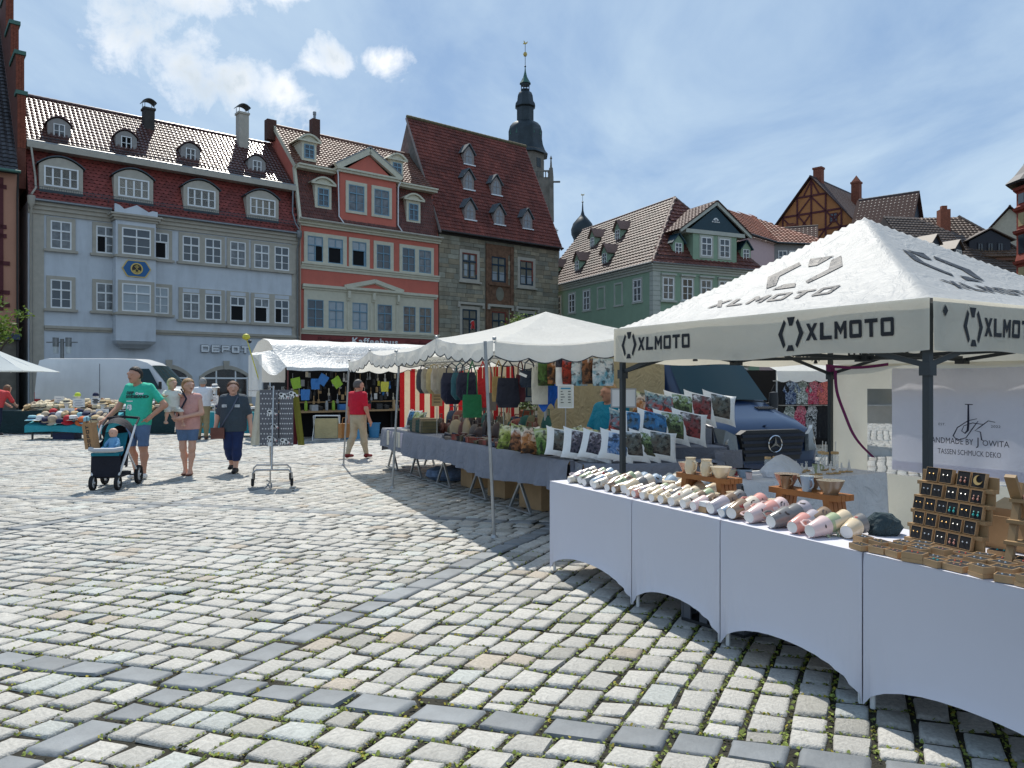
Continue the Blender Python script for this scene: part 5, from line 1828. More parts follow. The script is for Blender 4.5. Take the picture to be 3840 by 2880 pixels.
def decal_mesh(kind,seed,mt):
	r=random.Random(seed)
	prof=cup_mesh(kind,'cream')[4]
	zz=[p[1]for p in prof]
	rad_at=lambda z:np.interp(z,zz,[p[0]for p in prof])+.0008
	mb=MB()
	for q in range(r.randint(2,5)):
		a0,z0=r.uniform(-.35,.35),prof[-1][1]*r.uniform(.4,.75)
		n=6
		ph=r.uniform(0,6)
		ln,wd=r.uniform(.006,.015),r.uniform(.003,.006)
		ang=r.uniform(0,3.1)
		pts=[]
		for k in range(n):
			t=2*math.pi*k/n
			x,y=ln*math.cos(t)*r.uniform(.7,1.2),wd*math.sin(t)*r.uniform(.7,1.3)
			x,y=x*math.cos(ang)-y*math.sin(ang),x*math.sin(ang)+y*math.cos(ang)
			R_=rad_at(z0+y)
			a=a0+x/R_
			pts.append((R_*math.cos(a),R_*math.sin(a),z0+y))
		mb.add(pts,[tuple(range(n))])
	return mb.mesh('print',mt)
DECALS={}
def pot(kind,glaze,M,label,group,scale=1.0,print_=None,turn=0.0,name=None,cat=None):
	nm=name or{'mug':'mug','cup':'cup','bowl':'bowl','jug':'jug','beaker':'beaker','basin':'bowl'}[kind]
	b,i,d,h,prof=cup_mesh(kind,glaze)
	t=thing(nm,label,cat or nm,(0,0,0),0,group)
	MM=M@Matrix.Rotation(turn,4,'Z')@Matrix.Diagonal((scale,scale,scale,1))
	t.location,t.rotation_euler,t.scale=MM.to_translation(),MM.to_euler(),(scale,scale,scale)
	link('body',b,t)
	link('inside',i,t)
	link('base',d,t)
	if h:
		link('handle',h,t)
	if print_ is not None:
		k=(kind,print_)
		if k not in DECALS:
			DECALS[k]=decal_mesh(kind,print_*7+1,M_DECALR if print_%4==3 else M_DECAL)
		link('print',DECALS[k],t,None,(0,0,rad(115+20*(print_%3))))
	return t
def lying(s,d,yaw,r0,r1,L,z=.745):
	"""matrix for a pot lying on its side, base towards the front; axis in the table plane by yaw from d"""
	tilt=math.atan2(r1-r0,L)
	ax=Vector((math.sin(yaw)*math.cos(tilt),math.cos(yaw)*math.cos(tilt),math.sin(tilt)))
	ax=(TM.to_3x3()@ax).normalized()
	up=Vector((0,0,1))
	sx=up.cross(ax).normalized()
	uy=ax.cross(sx)
	R3=Matrix((uy,-sx,ax)).transposed()
	M=R3.to_4x4()
	base=tab(s,d,z)+Vector((0,0,r0/math.cos(tilt)))
	M.translation=base
	return M
ORD=['first','second','third','fourth','fifth','sixth','seventh','eighth','ninth','tenth','eleventh','twelfth','thirteenth','fourteenth','fifteenth','sixteenth','seventeenth','eighteenth','nineteenth','twentieth','twenty-first','twenty-second','twenty-third','twenty-fourth','twenty-fifth','twenty-sixth','twenty-seventh','twenty-eighth','twenty-ninth','thirtieth']
def mug_rows():
	r=random.Random(21)
	rows=[(.17,.12,'mug',.95,['lilac grey','grey','white']),(.21,.06,'cup',.9,['white','lilac grey']),(.31,.10,'mug',1.0,['sage green','taupe','sage green','pale blue']),(.43,.07,'mug',.92,['grey','white','grey']),(.53,.08,'mug',.98,['pale blue','cream','white']),(.61,.05,'cup',1.0,['white','white']),(.66,.14,'mug',1.0,['taupe','brown','sage green','white']),(.77,.06,'mug',.92,['taupe','sage green','taupe']),(.87,.05,'cup',1.0,['taupe','cream']),(.94,.09,'mug',1.1,['cream','grey','white','pale blue']),(1.04,.06,'cup',1.0,['cream','white']),(1.12,.05,'cup',1.05,['pink','lilac grey','white']),(1.22,.05,'mug',.85,['white','cream','sage green']),(1.32,.05,'mug',.88,['cream','lilac grey','white']),(1.43,.05,'mug',.95,['cream','grey','cream']),(1.54,.05,'mug',.95,['white','white','cream']),(1.65,.05,'mug',.98,['white','taupe','sage green']),(1.75,.05,'mug',.95,['pale pink','taupe']),(1.90,.06,'mug',1.12,['lilac grey','taupe','grey']),(2.02,.045,'cup',1.05,['pale blue','white']),(2.10,.05,'mug',1.15,['taupe','white','pink']),(2.25,.05,'mug',1.12,['pale pink','pink','pale pink']),(2.41,.05,'mug',1.15,['grey','grey','lilac grey']),(2.58,.04,'mug',1.05,['pink','lilac grey','taupe']),(2.70,.035,'mug',1.08,['pale pink','sage green','cream'])]
	DIM={'mug':(.033,.050,.112),'cup':(.027,.037,.075)}
	place=['in front','one behind the front','two behind the front','at the back']
	for n,(s,d,kind,sc,gl)in enumerate(rows):
		r0,r1,L=(x*sc for x in DIM[kind])
		dd=d
		yaw=r.uniform(-.12,.05)-.12
		for k,g in enumerate(gl):
			M=lying(s+r.uniform(-.006,.006)+k*.010+(dd-d)*math.tan(yaw),dd,yaw+r.uniform(-.05,.05),r0,r1,L,.745+(.012*k if k<3 else .02))
			lab='%s %s lying %s in the %s column from the left'%(g,kind,place[k],ORD[n])
			pot(kind,g,M,lab,'mugs lying in nested columns on the white tables',sc,r.randint(0,9)if r.random()<.8 else None,r.choice((-1.9,-1.6,2.6,-1.3)))
			dd+=L*.60
	n=0
	for j in range(3):
		for i in range(7):
			s,d=.62+i*.105+j*.03,.47+j*.09
			sc=r.uniform(.8,1.0)
			M=lying(s,d,r.uniform(-.4,.2),.034*sc,.05*sc,.1*sc)
			pot('beaker' if(i+j)%3 else 'bowl',r.choice(['cream','cream','white','pale blue']),M,'cream beaker in the %s pottery row on the far table, %s from the left'%(['front','middle','rear'][j],ORD[i]),'pottery massed at the back of the far table',sc)
			n+=1
def bench(s,d,L,lab,z=.745,rz=0.0,H=.13,W=.15):
	p=tab(s,d,z)
	M_W=mat('oiled pine',(.34,.13,.035),.5,.25,3,bump=.1)
	t=thing('bench_riser',lab,'riser',p,TABR+rz,'wooden risers on the mug tables')
	for q in range(4):
		y=-W/2+W*(q+.5)/4
		MB().box(-L/2,L/2,y-W/8+.002,y+W/8-.002,H,H+.035).build('plank',M_W,t)
	for sx in(-1,1):
		m=MB()
		for q in range(4):
			y=-W/2+W*(q+.5)/4
			x=sx*(L/2-.06)
			m.add([(x-.022-sx*.0,y-W/8+.003,0),(x+.022,y-W/8+.003,0),(x+.022,y+W/8-.003,0),(x-.022,y+W/8-.003,0),(x-.022-sx*.02,y-W/8+.003,H),(x+.022-sx*.02,y-W/8+.003,H),(x+.022-sx*.02,y+W/8-.003,H),(x-.022-sx*.02,y+W/8-.003,H)],[(0,3,2,1),(4,5,6,7),(0,1,5,4),(1,2,6,5),(2,3,7,6),(3,0,4,7)])
		m.build('leg',M_W,t)
	return t
def upright(kind,g,s,d,z,lab,grp,sc=1.0,turn=0.0,pr=None):
	M=Matrix.Translation(tab(s,d,z))@Matrix.Rotation(TABR,4,'Z')
	return pot(kind,g,M,lab,grp,sc,pr,turn)
def benches():
	z=.745+.13+.036
	bench(1.38,.50,.50,'low oiled pine riser with cream jugs and bowls, nearer the far end',rz=.05)
	bench(2.26,.52,.50,'low oiled pine riser with grey bowls and mugs, left of the jewellery stand',rz=.05)
	gA,gB='pots on the far pine riser','pots on the near pine riser'
	upright('basin','salmon',1.19,.48,z,'salmon bowl at the left end of the far pine riser',gA,.8)
	upright('jug','cream',1.265,.44,z,'cream jug with handle, left one on the far riser',gA,.95,-.2,3)
	upright('bowl','grey',1.34,.53,z,'dark grey bowl between the two cream jugs',gA,.95)
	upright('jug','cream',1.42,.45,z,'cream jug with red heart print, right one on the far riser',gA,.95,-.2,7)
	upright('basin','cream',1.545,.47,z,'large cream bowl at the right end of the far pine riser',gA,.82)
	upright('basin','salmon',2.06,.54,z,'salmon bowl at the left end of the near pine riser',gB,.85)
	upright('cup','brown',2.135,.46,z,'small brown mug beside the salmon bowl',gB,1.05,-.2,2)
	upright('basin','taupe',2.225,.56,z,'taupe bowl behind the pale blue mug on the near riser',gB,.85)
	upright('mug','pale blue',2.285,.47,z,'pale blue mug standing on the near riser',gB,.82,-.3,3)
	upright('basin','taupe',2.43,.50,z,'speckled taupe bowl at the right end of the near riser',gB,.88)
	gC='beakers standing behind the lying mugs'
	T_=.745
	for s,d,k,g,sc,lab in((1.12,.36,'beaker','cream',1,'cream beaker under the left end of the far riser'),(1.02,.40,'bowl','lilac grey',.85,'lilac bowl left of the far riser'),(1.36,.34,'bowl','pale blue',.9,'pale blue bowl in front of the far riser'),(1.47,.33,'bowl','brown',.92,'dark brown bowl in front of the far riser'),(1.59,.33,'bowl','cream',.95,'cream bowl in front of the far riser leg'),(1.79,.36,'beaker','cream',1.05,'cream beaker standing between the two risers'),(1.98,.38,'beaker','salmon',1.0,'salmon beaker with dark print left of the near riser'),(2.13,.37,'beaker','cream',1.02,'cream beaker in front of the near riser'),(2.30,.36,'bowl','pale blue',1.0,'pale blue bowl under the near riser'),(2.45,.30,'bowl','brown',.9,'brown bowl in front of the right leg of the near riser')):
		upright(k,g,s,d,T_,lab,gC,sc,-.5,4 if 'print' in lab else None)
	pot('mug','grey',lying(2.72,.26,.2,.036,.056,.12),'dark grey mug with red leaf lying by the jewellery stand',None,1.1,3,-1.5)
	pot('beaker','cream',lying(2.80,.19,-.3,.034,.05,.1),'cream beaker lying beside the jewellery stand',None,1.0)
	t=thing('card_box','small brown card box with white cards between the pink and lilac mugs','card box',tab(1.82,.10,.745),TABR)
	MB().box(-.035,.035,-.03,.03,0,.035).build('box',mat('kraft card',(.42,.27,.14),.85,.12,8),t)
	MB().box(-.033,.033,-.028,.028,.036,.066).build('cards',M_CUPBASE,t)
	b=MB()
	b.lathe([(.001,0),(.12,.0),(.15,.05),(.13,.12),(.07,.17),(.001,.18)],18)
	b.v=[tuple(Vector(p)*(1+.22*noise.noise((p[0]*14,p[1]*14,p[2]*14))))for p in b.v]
	o=tag(b.build('denim_bag',mat('dark denim',(.035,.06,.07),.9,.3,6,wrinkle=.8),None,True),'crumpled dark denim bag between the mugs and the jewellery stand','bag')
	o.location=tab(2.80,.48,.745)
	o.scale=(.66,.5,.62)
M_KRAFT=mat('kraft card',(.42,.27,.14),.85,.12,8)
M_FOAM=mat('black foam',(.012,.012,.013),.85,.1)
M_LPINE=mat('pale pine',(.33,.21,.10),.6,.18,3)
JEWEL=[mat('turquoise',(.03,.38,.36),.25),mat('silver',(.7,.7,.68),.25,metal=.9),mat('coral',(.6,.10,.05),.35),mat('gold tone',(.6,.38,.15),.3,metal=.8),mat('rose wood',(.45,.20,.15),.5),mat('glass bead',(.45,.5,.55),.1)]
def jewellery():
	rr=random.Random(8)
	M0=TM@Matrix.Translation((3.17,.42,.745))@Matrix.Rotation(rad(-8),4,'Z')
	loc,rz=M0.to_translation(),M0.to_euler().z
	s=thing('jewellery_stand','pale pine stepped stand with five rows of black earring boxes','display stand',loc,rz)
	for k in range(5):
		z=.012+k*.072
		y=k*.022
		MB().box(-.215,.215,y-.02,y+.022,z-.012,z+.006).build('shelf',M_LPINE,s)
		MB().box(-.215,.215,y+.016,y+.024,z+.006,z+.062).build('back_board',M_LPINE,s)
	rows=[5,5,6,5,4]
	for k in range(5):
		n=rows[k]
		z=.020+k*.072
		for i in range(n):
			x=-.172+.344*(i+.5+(.14*(i>1)if n<6 else 0)-.07*(n<6))/n
			w=.064 if k<4 else .072
			if n==6:
				x=-.20+.40*(i+.5)/6
			p=M0@Vector((x+rr.uniform(-.006,.006),k*.022-.012,z))
			kind=rr.choice(['turquoise','silver','coral','gold','rose','bead'])
			ji=['turquoise','silver','coral','gold','rose','bead'].index(kind)
			moon=(k==4 and i==3)
			what='a wooden crescent moon' if moon else{'turquoise':'turquoise drop earrings','silver':'silver studs','coral':'a coral red piece','gold':'gold toned studs','rose':'rosewood earrings','bead':'clear bead studs'}[kind]
			t=thing('earring_box','black box with %s, %s from the left on the %s shelf'%(what,ORD[i],['lowest','second','middle','fourth','top'][k]),'jewellery box',p,rz,'earring boxes on the pine stand')
			t.rotation_euler=(rad(-12),0,rz)
			f=MB()
			for a in((-w/2,-w/2+.002,0,w),(w/2-.002,w/2,0,w),(-w/2+.002,w/2-.002,0,.002),(-w/2+.002,w/2-.002,w-.002,w)):
				f.box(a[0],a[1],-.010,.012,a[2],a[3])
			f.build('card_rim',M_KRAFT,t)
			MB().box(-w/2+.002,w/2-.002,-.009,.012,.002,w-.002).build('foam',M_FOAM,t)
			j=MB()
			if moon:
				a_=[(.024*math.cos(rad(q)),.024*math.sin(rad(q)))for q in range(100,351,25)]
				b_=[(.008+.018*math.cos(rad(q)),.006+.018*math.sin(rad(q)))for q in range(340,99,-24)]
				j.xz([(x_,w/2+z_)for x_,z_ in a_+b_],-.013,-.0095)
			elif kind=='coral':
				for q in range(6):
					a=q*1.05
					j.cbox((.009*math.cos(a),-.0105,w/2+.009*math.sin(a)),(.010,.003,.010),0)
			else:
				big=kind in('turquoise','rose')
				for sx in(-.012,.012):
					j.lathe([(.001,-.004),(.0045,0),(.001,.004)],6,0,Matrix.Translation((sx,-.011,w*.55)))
					if big:
						j.lathe([(.001,-.009),(.0065,-.002),(.001,.008)],6,0,Matrix.Translation((sx,-.012,w*.34)))
			j.build('jewel',JEWEL[ji if not moon else 3],t)
	rows=[(.045,11,3.0),(.120,11,2.95),(.195,11,3.0),(.270,10,3.06),(.345,7,3.42),(.42,6,3.45)]
	for k,(d,n,s0)in enumerate(rows):
		for i in range(n):
			sx=s0+i*.100+rr.uniform(-.012,.012)
			dd=d+rr.uniform(-.012,.012)
			if abs(sx-3.17)<.26 and dd>.31:
				continue
			w,dp,hh=rr.choice(((.092,.068,.026),(.092,.068,.026),(.078,.060,.030)))
			st=rr.random()<.45
			p=tab(sx,dd,.745)
			jt=rr.randint(0,5)
			t=thing('ring_box','open kraft box with %s, %s from the left in the %s row'%(['turquoise studs','silver rings','coral studs','gold toned rings','rosewood studs','bead studs'][jt],ORD[i],['front','second','third','fourth','fifth','rear'][k]),'jewellery box',p,TABR+rr.uniform(-.35,.35),'open kraft boxes lying on the near table')
			z0=0
			if st:
				MB().box(-w/2-.002,w/2+.002,-dp/2-.002,dp/2+.002,0,.016).build('lid',M_KRAFT,t)
				z0=.0165
			f=MB()
			for a in((-w/2,-w/2+.003,-dp/2,dp/2),(w/2-.003,w/2,-dp/2,dp/2),(-w/2+.003,w/2-.003,-dp/2,-dp/2+.003),(-w/2+.003,w/2-.003,dp/2-.003,dp/2)):
				f.box(a[0],a[1],a[2],a[3],z0,z0+hh)
			f.build('box',M_KRAFT,t)
			MB().box(-w/2+.003,w/2-.003,-dp/2+.003,dp/2-.003,z0,z0+hh-.0015).build('foam',M_FOAM,t)
			j=MB()
			for sx_ in(-.014,.014):
				j.lathe([(.001,0),(.005,.003),(.001,.008)],6,0,Matrix.Translation((sx_,rr.uniform(-.006,.006),z0+hh-.003)))
			j.build('jewel',JEWEL[jt],t)
	t=thing('tray_stand','pale wooden A-frame tray stand with brooches at the right edge','display stand',tab(3.56,.40,.745),TABR+rad(10))
	for x in(-.02,.30):
		MB().beam((x,-.10,.0),(x,.03,.36),.03,.03).build('leg',M_LPINE,t)
		MB().beam((x,.20,.0),(x,-.08,.40),.045,.02).build('leg',M_LPINE,t)
	for k in range(3):
		MB().box(-.04,.34,-.10+k*.03,-.01+k*.03,.10+k*.09,.115+k*.09).build('shelf',M_LPINE,t)
	for i,(x,k,m)in enumerate(((.02,2,4),(.10,2,2),(.18,2,1),(.05,1,3),(.15,1,0))):
		tag(link('brooch',MB().lathe([(.001,0),(.022,.001),(.02,.008),(.001,.010)],10).mesh('brooch',JEWEL[m]),None,(TM@Matrix.Translation((3.56,.40,.745))@Matrix.Rotation(rad(10),4,'Z'))@Vector((x,-.06+k*.03,.116+k*.09)),(.5,0,0)),'%s brooch, %s on the wooden tray stand'%(['turquoise','silver','coral red','gold toned','rosewood'][m],['left on the upper shelf','second on the upper shelf','right on the upper shelf','left on the lower shelf','right on the lower shelf'][i]),'brooch','brooches on the tray stand')
	c=thing('cardboard_box','open brown cardboard box behind the jewellery stand','cardboard box',tab(3.30,.78,.745),TABR)
	m=MB()
	for a in((-.2,.2,-.13,-.125),(-.2,.2,.125,.13),(-.2,-.195,-.125,.125),(.195,.2,-.125,.125)):
		m.box(*a,0,.16)
	m.box(-.195,.195,-.125,.125,0,.005)
	m.build('box',M_KRAFT,c)
	MB().slab([(-.2,.13,.16),(.2,.13,.16),(.2,.26,.20),(-.2,.26,.20)],.004).build('flap',M_KRAFT,c)
def back_table():
	Mb=Matrix.Translation((1.86,6.20,0))@Matrix.Rotation(rad(27),4,'Z')
	t=thing('side_table','table under a creased white cotton cloth behind the risers, with jars','table',Mb.to_translation(),rad(27))
	W,D,H=1.72,.66,.745
	for x in(.05,W-.05):
		for y in(.05,D-.05):
			MB().tube([(x,y,0),(x,y,.72)],.014,6).build('leg',M_FRAME,t)
	MB().beam((W-.30,.05,.72),(W-.05,.05,.42),.02,.02).build('brace',M_FRAME,t)
	c=MB()
	def P(i,j):
		x=W*i/60
		if j<10:
			q=j/10
			drop=.42+.05*math.sin(x*5)
			return(x,-.012-.02*(1-q)*(1+math.sin(x*17+math.sin(x*6))),H-drop*(1-q))
		q=(j-10)/8
		return(x,D*q,H+.002*noise.noise((x*6,q*5,0)))
	c.grid(P,60,18)
	def P2(i,j):
		y,q=D*i/20,j/10
		return(W+.012+.03*q*(1+math.sin(y*16)),y,H-(.46-.12*abs(y/D-.5))*q)
	c.grid(P2,20,10)
	c.build('cloth',M_COTTON,t,True)
	at=lambda x,y,z=0.0:Mb@Vector((x,y,H+.004+z))
	glass=mat('jar glass',(.75,.8,.8),.05,0,alpha=.28,spec=.9)
	wood=mat('bamboo lid',(.62,.40,.18),.5,.15,6)
	for x,y,sc,lab in((.78,.50,.8,'slim glass jar with bamboo lid, left of the pair before the van'),(.88,.50,.8,'slim glass jar with bamboo lid, right of the pair before the van'),(1.42,.42,.95,'glass tumbler with bamboo lid and straw by the foil window'),(1.53,.40,.95,'glass tumbler with bamboo lid at the right of the back table'),(1.47,.50,.95,'glass tumbler with bamboo lid behind the other two')):
		j=thing('glass_jar',lab,'jar',at(x,y),0,'glass jars on the back table')
		MB().lathe([(.001,0),(.036*sc,.001),(.038*sc,.02),(.038*sc,.13*sc),(.032*sc,.15*sc)],14).build('glass',glass,j,True)
		MB().lathe([(.001,.148*sc),(.037*sc,.149*sc),(.037*sc,.172*sc),(.001,.173*sc)],14).build('lid',wood,j)
		if x>1.4:
			MB().tube([(0,0,.02),(.01,0,.26)],.004,5).build('straw',M_CUPBASE,j)
	for x,y,k,g,sc,lab in((1.12,.25,'cup','sage green',1.1,'mint green cup among the white figures'),(.30,.30,'basin','pale blue',.8,'pale blue bowl at the left of the back table'),(.18,.36,'basin','cream',.8,'cream bowl at the left end of the back table'),(.24,.18,'beaker','pale pink',.6,'small pink pot at the left of the back table')):
		pot(k,g if g!='sage green' else 'sage green',Matrix.Translation(at(x,y)),lab,None,sc)
	cols=[('teal',(.03,.40,.38)),('yellow',(.6,.5,.12)),('red',(.5,.03,.04))]
	for i,(nm,c_)in enumerate(cols):
		m=MB().lathe([(.001,0),(.032,.001),(.034,.09),(.001,.091)],12)
		o=tag(m.build('painted_tin',mat('enamel '+nm,c_,.4),None,True),'%s painted tin lying at the far left of the back table'%nm,'tin')
		o.location=at(.12+.085*i,.52-.02*i,.035)
		o.rotation_euler=(rad(90),0,rad(40))
	b=MB()
	b.lathe([(.001,0),(.15,0),(.17,.05),(.13,.11),(.05,.17),(.001,.19)],20)
	b.v=[(p[0]*(1.3+.3*noise.noise((p[0]*9,p[1]*9,3))),p[1]*.7*(1+.3*noise.noise((p[0]*9,p[2]*9,5))),p[2]*(1+.15*noise.noise((p[0]*12,p[1]*7,1))))for p in b.v]
	o=tag(b.build('cloth_bundle',M_COTTON,None,True),'bundle of crumpled white cloth in the middle of the back table','cloth bundle')
	o.location,o.rotation_euler=at(.66,.22),(0,0,.4)
	r=random.Random(4)
	for i in range(12):
		x,y=.95+(i%6)*.10+r.uniform(-.02,.02),.16+(i//6)*.22+r.uniform(-.04,.04)
		t2=thing('clay_figure','small white clay rabbit figure, %s from the left in the %s row'%(ORD[i%6],'front' if i<6 else 'back'),'figure',at(x,y),r.uniform(0,6),'white clay figures on the back table')
		MB().lathe([(.001,0),(.035,.001),(.035,.010),(.001,.011)],12).build('disc',wood,t2)
		h=r.uniform(.07,.11)
		MB().lathe([(.001,.011),(.014,.013),(.016,h*.35),(.009,h*.55),(.012,h*.7),(.007,h*.82),(.001,h*.84)],8).tube([(.004,0,h*.8),(.008,0,h*1.1)],.0035,5).tube([(-.004,0,h*.8),(-.008,0,h*1.1)],.0035,5).build('figure',M_CUPBASE,t2,True)
mug_rows()
benches()
jewellery()
back_table()

# ------------------------------------------------------------ the bag and cushion stall behind, under two big umbrellas
M_UMB=mat('cream umbrella cloth',(.86,.85,.80),.7,.06,2,wrinkle=.35,sheet=.5)
M_STEEL=mat('galvanised tube',(.36,.37,.37),.4,.2,8,metal=.6)
M_BLUEW=mat('blue grey checked cloth',(.215,.23,.275),.85,.08,6,wrinkle=.5)
M_TAN=mat('tan side curtain',(.40,.34,.21),.8,.1,2,wrinkle=.7,sheet=.25)
M_EDGE=mat('dark edge binding',(.03,.04,.05),.7)
SX,SY,SR=-.178,7.76,rad(23.5)
SM=Matrix.Translation((SX,SY,0))@Matrix.Rotation(SR,4,'Z')
sp=lambda x,y,z=0.0:SM@Vector((x,y,z))
def umbrella(name_lab,y0,y1,W,ribs,peak,skirt=.20):
	"""rectangular market umbrella; ribs = eave heights at corners and side middles (front-left, left mid, back-left, back mid, back-right, right mid, front-right, front mid)"""
	t=thing('market_umbrella',name_lab,'umbrella',sp(0,0),SR,'cream market umbrellas over the bag stall')
	ym=(y0+y1)/2
	P8=[(0,y0),(0,ym),(0,y1),(W/2,y1),(W,y1),(W,ym),(W,y0),(W/2,y0)]
	pk=Vector((W/2,ym,peak))
	E=[Vector((x,y,z))for(x,y),z in zip(P8,ribs)]
	r=MB()
	n=14
	for k in range(8):
		a,b=E[k],E[(k+1)%8]
		def P(i,j,a=a,b=b):
			u,v=i/n,j/12
			e=a.lerp(b,u)
			q=pk.lerp(e,v)
			sag=-.055*v*math.sin(math.pi*u)-.05*math.sin(math.pi*v)
			return q+Vector((0,0,sag+.006*noise.noise(q*5)))
		r.grid(P,n,12)
	r.build('canopy',M_UMB,t,True)
	s,ed=MB(),MB()
	for k in range(8):
		a,b=E[k],E[(k+1)%8]
		L=(b-a).length
		ns=max(3,round(L/.34))
		N=ns*8
		out=Vector(((b-a).y,-(b-a).x,0)).normalized()
		if out.dot((a+b)/2-pk)<0:
			out=-out
		def S(i,j):
			u=i/N
			e=a.lerp(b,u)+Vector((0,0,-.055*math.sin(math.pi*u)))
			sc=.045*abs(math.sin(math.pi*u*ns))
			return e+out*(.012+.012*math.sin(u*L*11)*j/3)+Vector((0,0,-(skirt-.045+sc)*j/3))
		s.grid(S,N,3)
		ed.tube([S(i,3)for i in range(N+1)],.007,4)
	so=s.build('skirt',M_UMB,t,True)
	ed.build('binding',M_EDGE,so)
	m=MB()
	for e in E:
		m.tube([pk+Vector((0,0,-.05)),pk.lerp(e,.5)+Vector((0,0,-.11)),e+Vector((0,0,-.02))],.011,5)
		m.tube([pk.lerp(e,.55)+Vector((0,0,-.10)),Vector((pk.x,pk.y,1.75))],.010,5)
		m.lathe([(.001,-.02),(.022,-.012),(.022,.012),(.001,.02)],8,0,Matrix.Translation(e+Vector((0,0,.02))))
	m.tube([(pk.x,pk.y,0),(pk.x,pk.y,peak-.02)],.024,8)
	m.build('ribs_and_mast',M_STEEL,t)
	MB().box(pk.x-.3,pk.x+.3,pk.y-.3,pk.y+.3,.03,.09).build('foot',M_FRAME,t)
	return t
def cushion_mesh(mt,w=.36,h=.36,t=.115,n=12):
	m=MB()
	def P(i,j,s):
		u,v=2*i/n-1,2*j/n-1
		pin=1-.10*(1-abs(u)**3)*abs(v)**2
		pin2=1-.10*(1-abs(v)**3)*abs(u)**2
		b=max(0,(1-u*u)*(1-v*v))**.42
		wr=noise.noise((u*3,v*3,s))*.006+noise.noise((u*7,v*7,s))*.003
		return(u*w/2*pin2,s*(t/2*b+wr*b),v*h/2*pin)
	m.grid(lambda i,j:P(i,j,-1),n,n)
	m.grid(lambda i,j:P(n-i,j,1),n,n)
	return m.mesh('cushion',mt,True)
def picture_mat(name,cols,scale,margin,seed,sky=None):
	"""printed cushion cover: blotchy picture inside a white margin, in object space"""
	m=bpy.data.materials.new(name)
	m.use_nodes=True
	t=NT(m.node_tree)
	co=t.n('ShaderNodeTexCoord').outputs['Object']
	mp=t.n('ShaderNodeMapping',{0:co,1:(seed*3.1,seed*1.7,seed*2.3)}).outputs[0]
	nz=t.n('ShaderNodeTexNoise',{'Vector':mp,'Scale':scale*1.3,'Detail':7.0,'Roughness':.6,'Distortion':.8}).outputs[0]
	sep=t.n('ShaderNodeSeparateXYZ',{0:co})
	zz=t.n('ShaderNodeMapRange',{0:sep.outputs[2],1:-.16,2:.16,3:0,4:1}).outputs[0]
	f=t.math('ADD',t.math('MULTIPLY',nz,1.3),t.math('MULTIPLY',zz,.55))
	f=t.math('SUBTRACT',f,.42)
	rp=t.n('ShaderNodeValToRGB',{0:f})
	cr=rp.color_ramp
	cr.interpolation='LINEAR'
	while len(cr.elements)<len(cols):
		cr.elements.new(.5)
	for i,(e,c)in enumerate(zip(cr.elements,cols)):
		e.position=.12+.76*i/(len(cols)-1)
		e.color=(*c,1)
	c=rp.outputs[0]
	dark=t.n('ShaderNodeTexNoise',{'Vector':mp,'Scale':scale*2.6,'Detail':3.0}).outputs[0]
	c=t.mix(t.n('ShaderNodeMapRange',{0:dark,1:.52,2:.60,3:0,4:.75}).outputs[0],c,(.02,.02,.02,1))
	if margin:
		ax=t.math('ABSOLUTE',sep.outputs[0])
		az=t.math('ABSOLUTE',sep.outputs[2])
		edge=t.math('MAXIMUM',t.math('MULTIPLY',ax,1.25),az)
		c=t.mix(t.math('GREATER_THAN',edge,margin),c,(.78,.78,.76,1))
		c=t.mix(t.math('GREATER_THAN',sep.outputs[1],.0),c,(.78,.78,.76,1))
	h=t.n('ShaderNodeTexNoise',{'Vector':co,'Scale':9.0,'Detail':3.0,'Distortion':1.5}).outputs[0]
	nm=t.n('ShaderNodeBump',{'Height':h,'Strength':.5,'Distance':.03}).outputs[0]
	b=t.n('ShaderNodeBsdfPrincipled',{'Base Color':c,'Roughness':.8,'Normal':nm,'Specular IOR Level':.2}).outputs[0]
	t.n('ShaderNodeOutputMaterial',{0:b})
	return m
PICS=[('dog',[(.05,.03,.02),(.40,.17,.06),(.65,.60,.52),(.25,.30,.08)],5,0),('horse',[(.02,.02,.02),(.35,.15,.07),(.75,.73,.68),(.35,.40,.15)],4,0),('bird',[(.03,.03,.02),(.20,.26,.05),(.48,.50,.20),(.7,.7,.6)],5,0),('meadow',[(.04,.05,.02),(.10,.19,.05),(.36,.42,.20),(.6,.65,.6)],4,0),('locomotive',[(.02,.02,.02),(.12,.10,.08),(.13,.14,.12),(.45,.52,.58)],7,.125),('tractor',[(.03,.03,.05),(.06,.06,.08),(.16,.13,.15),(.55,.58,.62)],8,.125),('seaside',[(.45,.36,.22),(.10,.10,.05),(.05,.18,.38),(.14,.34,.58)],4,.14),('steam train',[(.12,.10,.06),(.05,.07,.04),(.20,.28,.12),(.60,.68,.75)],6,.13),('red car',[(.05,.04,.04),(.26,.05,.05),(.16,.10,.10),(.70,.72,.74)],6,.125),('cockerel',[(.10,.03,.02),(.45,.05,.03),(.12,.25,.30),(.7,.66,.56)],5,0),('snow scene',[(.70,.72,.76),(.06,.16,.35),(.30,.42,.60),(.72,.76,.80)],5,.12),('seagull',[(.10,.30,.38),(.72,.72,.70),(.15,.40,.45),(.40,.60,.62)],4,0)]
PM={}
for _i,(_n,_c,_s,_m)in enumerate(PICS):
	PM[_n]=picture_mat('cushion print '+_n,_c,_s*1.6,_m,_i)
CUSH={k:cushion_mesh(m)for k,m in PM.items()}
def at_px(x,Z):
	return(x-1106)/1662*Z
def cushion(kind,x,y,z,yaw,lean,lab,sc=1.0,roll=0.0):
	o=link('cushion',CUSH[kind],None,(x,y,z))
	M=Matrix.Rotation(yaw,4,'Z')@Matrix.Rotation(-lean,4,'X')@Matrix.Rotation(roll,4,'Y')
	o.rotation_euler=M.to_euler()
	o.scale=(sc,sc,sc)
	return tag(o,lab,'cushion','printed cushions on the stall tables')
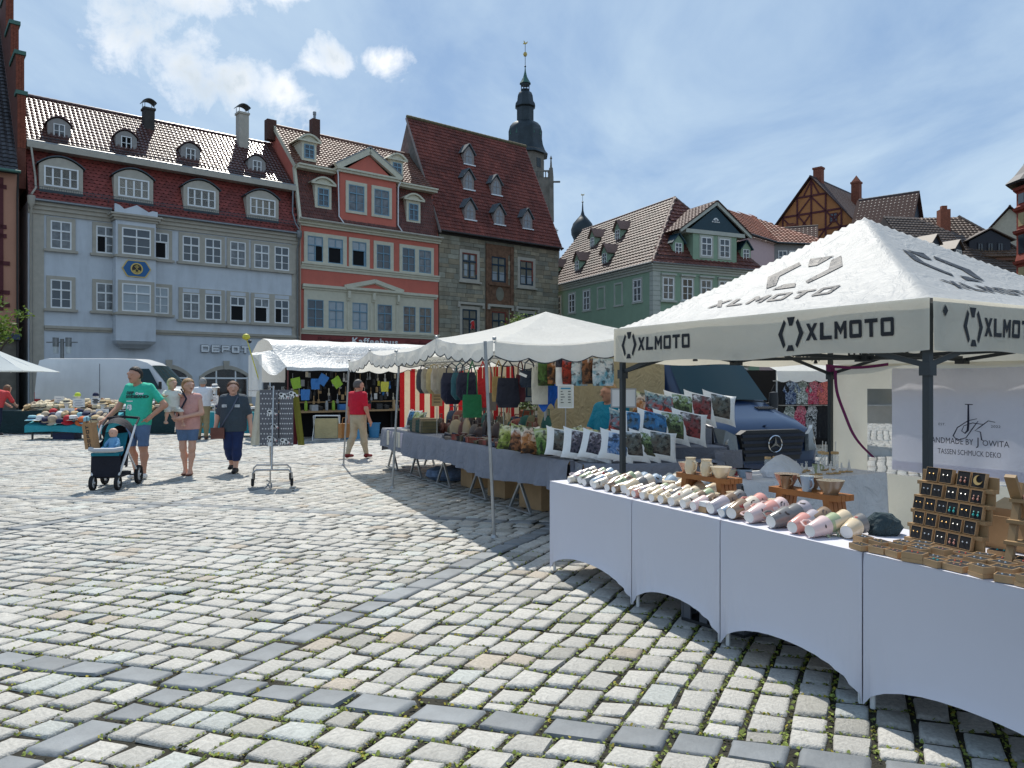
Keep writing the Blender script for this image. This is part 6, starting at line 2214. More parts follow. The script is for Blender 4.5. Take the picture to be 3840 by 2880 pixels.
def draped_table(lab,ax,ay,bx,by,depth,H,hem,nm='stall_table',ends=True):
	"""table whose front edge runs from a to b, cloth hanging to hem height"""
	a,b=Vector((ax,ay,0)),Vector((bx,by,0))
	L=(b-a).length
	rz=math.atan2(b.y-a.y,b.x-a.x)
	t=thing(nm,lab,'table',a,rz)
	c=MB()
	n=int(L*26)
	def P(i,j):
		x=L*i/n
		if j<9:
			q=j/9
			hh=hem+.035*math.sin(x*2.1+1)+.02*noise.noise((x*2,1,0))
			fold=.030*(1-q)*(math.sin(x*13+2*math.sin(x*3))+.5*math.sin(x*29))
			return(x,-.02-.03*(1-q)+fold,hh+(H-hh)*q)
		q=(j-9)/6
		return(x,depth*q,H+.002)
	c.grid(P,n,15)
	if ends:
		for x0,sg in((0,-1),(L,1)):
			def E(i,j,x0=x0,sg=sg):
				y,q=depth*i/16,j/8
				return(x0+sg*(.012+.05*q*(1+math.sin(y*15))),y,H+.002-(H-hem+.06*(1-i/16))*q)
			c.grid(E,16,8)
	c.build('tablecloth',M_BLUEW,t,True)
	MB().box(0,L,0,depth,H-.035,H-.004).build('tabletop',M_LPINE,t)
	k=0
	while k*1.3<L-.3:
		x=.25+k*1.3
		for s in(-1,1):
			MB().beam((x-s*.28,.12,.02),(x+s*.28,.12,H-.04),.03,.03).build('trestle_leg',M_STEEL,t)
			MB().beam((x-s*.28,depth-.12,.02),(x+s*.28,depth-.12,H-.04),.03,.03).build('trestle_leg',M_STEEL,t)
		MB().box(x-.34,x+.34,.09,.13,.01,.03).build('trestle_foot',M_STEEL,t)
		k+=1
	return t
M_LEATH=[mat('leather %d'%i,c,.45,.3,9)for i,c in enumerate(((.10,.03,.02),(.03,.02,.02),(.16,.045,.025),(.05,.025,.02),(.20,.03,.02),(.02,.035,.07),(.12,.10,.09),(.08,.07,.04)))]
def stall():
	umbrella('cream market umbrella with scalloped skirt nearest the mug stall',0,3.78,3.0,[1.99,2.11,2.01,2.05,2.0,2.08,2.0,2.06],2.50)
	umbrella('cream market umbrella with scalloped skirt at the far end of the bag stall',3.82,7.15,3.0,[2.01,2.09,1.97,2.03,2.0,2.08,2.0,2.06],2.36)
	for i,(x0,x1)in enumerate(((((-.178),7.76),(-.27,7.72)),(((-1.78),11.45),(-1.67,11.42)),(((-3.22),14.7),(-3.06,14.45)))):
		p=MB().tube([(x0[0],x0[1],.0),(x1[0],x1[1],1.98 if i<2 else 1.86)],.017,7)
		p.lathe([(.04,0),(.035,.01),(.02,.03)],8,0,Matrix.Translation((x0[0],x0[1],0)))
		tag(p.build('tent_pole',M_STEEL,None,True),['thin steel pole standing nearest, propping the umbrella corner','thin steel pole in front of the striped curtain','thin steel pole beside the woman in the red top'][i],'pole',None)
	draped_table('long trestle table under a blue grey cloth full of bags and purses',-2.39,14.2,.60,8.05,.95,.74,.38)
	draped_table('trestle table under a blue grey cloth with cushions behind the mug tables',.72,7.72,2.2,7.95,.8,.74,.30)
	d=thing('display_tiers','stepped cushion display under blue grey cloth with draped right end','display',(1.28,8.25,0),rad(8))
	for k,(y,h)in enumerate(((0,.86),(.42,1.04))):
		MB().box(.0,1.08,y,y+.42,0,h).build('step',M_BLUEW,d)
	c=MB()
	def E(i,j):
		y,q=-.32+1.2*i/30,j/10
		top=.80 if y<0 else(.88 if y<.42 else 1.06)
		return(1.10+.05*q+.04*q*math.sin(y*18),y,top-(top-.42+.08*math.sin(y*4))*q)
	c.grid(E,30,10)
	def F(i,j):
		x,q=.80+.30*i/14,j/10
		return(x,-.33-.02*q-.03*q*math.sin(x*24),.86-(.86-.36)*q)
	c.grid(F,14,10)
	c.build('side_drape',M_BLUEW,d,True)
	cur=MB()
	def C(i,j):
		x,z=at_px(1145,13.3),0
		a,b=Vector((.42,12.6,0)),Vector((1.95,9.9,0))
		u,q=i/60,j/12
		p=a.lerp(b,u)
		n=Vector((.87,.49,0))
		return p+n*(.035*math.sin(u*40)*(.3+q)+.02*noise.noise((u*9,q*3,1)))+Vector((0,0,2.0-1.75*q))
	cur.grid(C,60,12)
	tag(cur.build('side_curtain',M_TAN,None,True),'tan canvas curtain hanging behind the seller and the cushions','curtain')
	st=thing('striped_curtain','red and cream striped curtain at the far end of the bag stall','curtain',(0,0,0))
	stripes=[mat('red stripe',(.42,.012,.015),.75,.05,3,wrinkle=.5,sheet=.3),mat('cream stripe',(.72,.62,.44),.75,.05,3,wrinkle=.5,sheet=.3)]
	a,b=Vector((-2.15,14.75,0)),Vector((-.42,15.45,0))
	ns=19
	for k in range(ns):
		m=MB()
		def S(i,j,k=k):
			u=(k+i/4)/ns
			p=a.lerp(b,u)
			return p+Vector((-.37,.93,0))*(.03*math.sin(u*34))+Vector((0,0,1.84-1.6*j/8))
		m.grid(S,4,8)
		m.build('stripe',stripes[k%2],st,True)
	s2=thing('striped_curtain','red and cream striped curtain seen between the hanging bags','curtain',(0,0,0))
	a2,b2=Vector((-.62,14.2,0)),Vector((.10,13.2,0))
	for k in range(14):
		m=MB()
		m.grid(lambda i,j:a2.lerp(b2,(k+i/3)/14)+Vector((.02*math.sin((k+i/3)*1.9),.03*math.sin((k+i/3)*1.9),1.86-.95*j/5)),3,5)
		m.build('stripe',stripes[k%2],s2,True)
	r=MB()
	r.tube([(at_px(905,11.6),11.6,1.86),(at_px(1060,9.6),9.6,1.86)],.013,6)
	r.tube([(at_px(1050,8.9),8.9,1.85),(at_px(1330,8.5),8.5,1.87)],.013,6)
	tag(r.split('hanging_rail',M_STEEL)[0],'steel rail carrying the backpacks below the far umbrella','rail')
	ro=[o for o in COL.objects if o.name.startswith('hanging_rail')and 'label' not in o]
	for o in ro:
		tag(o,'steel rail carrying the handbags and print totes below the near umbrella','rail')
	hanging_bags()
	goods()
def bag(kind,px,Z,ztop,w,h,col,lab,strap=.22,cat='bag',tilt=0.0,flap=False,thick=.10):
	"""soft bag hanging from its strap"""
	x=at_px(px,Z)
	t=thing({'backpack':'backpack','tote':'tote_bag','hand':'handbag'}[kind],lab,{'backpack':'backpack','tote':'bag','hand':'handbag'}[kind],(x,Z,ztop),rad(18)+tilt,'bags hanging on rails under the umbrellas')
	mt=mat('bag cloth %s'%str(col),col,.7,.15,7,wrinkle=.4)if isinstance(col,tuple)else col
	m=MB()
	n=14
	z0,z1=-strap-h,-strap
	for i in range(n+1):
		v=i/n
		z=z0+h*v
		k={'backpack':(.55+.45*min(1,v*5))*(1-.35*max(0,v-.75)*4*.6),'tote':.92+.08*math.sin(v*3),'hand':(1-.22*v)*(.72+.28*min(1,v*5))}[kind]
		d=thick*{'backpack':(.6+.4*min(1,v*4))*(1-.6*max(0,v-.7)/.3),'tote':.9-.55*v,'hand':.95-.6*v}[kind]
		for j in range(16):
			a=2*math.pi*j/16
			ca,sa=math.cos(a),math.sin(a)
			e=.55
			px_,py_=math.copysign(abs(ca)**e,ca)*w/2*k,math.copysign(abs(sa)**e,sa)*d/2+1e-4
			nz=.006*noise.noise((px_*14+px,py_*20,z*9))
			m.v.append((px_+nz,py_+nz,z))
	for i in range(n):
		for j in range(16):
			m.f.append((i*16+j,i*16+(j+1)%16,(i+1)*16+(j+1)%16,(i+1)*16+j))
			m.mi.append(0)
	m.f.append(tuple(reversed(range(16))))
	m.f.append(tuple(n*16+j for j in range(16)))
	m.mi+=[0,0]
	m.build('body',mt,t,True)
	for s in(-1,1):
		MB().tube([(s*w*.28,s*.012,z1-.03),(s*w*.22,s*.012,z1+strap*.6),(0,s*.004,-.01)],.008,5).build('strap',mt,t)
	MB().lathe([(.03,-.003),(.034,0),(.03,.003),(.027,0),(.03,-.003)],14,0,Matrix.Translation((0,0,.025))@Matrix.Rotation(rad(90),4,'X')).build('hook',M_STEEL,t)
	if flap:
		MB().grid(lambda i,j:(-w*.42+w*.84*i/6,-thick/2-.006-.004*math.sin(j),z1-h*.38*j/4),6,4).build('flap',mt,t)
	if kind=='backpack':
		MB().box(-w*.3,w*.3,-thick/2-.022,-thick/2+.01,z0+h*.12,z0+h*.42).build('pocket',mt,t)
	return t
def hanging_bags():
	B=bag
	for i,(px,Z,c,lab)in enumerate(((917,11.4,(.045,.05,.06),'dark grey backpack, first on the far rail'),(927,11.2,(.36,.32,.25),'beige print backpack, second on the far rail'),(938,11.0,(.42,.33,.16),'mustard backpack, third on the far rail'),(949,10.8,(.40,.35,.28),'pale beige flowered backpack, fourth on the far rail'),(962,10.6,(.30,.26,.19),'striped brown shoulder bag next to the beige backpacks'))):
		B('backpack',px,Z,1.84,.24,.36,c,lab,.07,flap=i%2==1,thick=.14)
	B('backpack',976,10.3,1.84,.30,.42,(.012,.014,.035),'navy backpack, left of the teal one',.14,thick=.15)
	B('backpack',994,10.1,1.84,.24,.36,(.02,.09,.11),'dark teal backpack between two navy ones',.14,thick=.14)
	B('backpack',1008,9.9,1.84,.27,.36,(.010,.012,.03),'navy backpack with small shield badge',.14,thick=.14)
	B('tote',1020,9.4,1.84,.25,.28,(.01,.14,.05),'bright green shoulder bag on a long strap',.42,thick=.09)
	B('hand',1043,9.5,1.84,.15,.36,(.45,.012,.015),'red shoulder bag behind the near pole',.22,thick=.08)
	B('tote',1056,9.6,1.84,.20,.22,(.16,.14,.12),'grey brown bag beside the red one',.40,thick=.08)
	B('tote',1077,9.2,1.84,.17,.30,(.33,.22,.08),'mustard print bag left of the big navy tote',.20,thick=.08)
	B('hand',1097,8.8,1.84,.30,.34,(.008,.010,.022),'large navy tote with long handles',.22,thick=.13)
	B('hand',1124,8.9,1.84,.13,.32,(.08,.012,.02),'maroon shoulder bag right of the big navy tote',.18,thick=.08)
	B('hand',1143,8.75,1.84,.24,.19,(.012,.022,.04),'dark blue handbag with white price tag',.14,thick=.11)
	m=MB().box(-.045,.045,-.075,-.071,-.23,-.20)
	tag(link('price_tag',m.mesh('price_tag',M_WHITE),None,(at_px(1143,8.7),8.7,1.85),(0,.4,rad(10))),'white price tag on the dark blue handbag','price tag')
	B('tote',1166,8.7,1.84,.20,.42,(.60,.57,.48),'cream cotton shopper with long handles',.10,thick=.06)
	for i,(px,k,lab)in enumerate(((1180,'meadow','green print tote, leftmost of the picture totes'),(1200,'dog','brown animal print tote, second of the picture totes'),(1218,'tractor','grey print tote, third of the picture totes'),(1232,'cockerel','orange print tote, fourth of the picture totes'),(1252,'seagull','grey blue print tote, fifth of the picture totes'),(1275,'horse','cream print tote, sixth of the picture totes'),(1303,'seagull','turquoise print tote with a pelican, at the canopy corner'))):
		B('tote',px,8.6-.02*i,1.86,.20 if i<6 else .26,.28 if i%2 else .30,PM[k],lab,.03,thick=.07)
	m=MB()
	for i in range(9):
		for j in range(7):
			u,v=i/8-.5,j/6
			m.v.append((u*(.34-.16*v)+.03*math.sin(v*6),-.03-.04*math.cos(u*3)+.03*noise.noise((u*6,v*5,0)),-.32*v+.05*math.sin(u*7)))
	for i in range(8):
		for j in range(6):
			a=i*7+j
			m.f.append((a,a+7,a+8,a+1))
			m.mi.append(0)
	o=tag(m.build('foil_bag',mat('bright blue nylon',(.01,.11,.50),.35,.5,5,wrinkle=.6,sheet=.2),None,True),'bright blue nylon bag spread below the picture totes','bag')
	o.location=(at_px(1183,8.8),8.8,1.60)
def goods():
	r=random.Random(12)
	a,b=Vector((-2.39,14.2,0)),Vector((.60,8.05,0))
	L=(b-a).length
	ux=(b-a)/L
	uy=Vector((-ux.y,ux.x,0))
	rz=math.atan2(ux.y,ux.x)
	q=lambda x,y,z=.745:a+ux*x+uy*y+Vector((0,0,z))
	n=0
	for row in range(4):
		for i in range(24):
			x=3.05+i*.088+r.uniform(-.02,.02)
			y=.06+row*.10+r.uniform(-.02,.02)
			w,d,h=r.uniform(.09,.14),r.uniform(.05,.09),r.uniform(.03,.075)
			o=MB().box(-w/2,w/2,-d/2,d/2,0,h).box(-w/2-.003,w/2+.003,-d/2-.004,d/2*.3,h+.0005,h+.008)
			ob=o.build('purse',r.choice(M_LEATH))
			ob.location=q(x,y)
			ob.rotation_euler=(r.uniform(-.25,.25),r.uniform(-.1,.1),rz+r.uniform(-.6,.6))
			tag(ob,'small leather purse, %s from the left in the %s row on the bag table'%(ORD[i],['front','second','third','rear'][row]),'purse','leather purses on the bag stall')
			n+=1
	for i in range(34):
		x=1.7+(i%17)*.20+r.uniform(-.05,.05)
		y=.50+(i//17)*.26+r.uniform(-.05,.05)
		w,h,d=r.uniform(.2,.32),r.uniform(.16,.30),r.uniform(.10,.16)
		m=MB()
		m.lathe([(.001,0),(.9,.0),(1.0,.25),(.9,.6),(.62,.88),(.25,.98),(.001,1.0)],12)
		sd=r.random()*9
		m.v=[(p[0]*w/2*(1+.25*noise.noise((p[0]*2+sd,p[1]*2,p[2]*2))),p[1]*d/2*(1+.25*noise.noise((p[0]*2,p[1]*2+sd,p[2]))),p[2]*h)for p in m.v]
		c=r.choice(M_LEATH+[mat('canvas olive',(.12,.11,.06),.8,.2,6),mat('canvas sand',(.35,.28,.18),.8,.2,6),mat('dark teal canvas',(.02,.09,.08),.8,.2,6)])
		t=thing('handbag','slumped soft handbag, %s from the left in the %s of the heap'%(ORD[i%17],'front' if i<17 else 'back'),'handbag',q(x,y,.745+(.10 if i>16 else 0)),rz+r.uniform(-.8,.8),'handbags heaped on the bag table')
		m.build('body',c,t,True)
		MB().tube([(-w*.25,0,h*.85),(-w*.18,.01,h*1.25),(w*.18,.01,h*1.25),(w*.25,0,h*.85)],.009,5).build('handle',c,t)
	t=thing('wire_basket','wire basket full of folded cloth bags on the far part of the bag table','basket',q(1.65,.22),rz)
	w=MB()
	for k in range(5):
		z=.01+k*.055
		w.tube([(-.34,-.17,z),(.34,-.17,z),(.34,.17,z),(-.34,.17,z),(-.34,-.17,z)],.003,4)
	for k in range(18):
		x=-.34+k*.04
		for y in(-.17,.17):
			w.tube([(x,y,0),(x,y,.235)],.0025,4)
	w.build('wire',M_FRAME,t)['kind']='stuff'
	for k in range(7):
		m=MB().box(-.05,.05,-.13,.13,0,.19+.02*(k%3))
		ob=m.build('folded_bag',r.choice([mat('canvas sand',()),mat('canvas olive',()),mat('dark teal canvas',())]),t)
		ob.location=(-.28+k*.093,0,.01)
		ob.rotation_euler=(0,r.uniform(-.1,.3),0)
	for k in range(5):
		m=MB()
		m.grid(lambda i,j:(.0+.17*i/6,-.03-.012*math.sin(i*1.3+k),.01-.30*j/6)if j>0 else(.17*i/6,.16,.012),6,6)
		ob=tag(m.build('linen_shirt',mat('linen %d'%(k%3),((.66,.62,.52),(.55,.50,.58),(.7,.68,.62))[k%3],.85,.08,6,wrinkle=.6),None,True),'folded pale linen top hanging over the far front edge, %s from the left'%ORD[k],'linen top','linen tops on the bag table')
		ob.location=q(.38+k*.19,.0,.75)
		ob.rotation_euler=(0,0,rz)
	cushion('seaside',*q(.55,.42,.92),rz+.5,.35,'pale blue cushion standing on the far end of the bag table',.95)
	cushion('meadow',*q(.85,.40,.91),rz+.4,.45,'green and white print cushion on the far end of the bag table',.95)
	m=MB().lathe([(.001,0),(.12,0),(.17,.12),(.19,.24),(.185,.24),(.165,.12),(.11,.012),(.001,.012)],16,0,Matrix.Diagonal((1,.6,1,1)))
	t=thing('straw_bag','white shopping bag with sand coloured base on the far end of the bag table','bag',q(.10,.62),rz)
	m.build('body',M_COTTON,t,True)
	MB().lathe([(.001,-.001),(.122,-.001),(.142,.05),(.001,.06)],16,0,Matrix.Diagonal((1,.62,1,1))).build('base',mat('canvas sand',()),t)
	MB().tube([(-.1,-.08,.22),(-.06,-.08,.33),(.06,-.08,.33),(.1,-.08,.22)],.008,5).build('handle',M_COTTON,t)
	def card(px,Z,z,w,h,lab,lines,back=M_WHITE,post=None,rim=None,rzc=.1):
		t=thing('price_card',lab,'sign',(at_px(px,Z),Z,z),rzc,None)
		MB().box(-w/2,w/2,0,.006,0,h).build('card',back,t)
		if rim:
			m=MB()
			for a_ in((-w/2-.012,-w/2,0,h),(w/2,w/2+.012,0,h),(-w/2-.012,w/2+.012,-.012,0),(-w/2-.012,w/2+.012,h,h+.012)):
				m.box(a_[0],a_[1],-.004,.008,a_[2],a_[3])
			m.build('card_rim',rim,t)
		if post:
			MB().tube([(0,.004,-post),(0,.004,-.012)],.006,6).build('post',M_STEEL,t)
		m=MB()
		for(x0,x1,zz,hh,mi)in lines:
			m.box(x0,x1,-.003,-.001,zz,zz+hh,mi)
		if m.v:
			m.build('print',[M_PRINT,mat('blue headline',(.02,.25,.42),.6),mat('red headline',(.45,.05,.05),.6)],t)
		return t
	ln=[(-.055,.055,.195,.014,1)]
	for k in range(5):
		ln+=[(-.055,-.055+.02+.012*(k%3),.165-k*.030,.008,0),(.025,.055,.165-k*.030,.008,0)]
	card(1222,8.35,1.30,.15,.23,'small price list card with blue headline above the cushions',ln,mat('card cream',(.66,.66,.58),.6),.35,M_WHITE)
	card(1347,7.55,1.33,.225,.165,'blank white card on a stand in front of the cushions',[],M_WHITE,.55,mat('grey rim',(.4,.4,.4),.5),.0)
	card(1088,9.9,1.30,.30,.24,'white notice with red and green words below the hanging bags',[(-.08,.10,.19,.022,0),(-.13,.13,.13,.03,2),(-.06,.06,.07,.028,1)],mat('card pale',(.6,.6,.55),.6),.5,None,.25)
	card(944,11.5,1.22,.16,.36,'tall tan price board on the bag table',[(-.05,.05,.28-k*.045,.010,0)for k in range(6)],mat('tan board',(.40,.29,.15),.7),.45,None,.2)
	for i,(x,y,s,lab)in enumerate(((3.1,.55,.9,'brown cardboard box under the bag table, left one'),(5.3,.5,1.0,'brown cardboard box under the bag table near the mug stall'),(4.2,.5,.8,'brown cardboard box under the middle of the bag table'))):
		t=thing('cardboard_box',lab,'cardboard box',q(x,y,0),rz+.1*i)
		MB().box(-.25*s,.25*s,-.18*s,.18*s,0,.36*s).build('box',M_KRAFT,t)
		MB().box(-.03,.03,-.18*s-.002,.18*s+.002,.3601*s,.363*s).build('tape',M_LPINE,t)
	m=MB().lathe([(.001,0),(.22,0),(.30,.06),(.28,.15),(.18,.2),(.001,.21)],14)
	m.v=[(p[0]*1.2,p[1]*.7,p[2]*(1+.3*noise.noise((p[0]*6,p[1]*6,0))))for p in m.v]
	o=tag(m.build('folded_blanket',mat('checked blanket',(.12,.17,.26),.9,.6,14),None,True),'blue checked blanket folded on the ground under the bag table','blanket')
	o.location=q(2.3,.4,.02)
	fr=[(1108,9.05,'bird',.2),(1134,8.85,'horse',.35),(1158,8.70,'dog',.35),(1188,8.50,'meadow',.35),(1214,8.32,'locomotive',.3),(1253,8.05,'tractor',.25),(1290,7.95,'tractor',.1),(1332,7.92,'snow scene',.15),(1362,7.95,'locomotive',.15),(1393,7.98,'steam train',.15),(1424,8.0,'locomotive',.15)]
	names={'bird':'green bird','horse':'brown horse','dog':'brown dog','meadow':'pale green','locomotive':'dark locomotive','tractor':'black engine','snow scene':'blue snow scene','steam train':'steam train','seaside':'seaside','red car':'red car','cockerel':'red cockerel','seagull':'seagull'}
	for i,(px,Z,k,y)in enumerate(fr):
		cushion(k,at_px(px,Z),Z,.745+.165,y,.62,'%s print cushion, %s from the left in the front row'%(names[k],ORD[i]),1.02+.04*(i%3),r.uniform(-.12,.12)+.2)
	se=[(1150,9.35,'snow scene'),(1180,9.2,'meadow'),(1212,9.05,'cockerel'),(1245,8.9,'meadow'),(1272,8.7,'bird'),(1305,8.5,'horse'),(1335,8.45,'seaside')]
	for i,(px,Z,k)in enumerate(se):
		cushion(k,at_px(px,Z),Z,.745+.16+.03*(i>2),.3,.75,'%s print cushion, %s from the left in the row behind the front cushions'%(names[k],ORD[i]),.85,r.uniform(-.3,.3))
	mid=[(1352,8.35,'cockerel'),(1377,8.3,'seaside'),(1412,8.3,'seaside'),(1450,8.35,'steam train'),(1488,8.4,'red car')]
	for i,(px,Z,k)in enumerate(mid):
		cushion(k,at_px(px,Z),Z,.88+.20,.18,.55,'%s print cushion, %s from the left on the middle tier'%(names[k],ORD[i]),1.16,.22+r.uniform(-.08,.08))
	top=[(1402,8.85,'dog'),(1428,8.8,'cockerel'),(1470,8.85,'steam train'),(1512,8.9,'red car'),(1553,8.95,'locomotive')]
	for i,(px,Z,k)in enumerate(top):
		cushion(k,at_px(px,Z),Z,1.06+.21,.18,.5,'%s print cushion, %s from the left on the top tier'%(names[k],ORD[i]),1.16,.22+r.uniform(-.08,.08))
	t=thing('crate','green plastic crate below the draped end of the cushion display','crate',(at_px(1545,8.4),8.45,.30),rad(8))
	M_GC=mat('green plastic',(.01,.16,.05),.45)
	for k in range(4):
		MB().box(-.24,.24,-.16,-.15,.02+k*.058,.058+k*.058).build('slat',M_GC,t)
		MB().box(.23,.24,-.149,.16,.02+k*.058,.058+k*.058).build('slat',M_GC,t)
	MB().box(-.24,.24,-.15,.16,0,.02).box(-.24,-.21,-.165,-.1601,0,.25).box(.21,.24,-.165,-.1601,0,.25).box(-.03,.03,-.165,-.1601,0,.25).build('crate_frame',M_GC,t)
	t=thing('crate','dark crate on the ground under the green one','crate',(at_px(1545,8.4),8.45,0),rad(8))
	MB().box(-.24,.24,-.16,.16,0,.27).build('body',mat('black plastic',()),t)
	MB().box(-.3,.3,-.2,.2,.272,.295).build('board',M_LPINE,t)
	t=thing('flower_planter','terracotta planter with white flowers behind the bag stall','planter',(at_px(1125,14.6),14.6,0),0)
	MB().lathe([(.001,.62),(.16,.62),(.24,1.02),(.27,1.02),(.27,1.06),(.001,1.06)],14).build('pot',mat('terracotta',(.28,.10,.06),.8,.15,5),t)
	MB().tube([(0,0,0),(0,0,.62)],.03,8).build('stand',M_STEEL,t)
	m=MB()
	cols=[]
	for k in range(240):
		an,rr,zz=r.uniform(0,6.28),.32*math.sqrt(r.random()),1.05+r.uniform(0,.16)
		s_=r.uniform(.02,.04)
		c_=Vector((rr*math.cos(an),rr*math.sin(an),zz))
		d1,d2=Vector((r.gauss(0,1),r.gauss(0,1),r.gauss(0,.6))).normalized()*s_,Vector((r.gauss(0,1),r.gauss(0,1),r.gauss(0,.6))).normalized()*s_
		m.add([c_-d1,c_+d2,c_+d1,c_-d2],[(0,1,2,3)],1 if k%7==0 and zz>1.12 else 0)
	m.build('foliage',[mat('planter leaves',(.07,.12,.025),.7,.3,9),M_WHITE],t)
	for px,c,lab in((1113,(.02,.04,.10),'dark blue lidded bin behind the bag stall'),(1136,(.20,.012,.02),'dark red lidded bin behind the bag stall')):
		t=thing('bin',lab,'bin',(at_px(px,13.2),13.2,0),.2)
		mb=mat('bin plastic %s'%px,c,.4)
		MB().box(-.13,.13,-.12,.12,0,.82).build('body',mb,t)
		MB().xz([(-.15,.822),(.15,.822),(.12,.96),(0,1.0),(-.12,.96)],-.13,.13).build('lid',mb,t)
stall()

# ------------------------------------------------------------ vehicles, far stalls, lamp, parasol, trees
M_NAVYP=mat('dark blue car paint',(.010,.028,.075),.30,.05,2,coat=.25,spec=.4)
M_WHITEP=mat('white van paint',(.62,.63,.63),.35,.06,1,coat=.3,stain=.12)
M_WSCREEN=mat('tinted windscreen',(.010,.032,.038),.08,.0,spec=.35)
M_CHROME=mat('chrome',(.75,.76,.78),.12,.0,metal=1.0)
M_RUBBER=mat('black rubber',(.014,.014,.015),.75,.1)
M_BPLAS=mat('dark trim plastic',(.02,.022,.025),.55,.1)
M_LAMP=mat('clear lamp lens',(.13,.15,.16),.08,.1,20,spec=.9)
def van(name,lab,loc,rz,paint,sc=1.0,L=6.0,Hr=2.5,tilt=0.0,front=True):
	t=thing(name,lab,'van',loc,rz)
	t.scale=(sc,sc,sc)
	t.rotation_euler=(0,tilt,rz)
	st=[(.0,.62,.80,.78),(.04,.95,.90,.84),(.12,1.10,.95,.88),(.45,1.25,.98,.90),(.95,1.40,.99,.90),(1.15,1.52,.99,.86),(1.75,2.25,.99,.76),(1.95,2.38,.99,.76),(2.35,Hr-.02,.99,.80),(3.2,Hr,.99,.82),(L-.3,Hr,.99,.82),(L-.05,Hr-.06,.97,.80),(L,Hr-.2,.95,.78)]
	m=MB()
	n=0
	for y,zt,wb,wt in st:
		zb=.34 if y>.1 else .40
		zm=min(1.25,zb+(zt-zb)*.6)
		half=[(wb-.05,zb-.04),(wb,zb+.08),(wb,zm),(wt+(wb-wt)*.12,zm+(zt-zm)*.80),(wt*.93,zt-.03),(wt*.6,zt-.005)]
		pts=[(-x,z)for x,z in half]+[(0,zt)]+[(x,z)for x,z in reversed(half)]
		n=len(pts)
		m.v+=[(x,y,z)for x,z in pts]
	for i in range(len(st)-1):
		for j in range(n-1):
			a=i*n+j
			m.f.append((a,a+1,a+n+1,a+n))
			m.mi.append(0)
		m.f.append((i*n,i*n+n,i*n+2*n-1,i*n+n-1))
		m.mi.append(0)
	m.f.append(tuple(reversed(range(n))))
	m.f.append(tuple(range((len(st)-1)*n,len(st)*n)))
	m.mi+=[0,0]
	body=m.build('body',paint,t,True)
	g=MB()
	g.grid(lambda i,j:(-.84+1.68*i/8+(.10-.20*i/8)*j/4,1.10+.66*j/4-.035*(1-(i/4-1)**2)-.012,1.505+.735*j/4+.02*(1-(i/4-1)**2)),8,4)
	g.build('windscreen',M_WSCREEN,t,True)
	for s in(-1,1):
		q=MB()
		q.slab([(s*1.002,1.35,1.36),(s*1.002,2.20,1.36),(s*.875,2.20,2.12),(s*.885,1.80,2.12)][::s],.012)
		w=q.build('side_window',M_WSCREEN,t)
		b=MB().lathe([(.001,-.10),(.09,-.09),(.10,0),(.09,.09),(.001,.10)],10,0,Matrix.Translation((s*1.14,1.28,1.50))@Matrix.Diagonal((1,.5,1.5,1)))
		b.beam((s*.98,1.32,1.42),(s*1.12,1.28,1.45),.05,.05)
		b.build('mirror',M_BPLAS,t,True)
		MB().box(s*.993-.006,s*.993+.006,2.26,2.275,.5,2.2).build('door_seam',M_BPLAS,t)
		MB().box(s*.993-.006,s*.993+.006,3.55,3.565,.5,2.3).build('door_seam',M_BPLAS,t)
		MB().box(s*.996-.008,s*.996+.008,2.3,L-.2,.62,.74).build('rub_strip',M_BPLAS if paint is M_NAVYP else mat('grey rub strip',(.22,.22,.22),.6),t)
		for y in(.95,L-1.25):
			wh=MB().lathe([(.001,-.11),(.30,-.11),(.345,-.07),(.345,.07),(.30,.11),(.001,.11)],20,0,Matrix.Translation((s*.88,y,.345))@Matrix.Rotation(rad(90),4,'Y'))
			wo=wh.build('wheel',M_RUBBER,t,True)
			MB().lathe([(.001,-.118),(.20,-.116),(.21,-.10),(.001,-.10)]if s<0 else[(.001,.118),(.20,.116),(.21,.10),(.001,.10)],16,0,Matrix.Translation((s*.88,y,.345))@Matrix.Rotation(rad(90),4,'Y')).build('rim',M_LETTER,wo)
		MB().box(s*.9-.05,s*.9+.05,L-.01,L+.02,.9,1.25).build('tail_light',mat('red lens',(.30,.01,.01),.2),t)
	if not front:
		MB().box(-1.003,-.985,L-.22,L-.02,.82,1.0).build('tail_light',mat('red lens',(.3,.01,.01)),t)
		return t
	gr=MB().xz([(-.52,.62),(.52,.62),(.62,1.02),(.50,1.08),(-.50,1.08),(-.62,1.02)],-.03,.10)
	go=gr.build('grille',M_BPLAS,t)
	for k in range(4):
		z=.69+k*.095
		MB().xz([(-.53-.02*k,z),(.53+.02*k,z),(.54+.02*k,z+.042),(-.54-.02*k,z+.042)],-.06,-.031).build('grille_bar',mat('satin blue black bar',(.012,.02,.04),.3),go)
	Mr=Matrix.Translation((0,-.085,.87))@Matrix.Rotation(rad(90),4,'X')
	b=MB().lathe([(.125,-.008),(.135,0),(.125,.008),(.117,0),(.125,-.008)],28,0,Mr)
	for k in range(3):
		a=rad(90+120*k)
		w=rad(90)
		c_,s_=math.cos(a),math.sin(a)
		p=[(.118*c_,.118*s_),(.022*math.cos(a+rad(60)),.022*math.sin(a+rad(60))),(0,0),(.022*math.cos(a-rad(60)),.022*math.sin(a-rad(60)))]
		b.prism(p,-.006,.008,0,Mr)
	b.build('star_badge',M_CHROME,go,True)
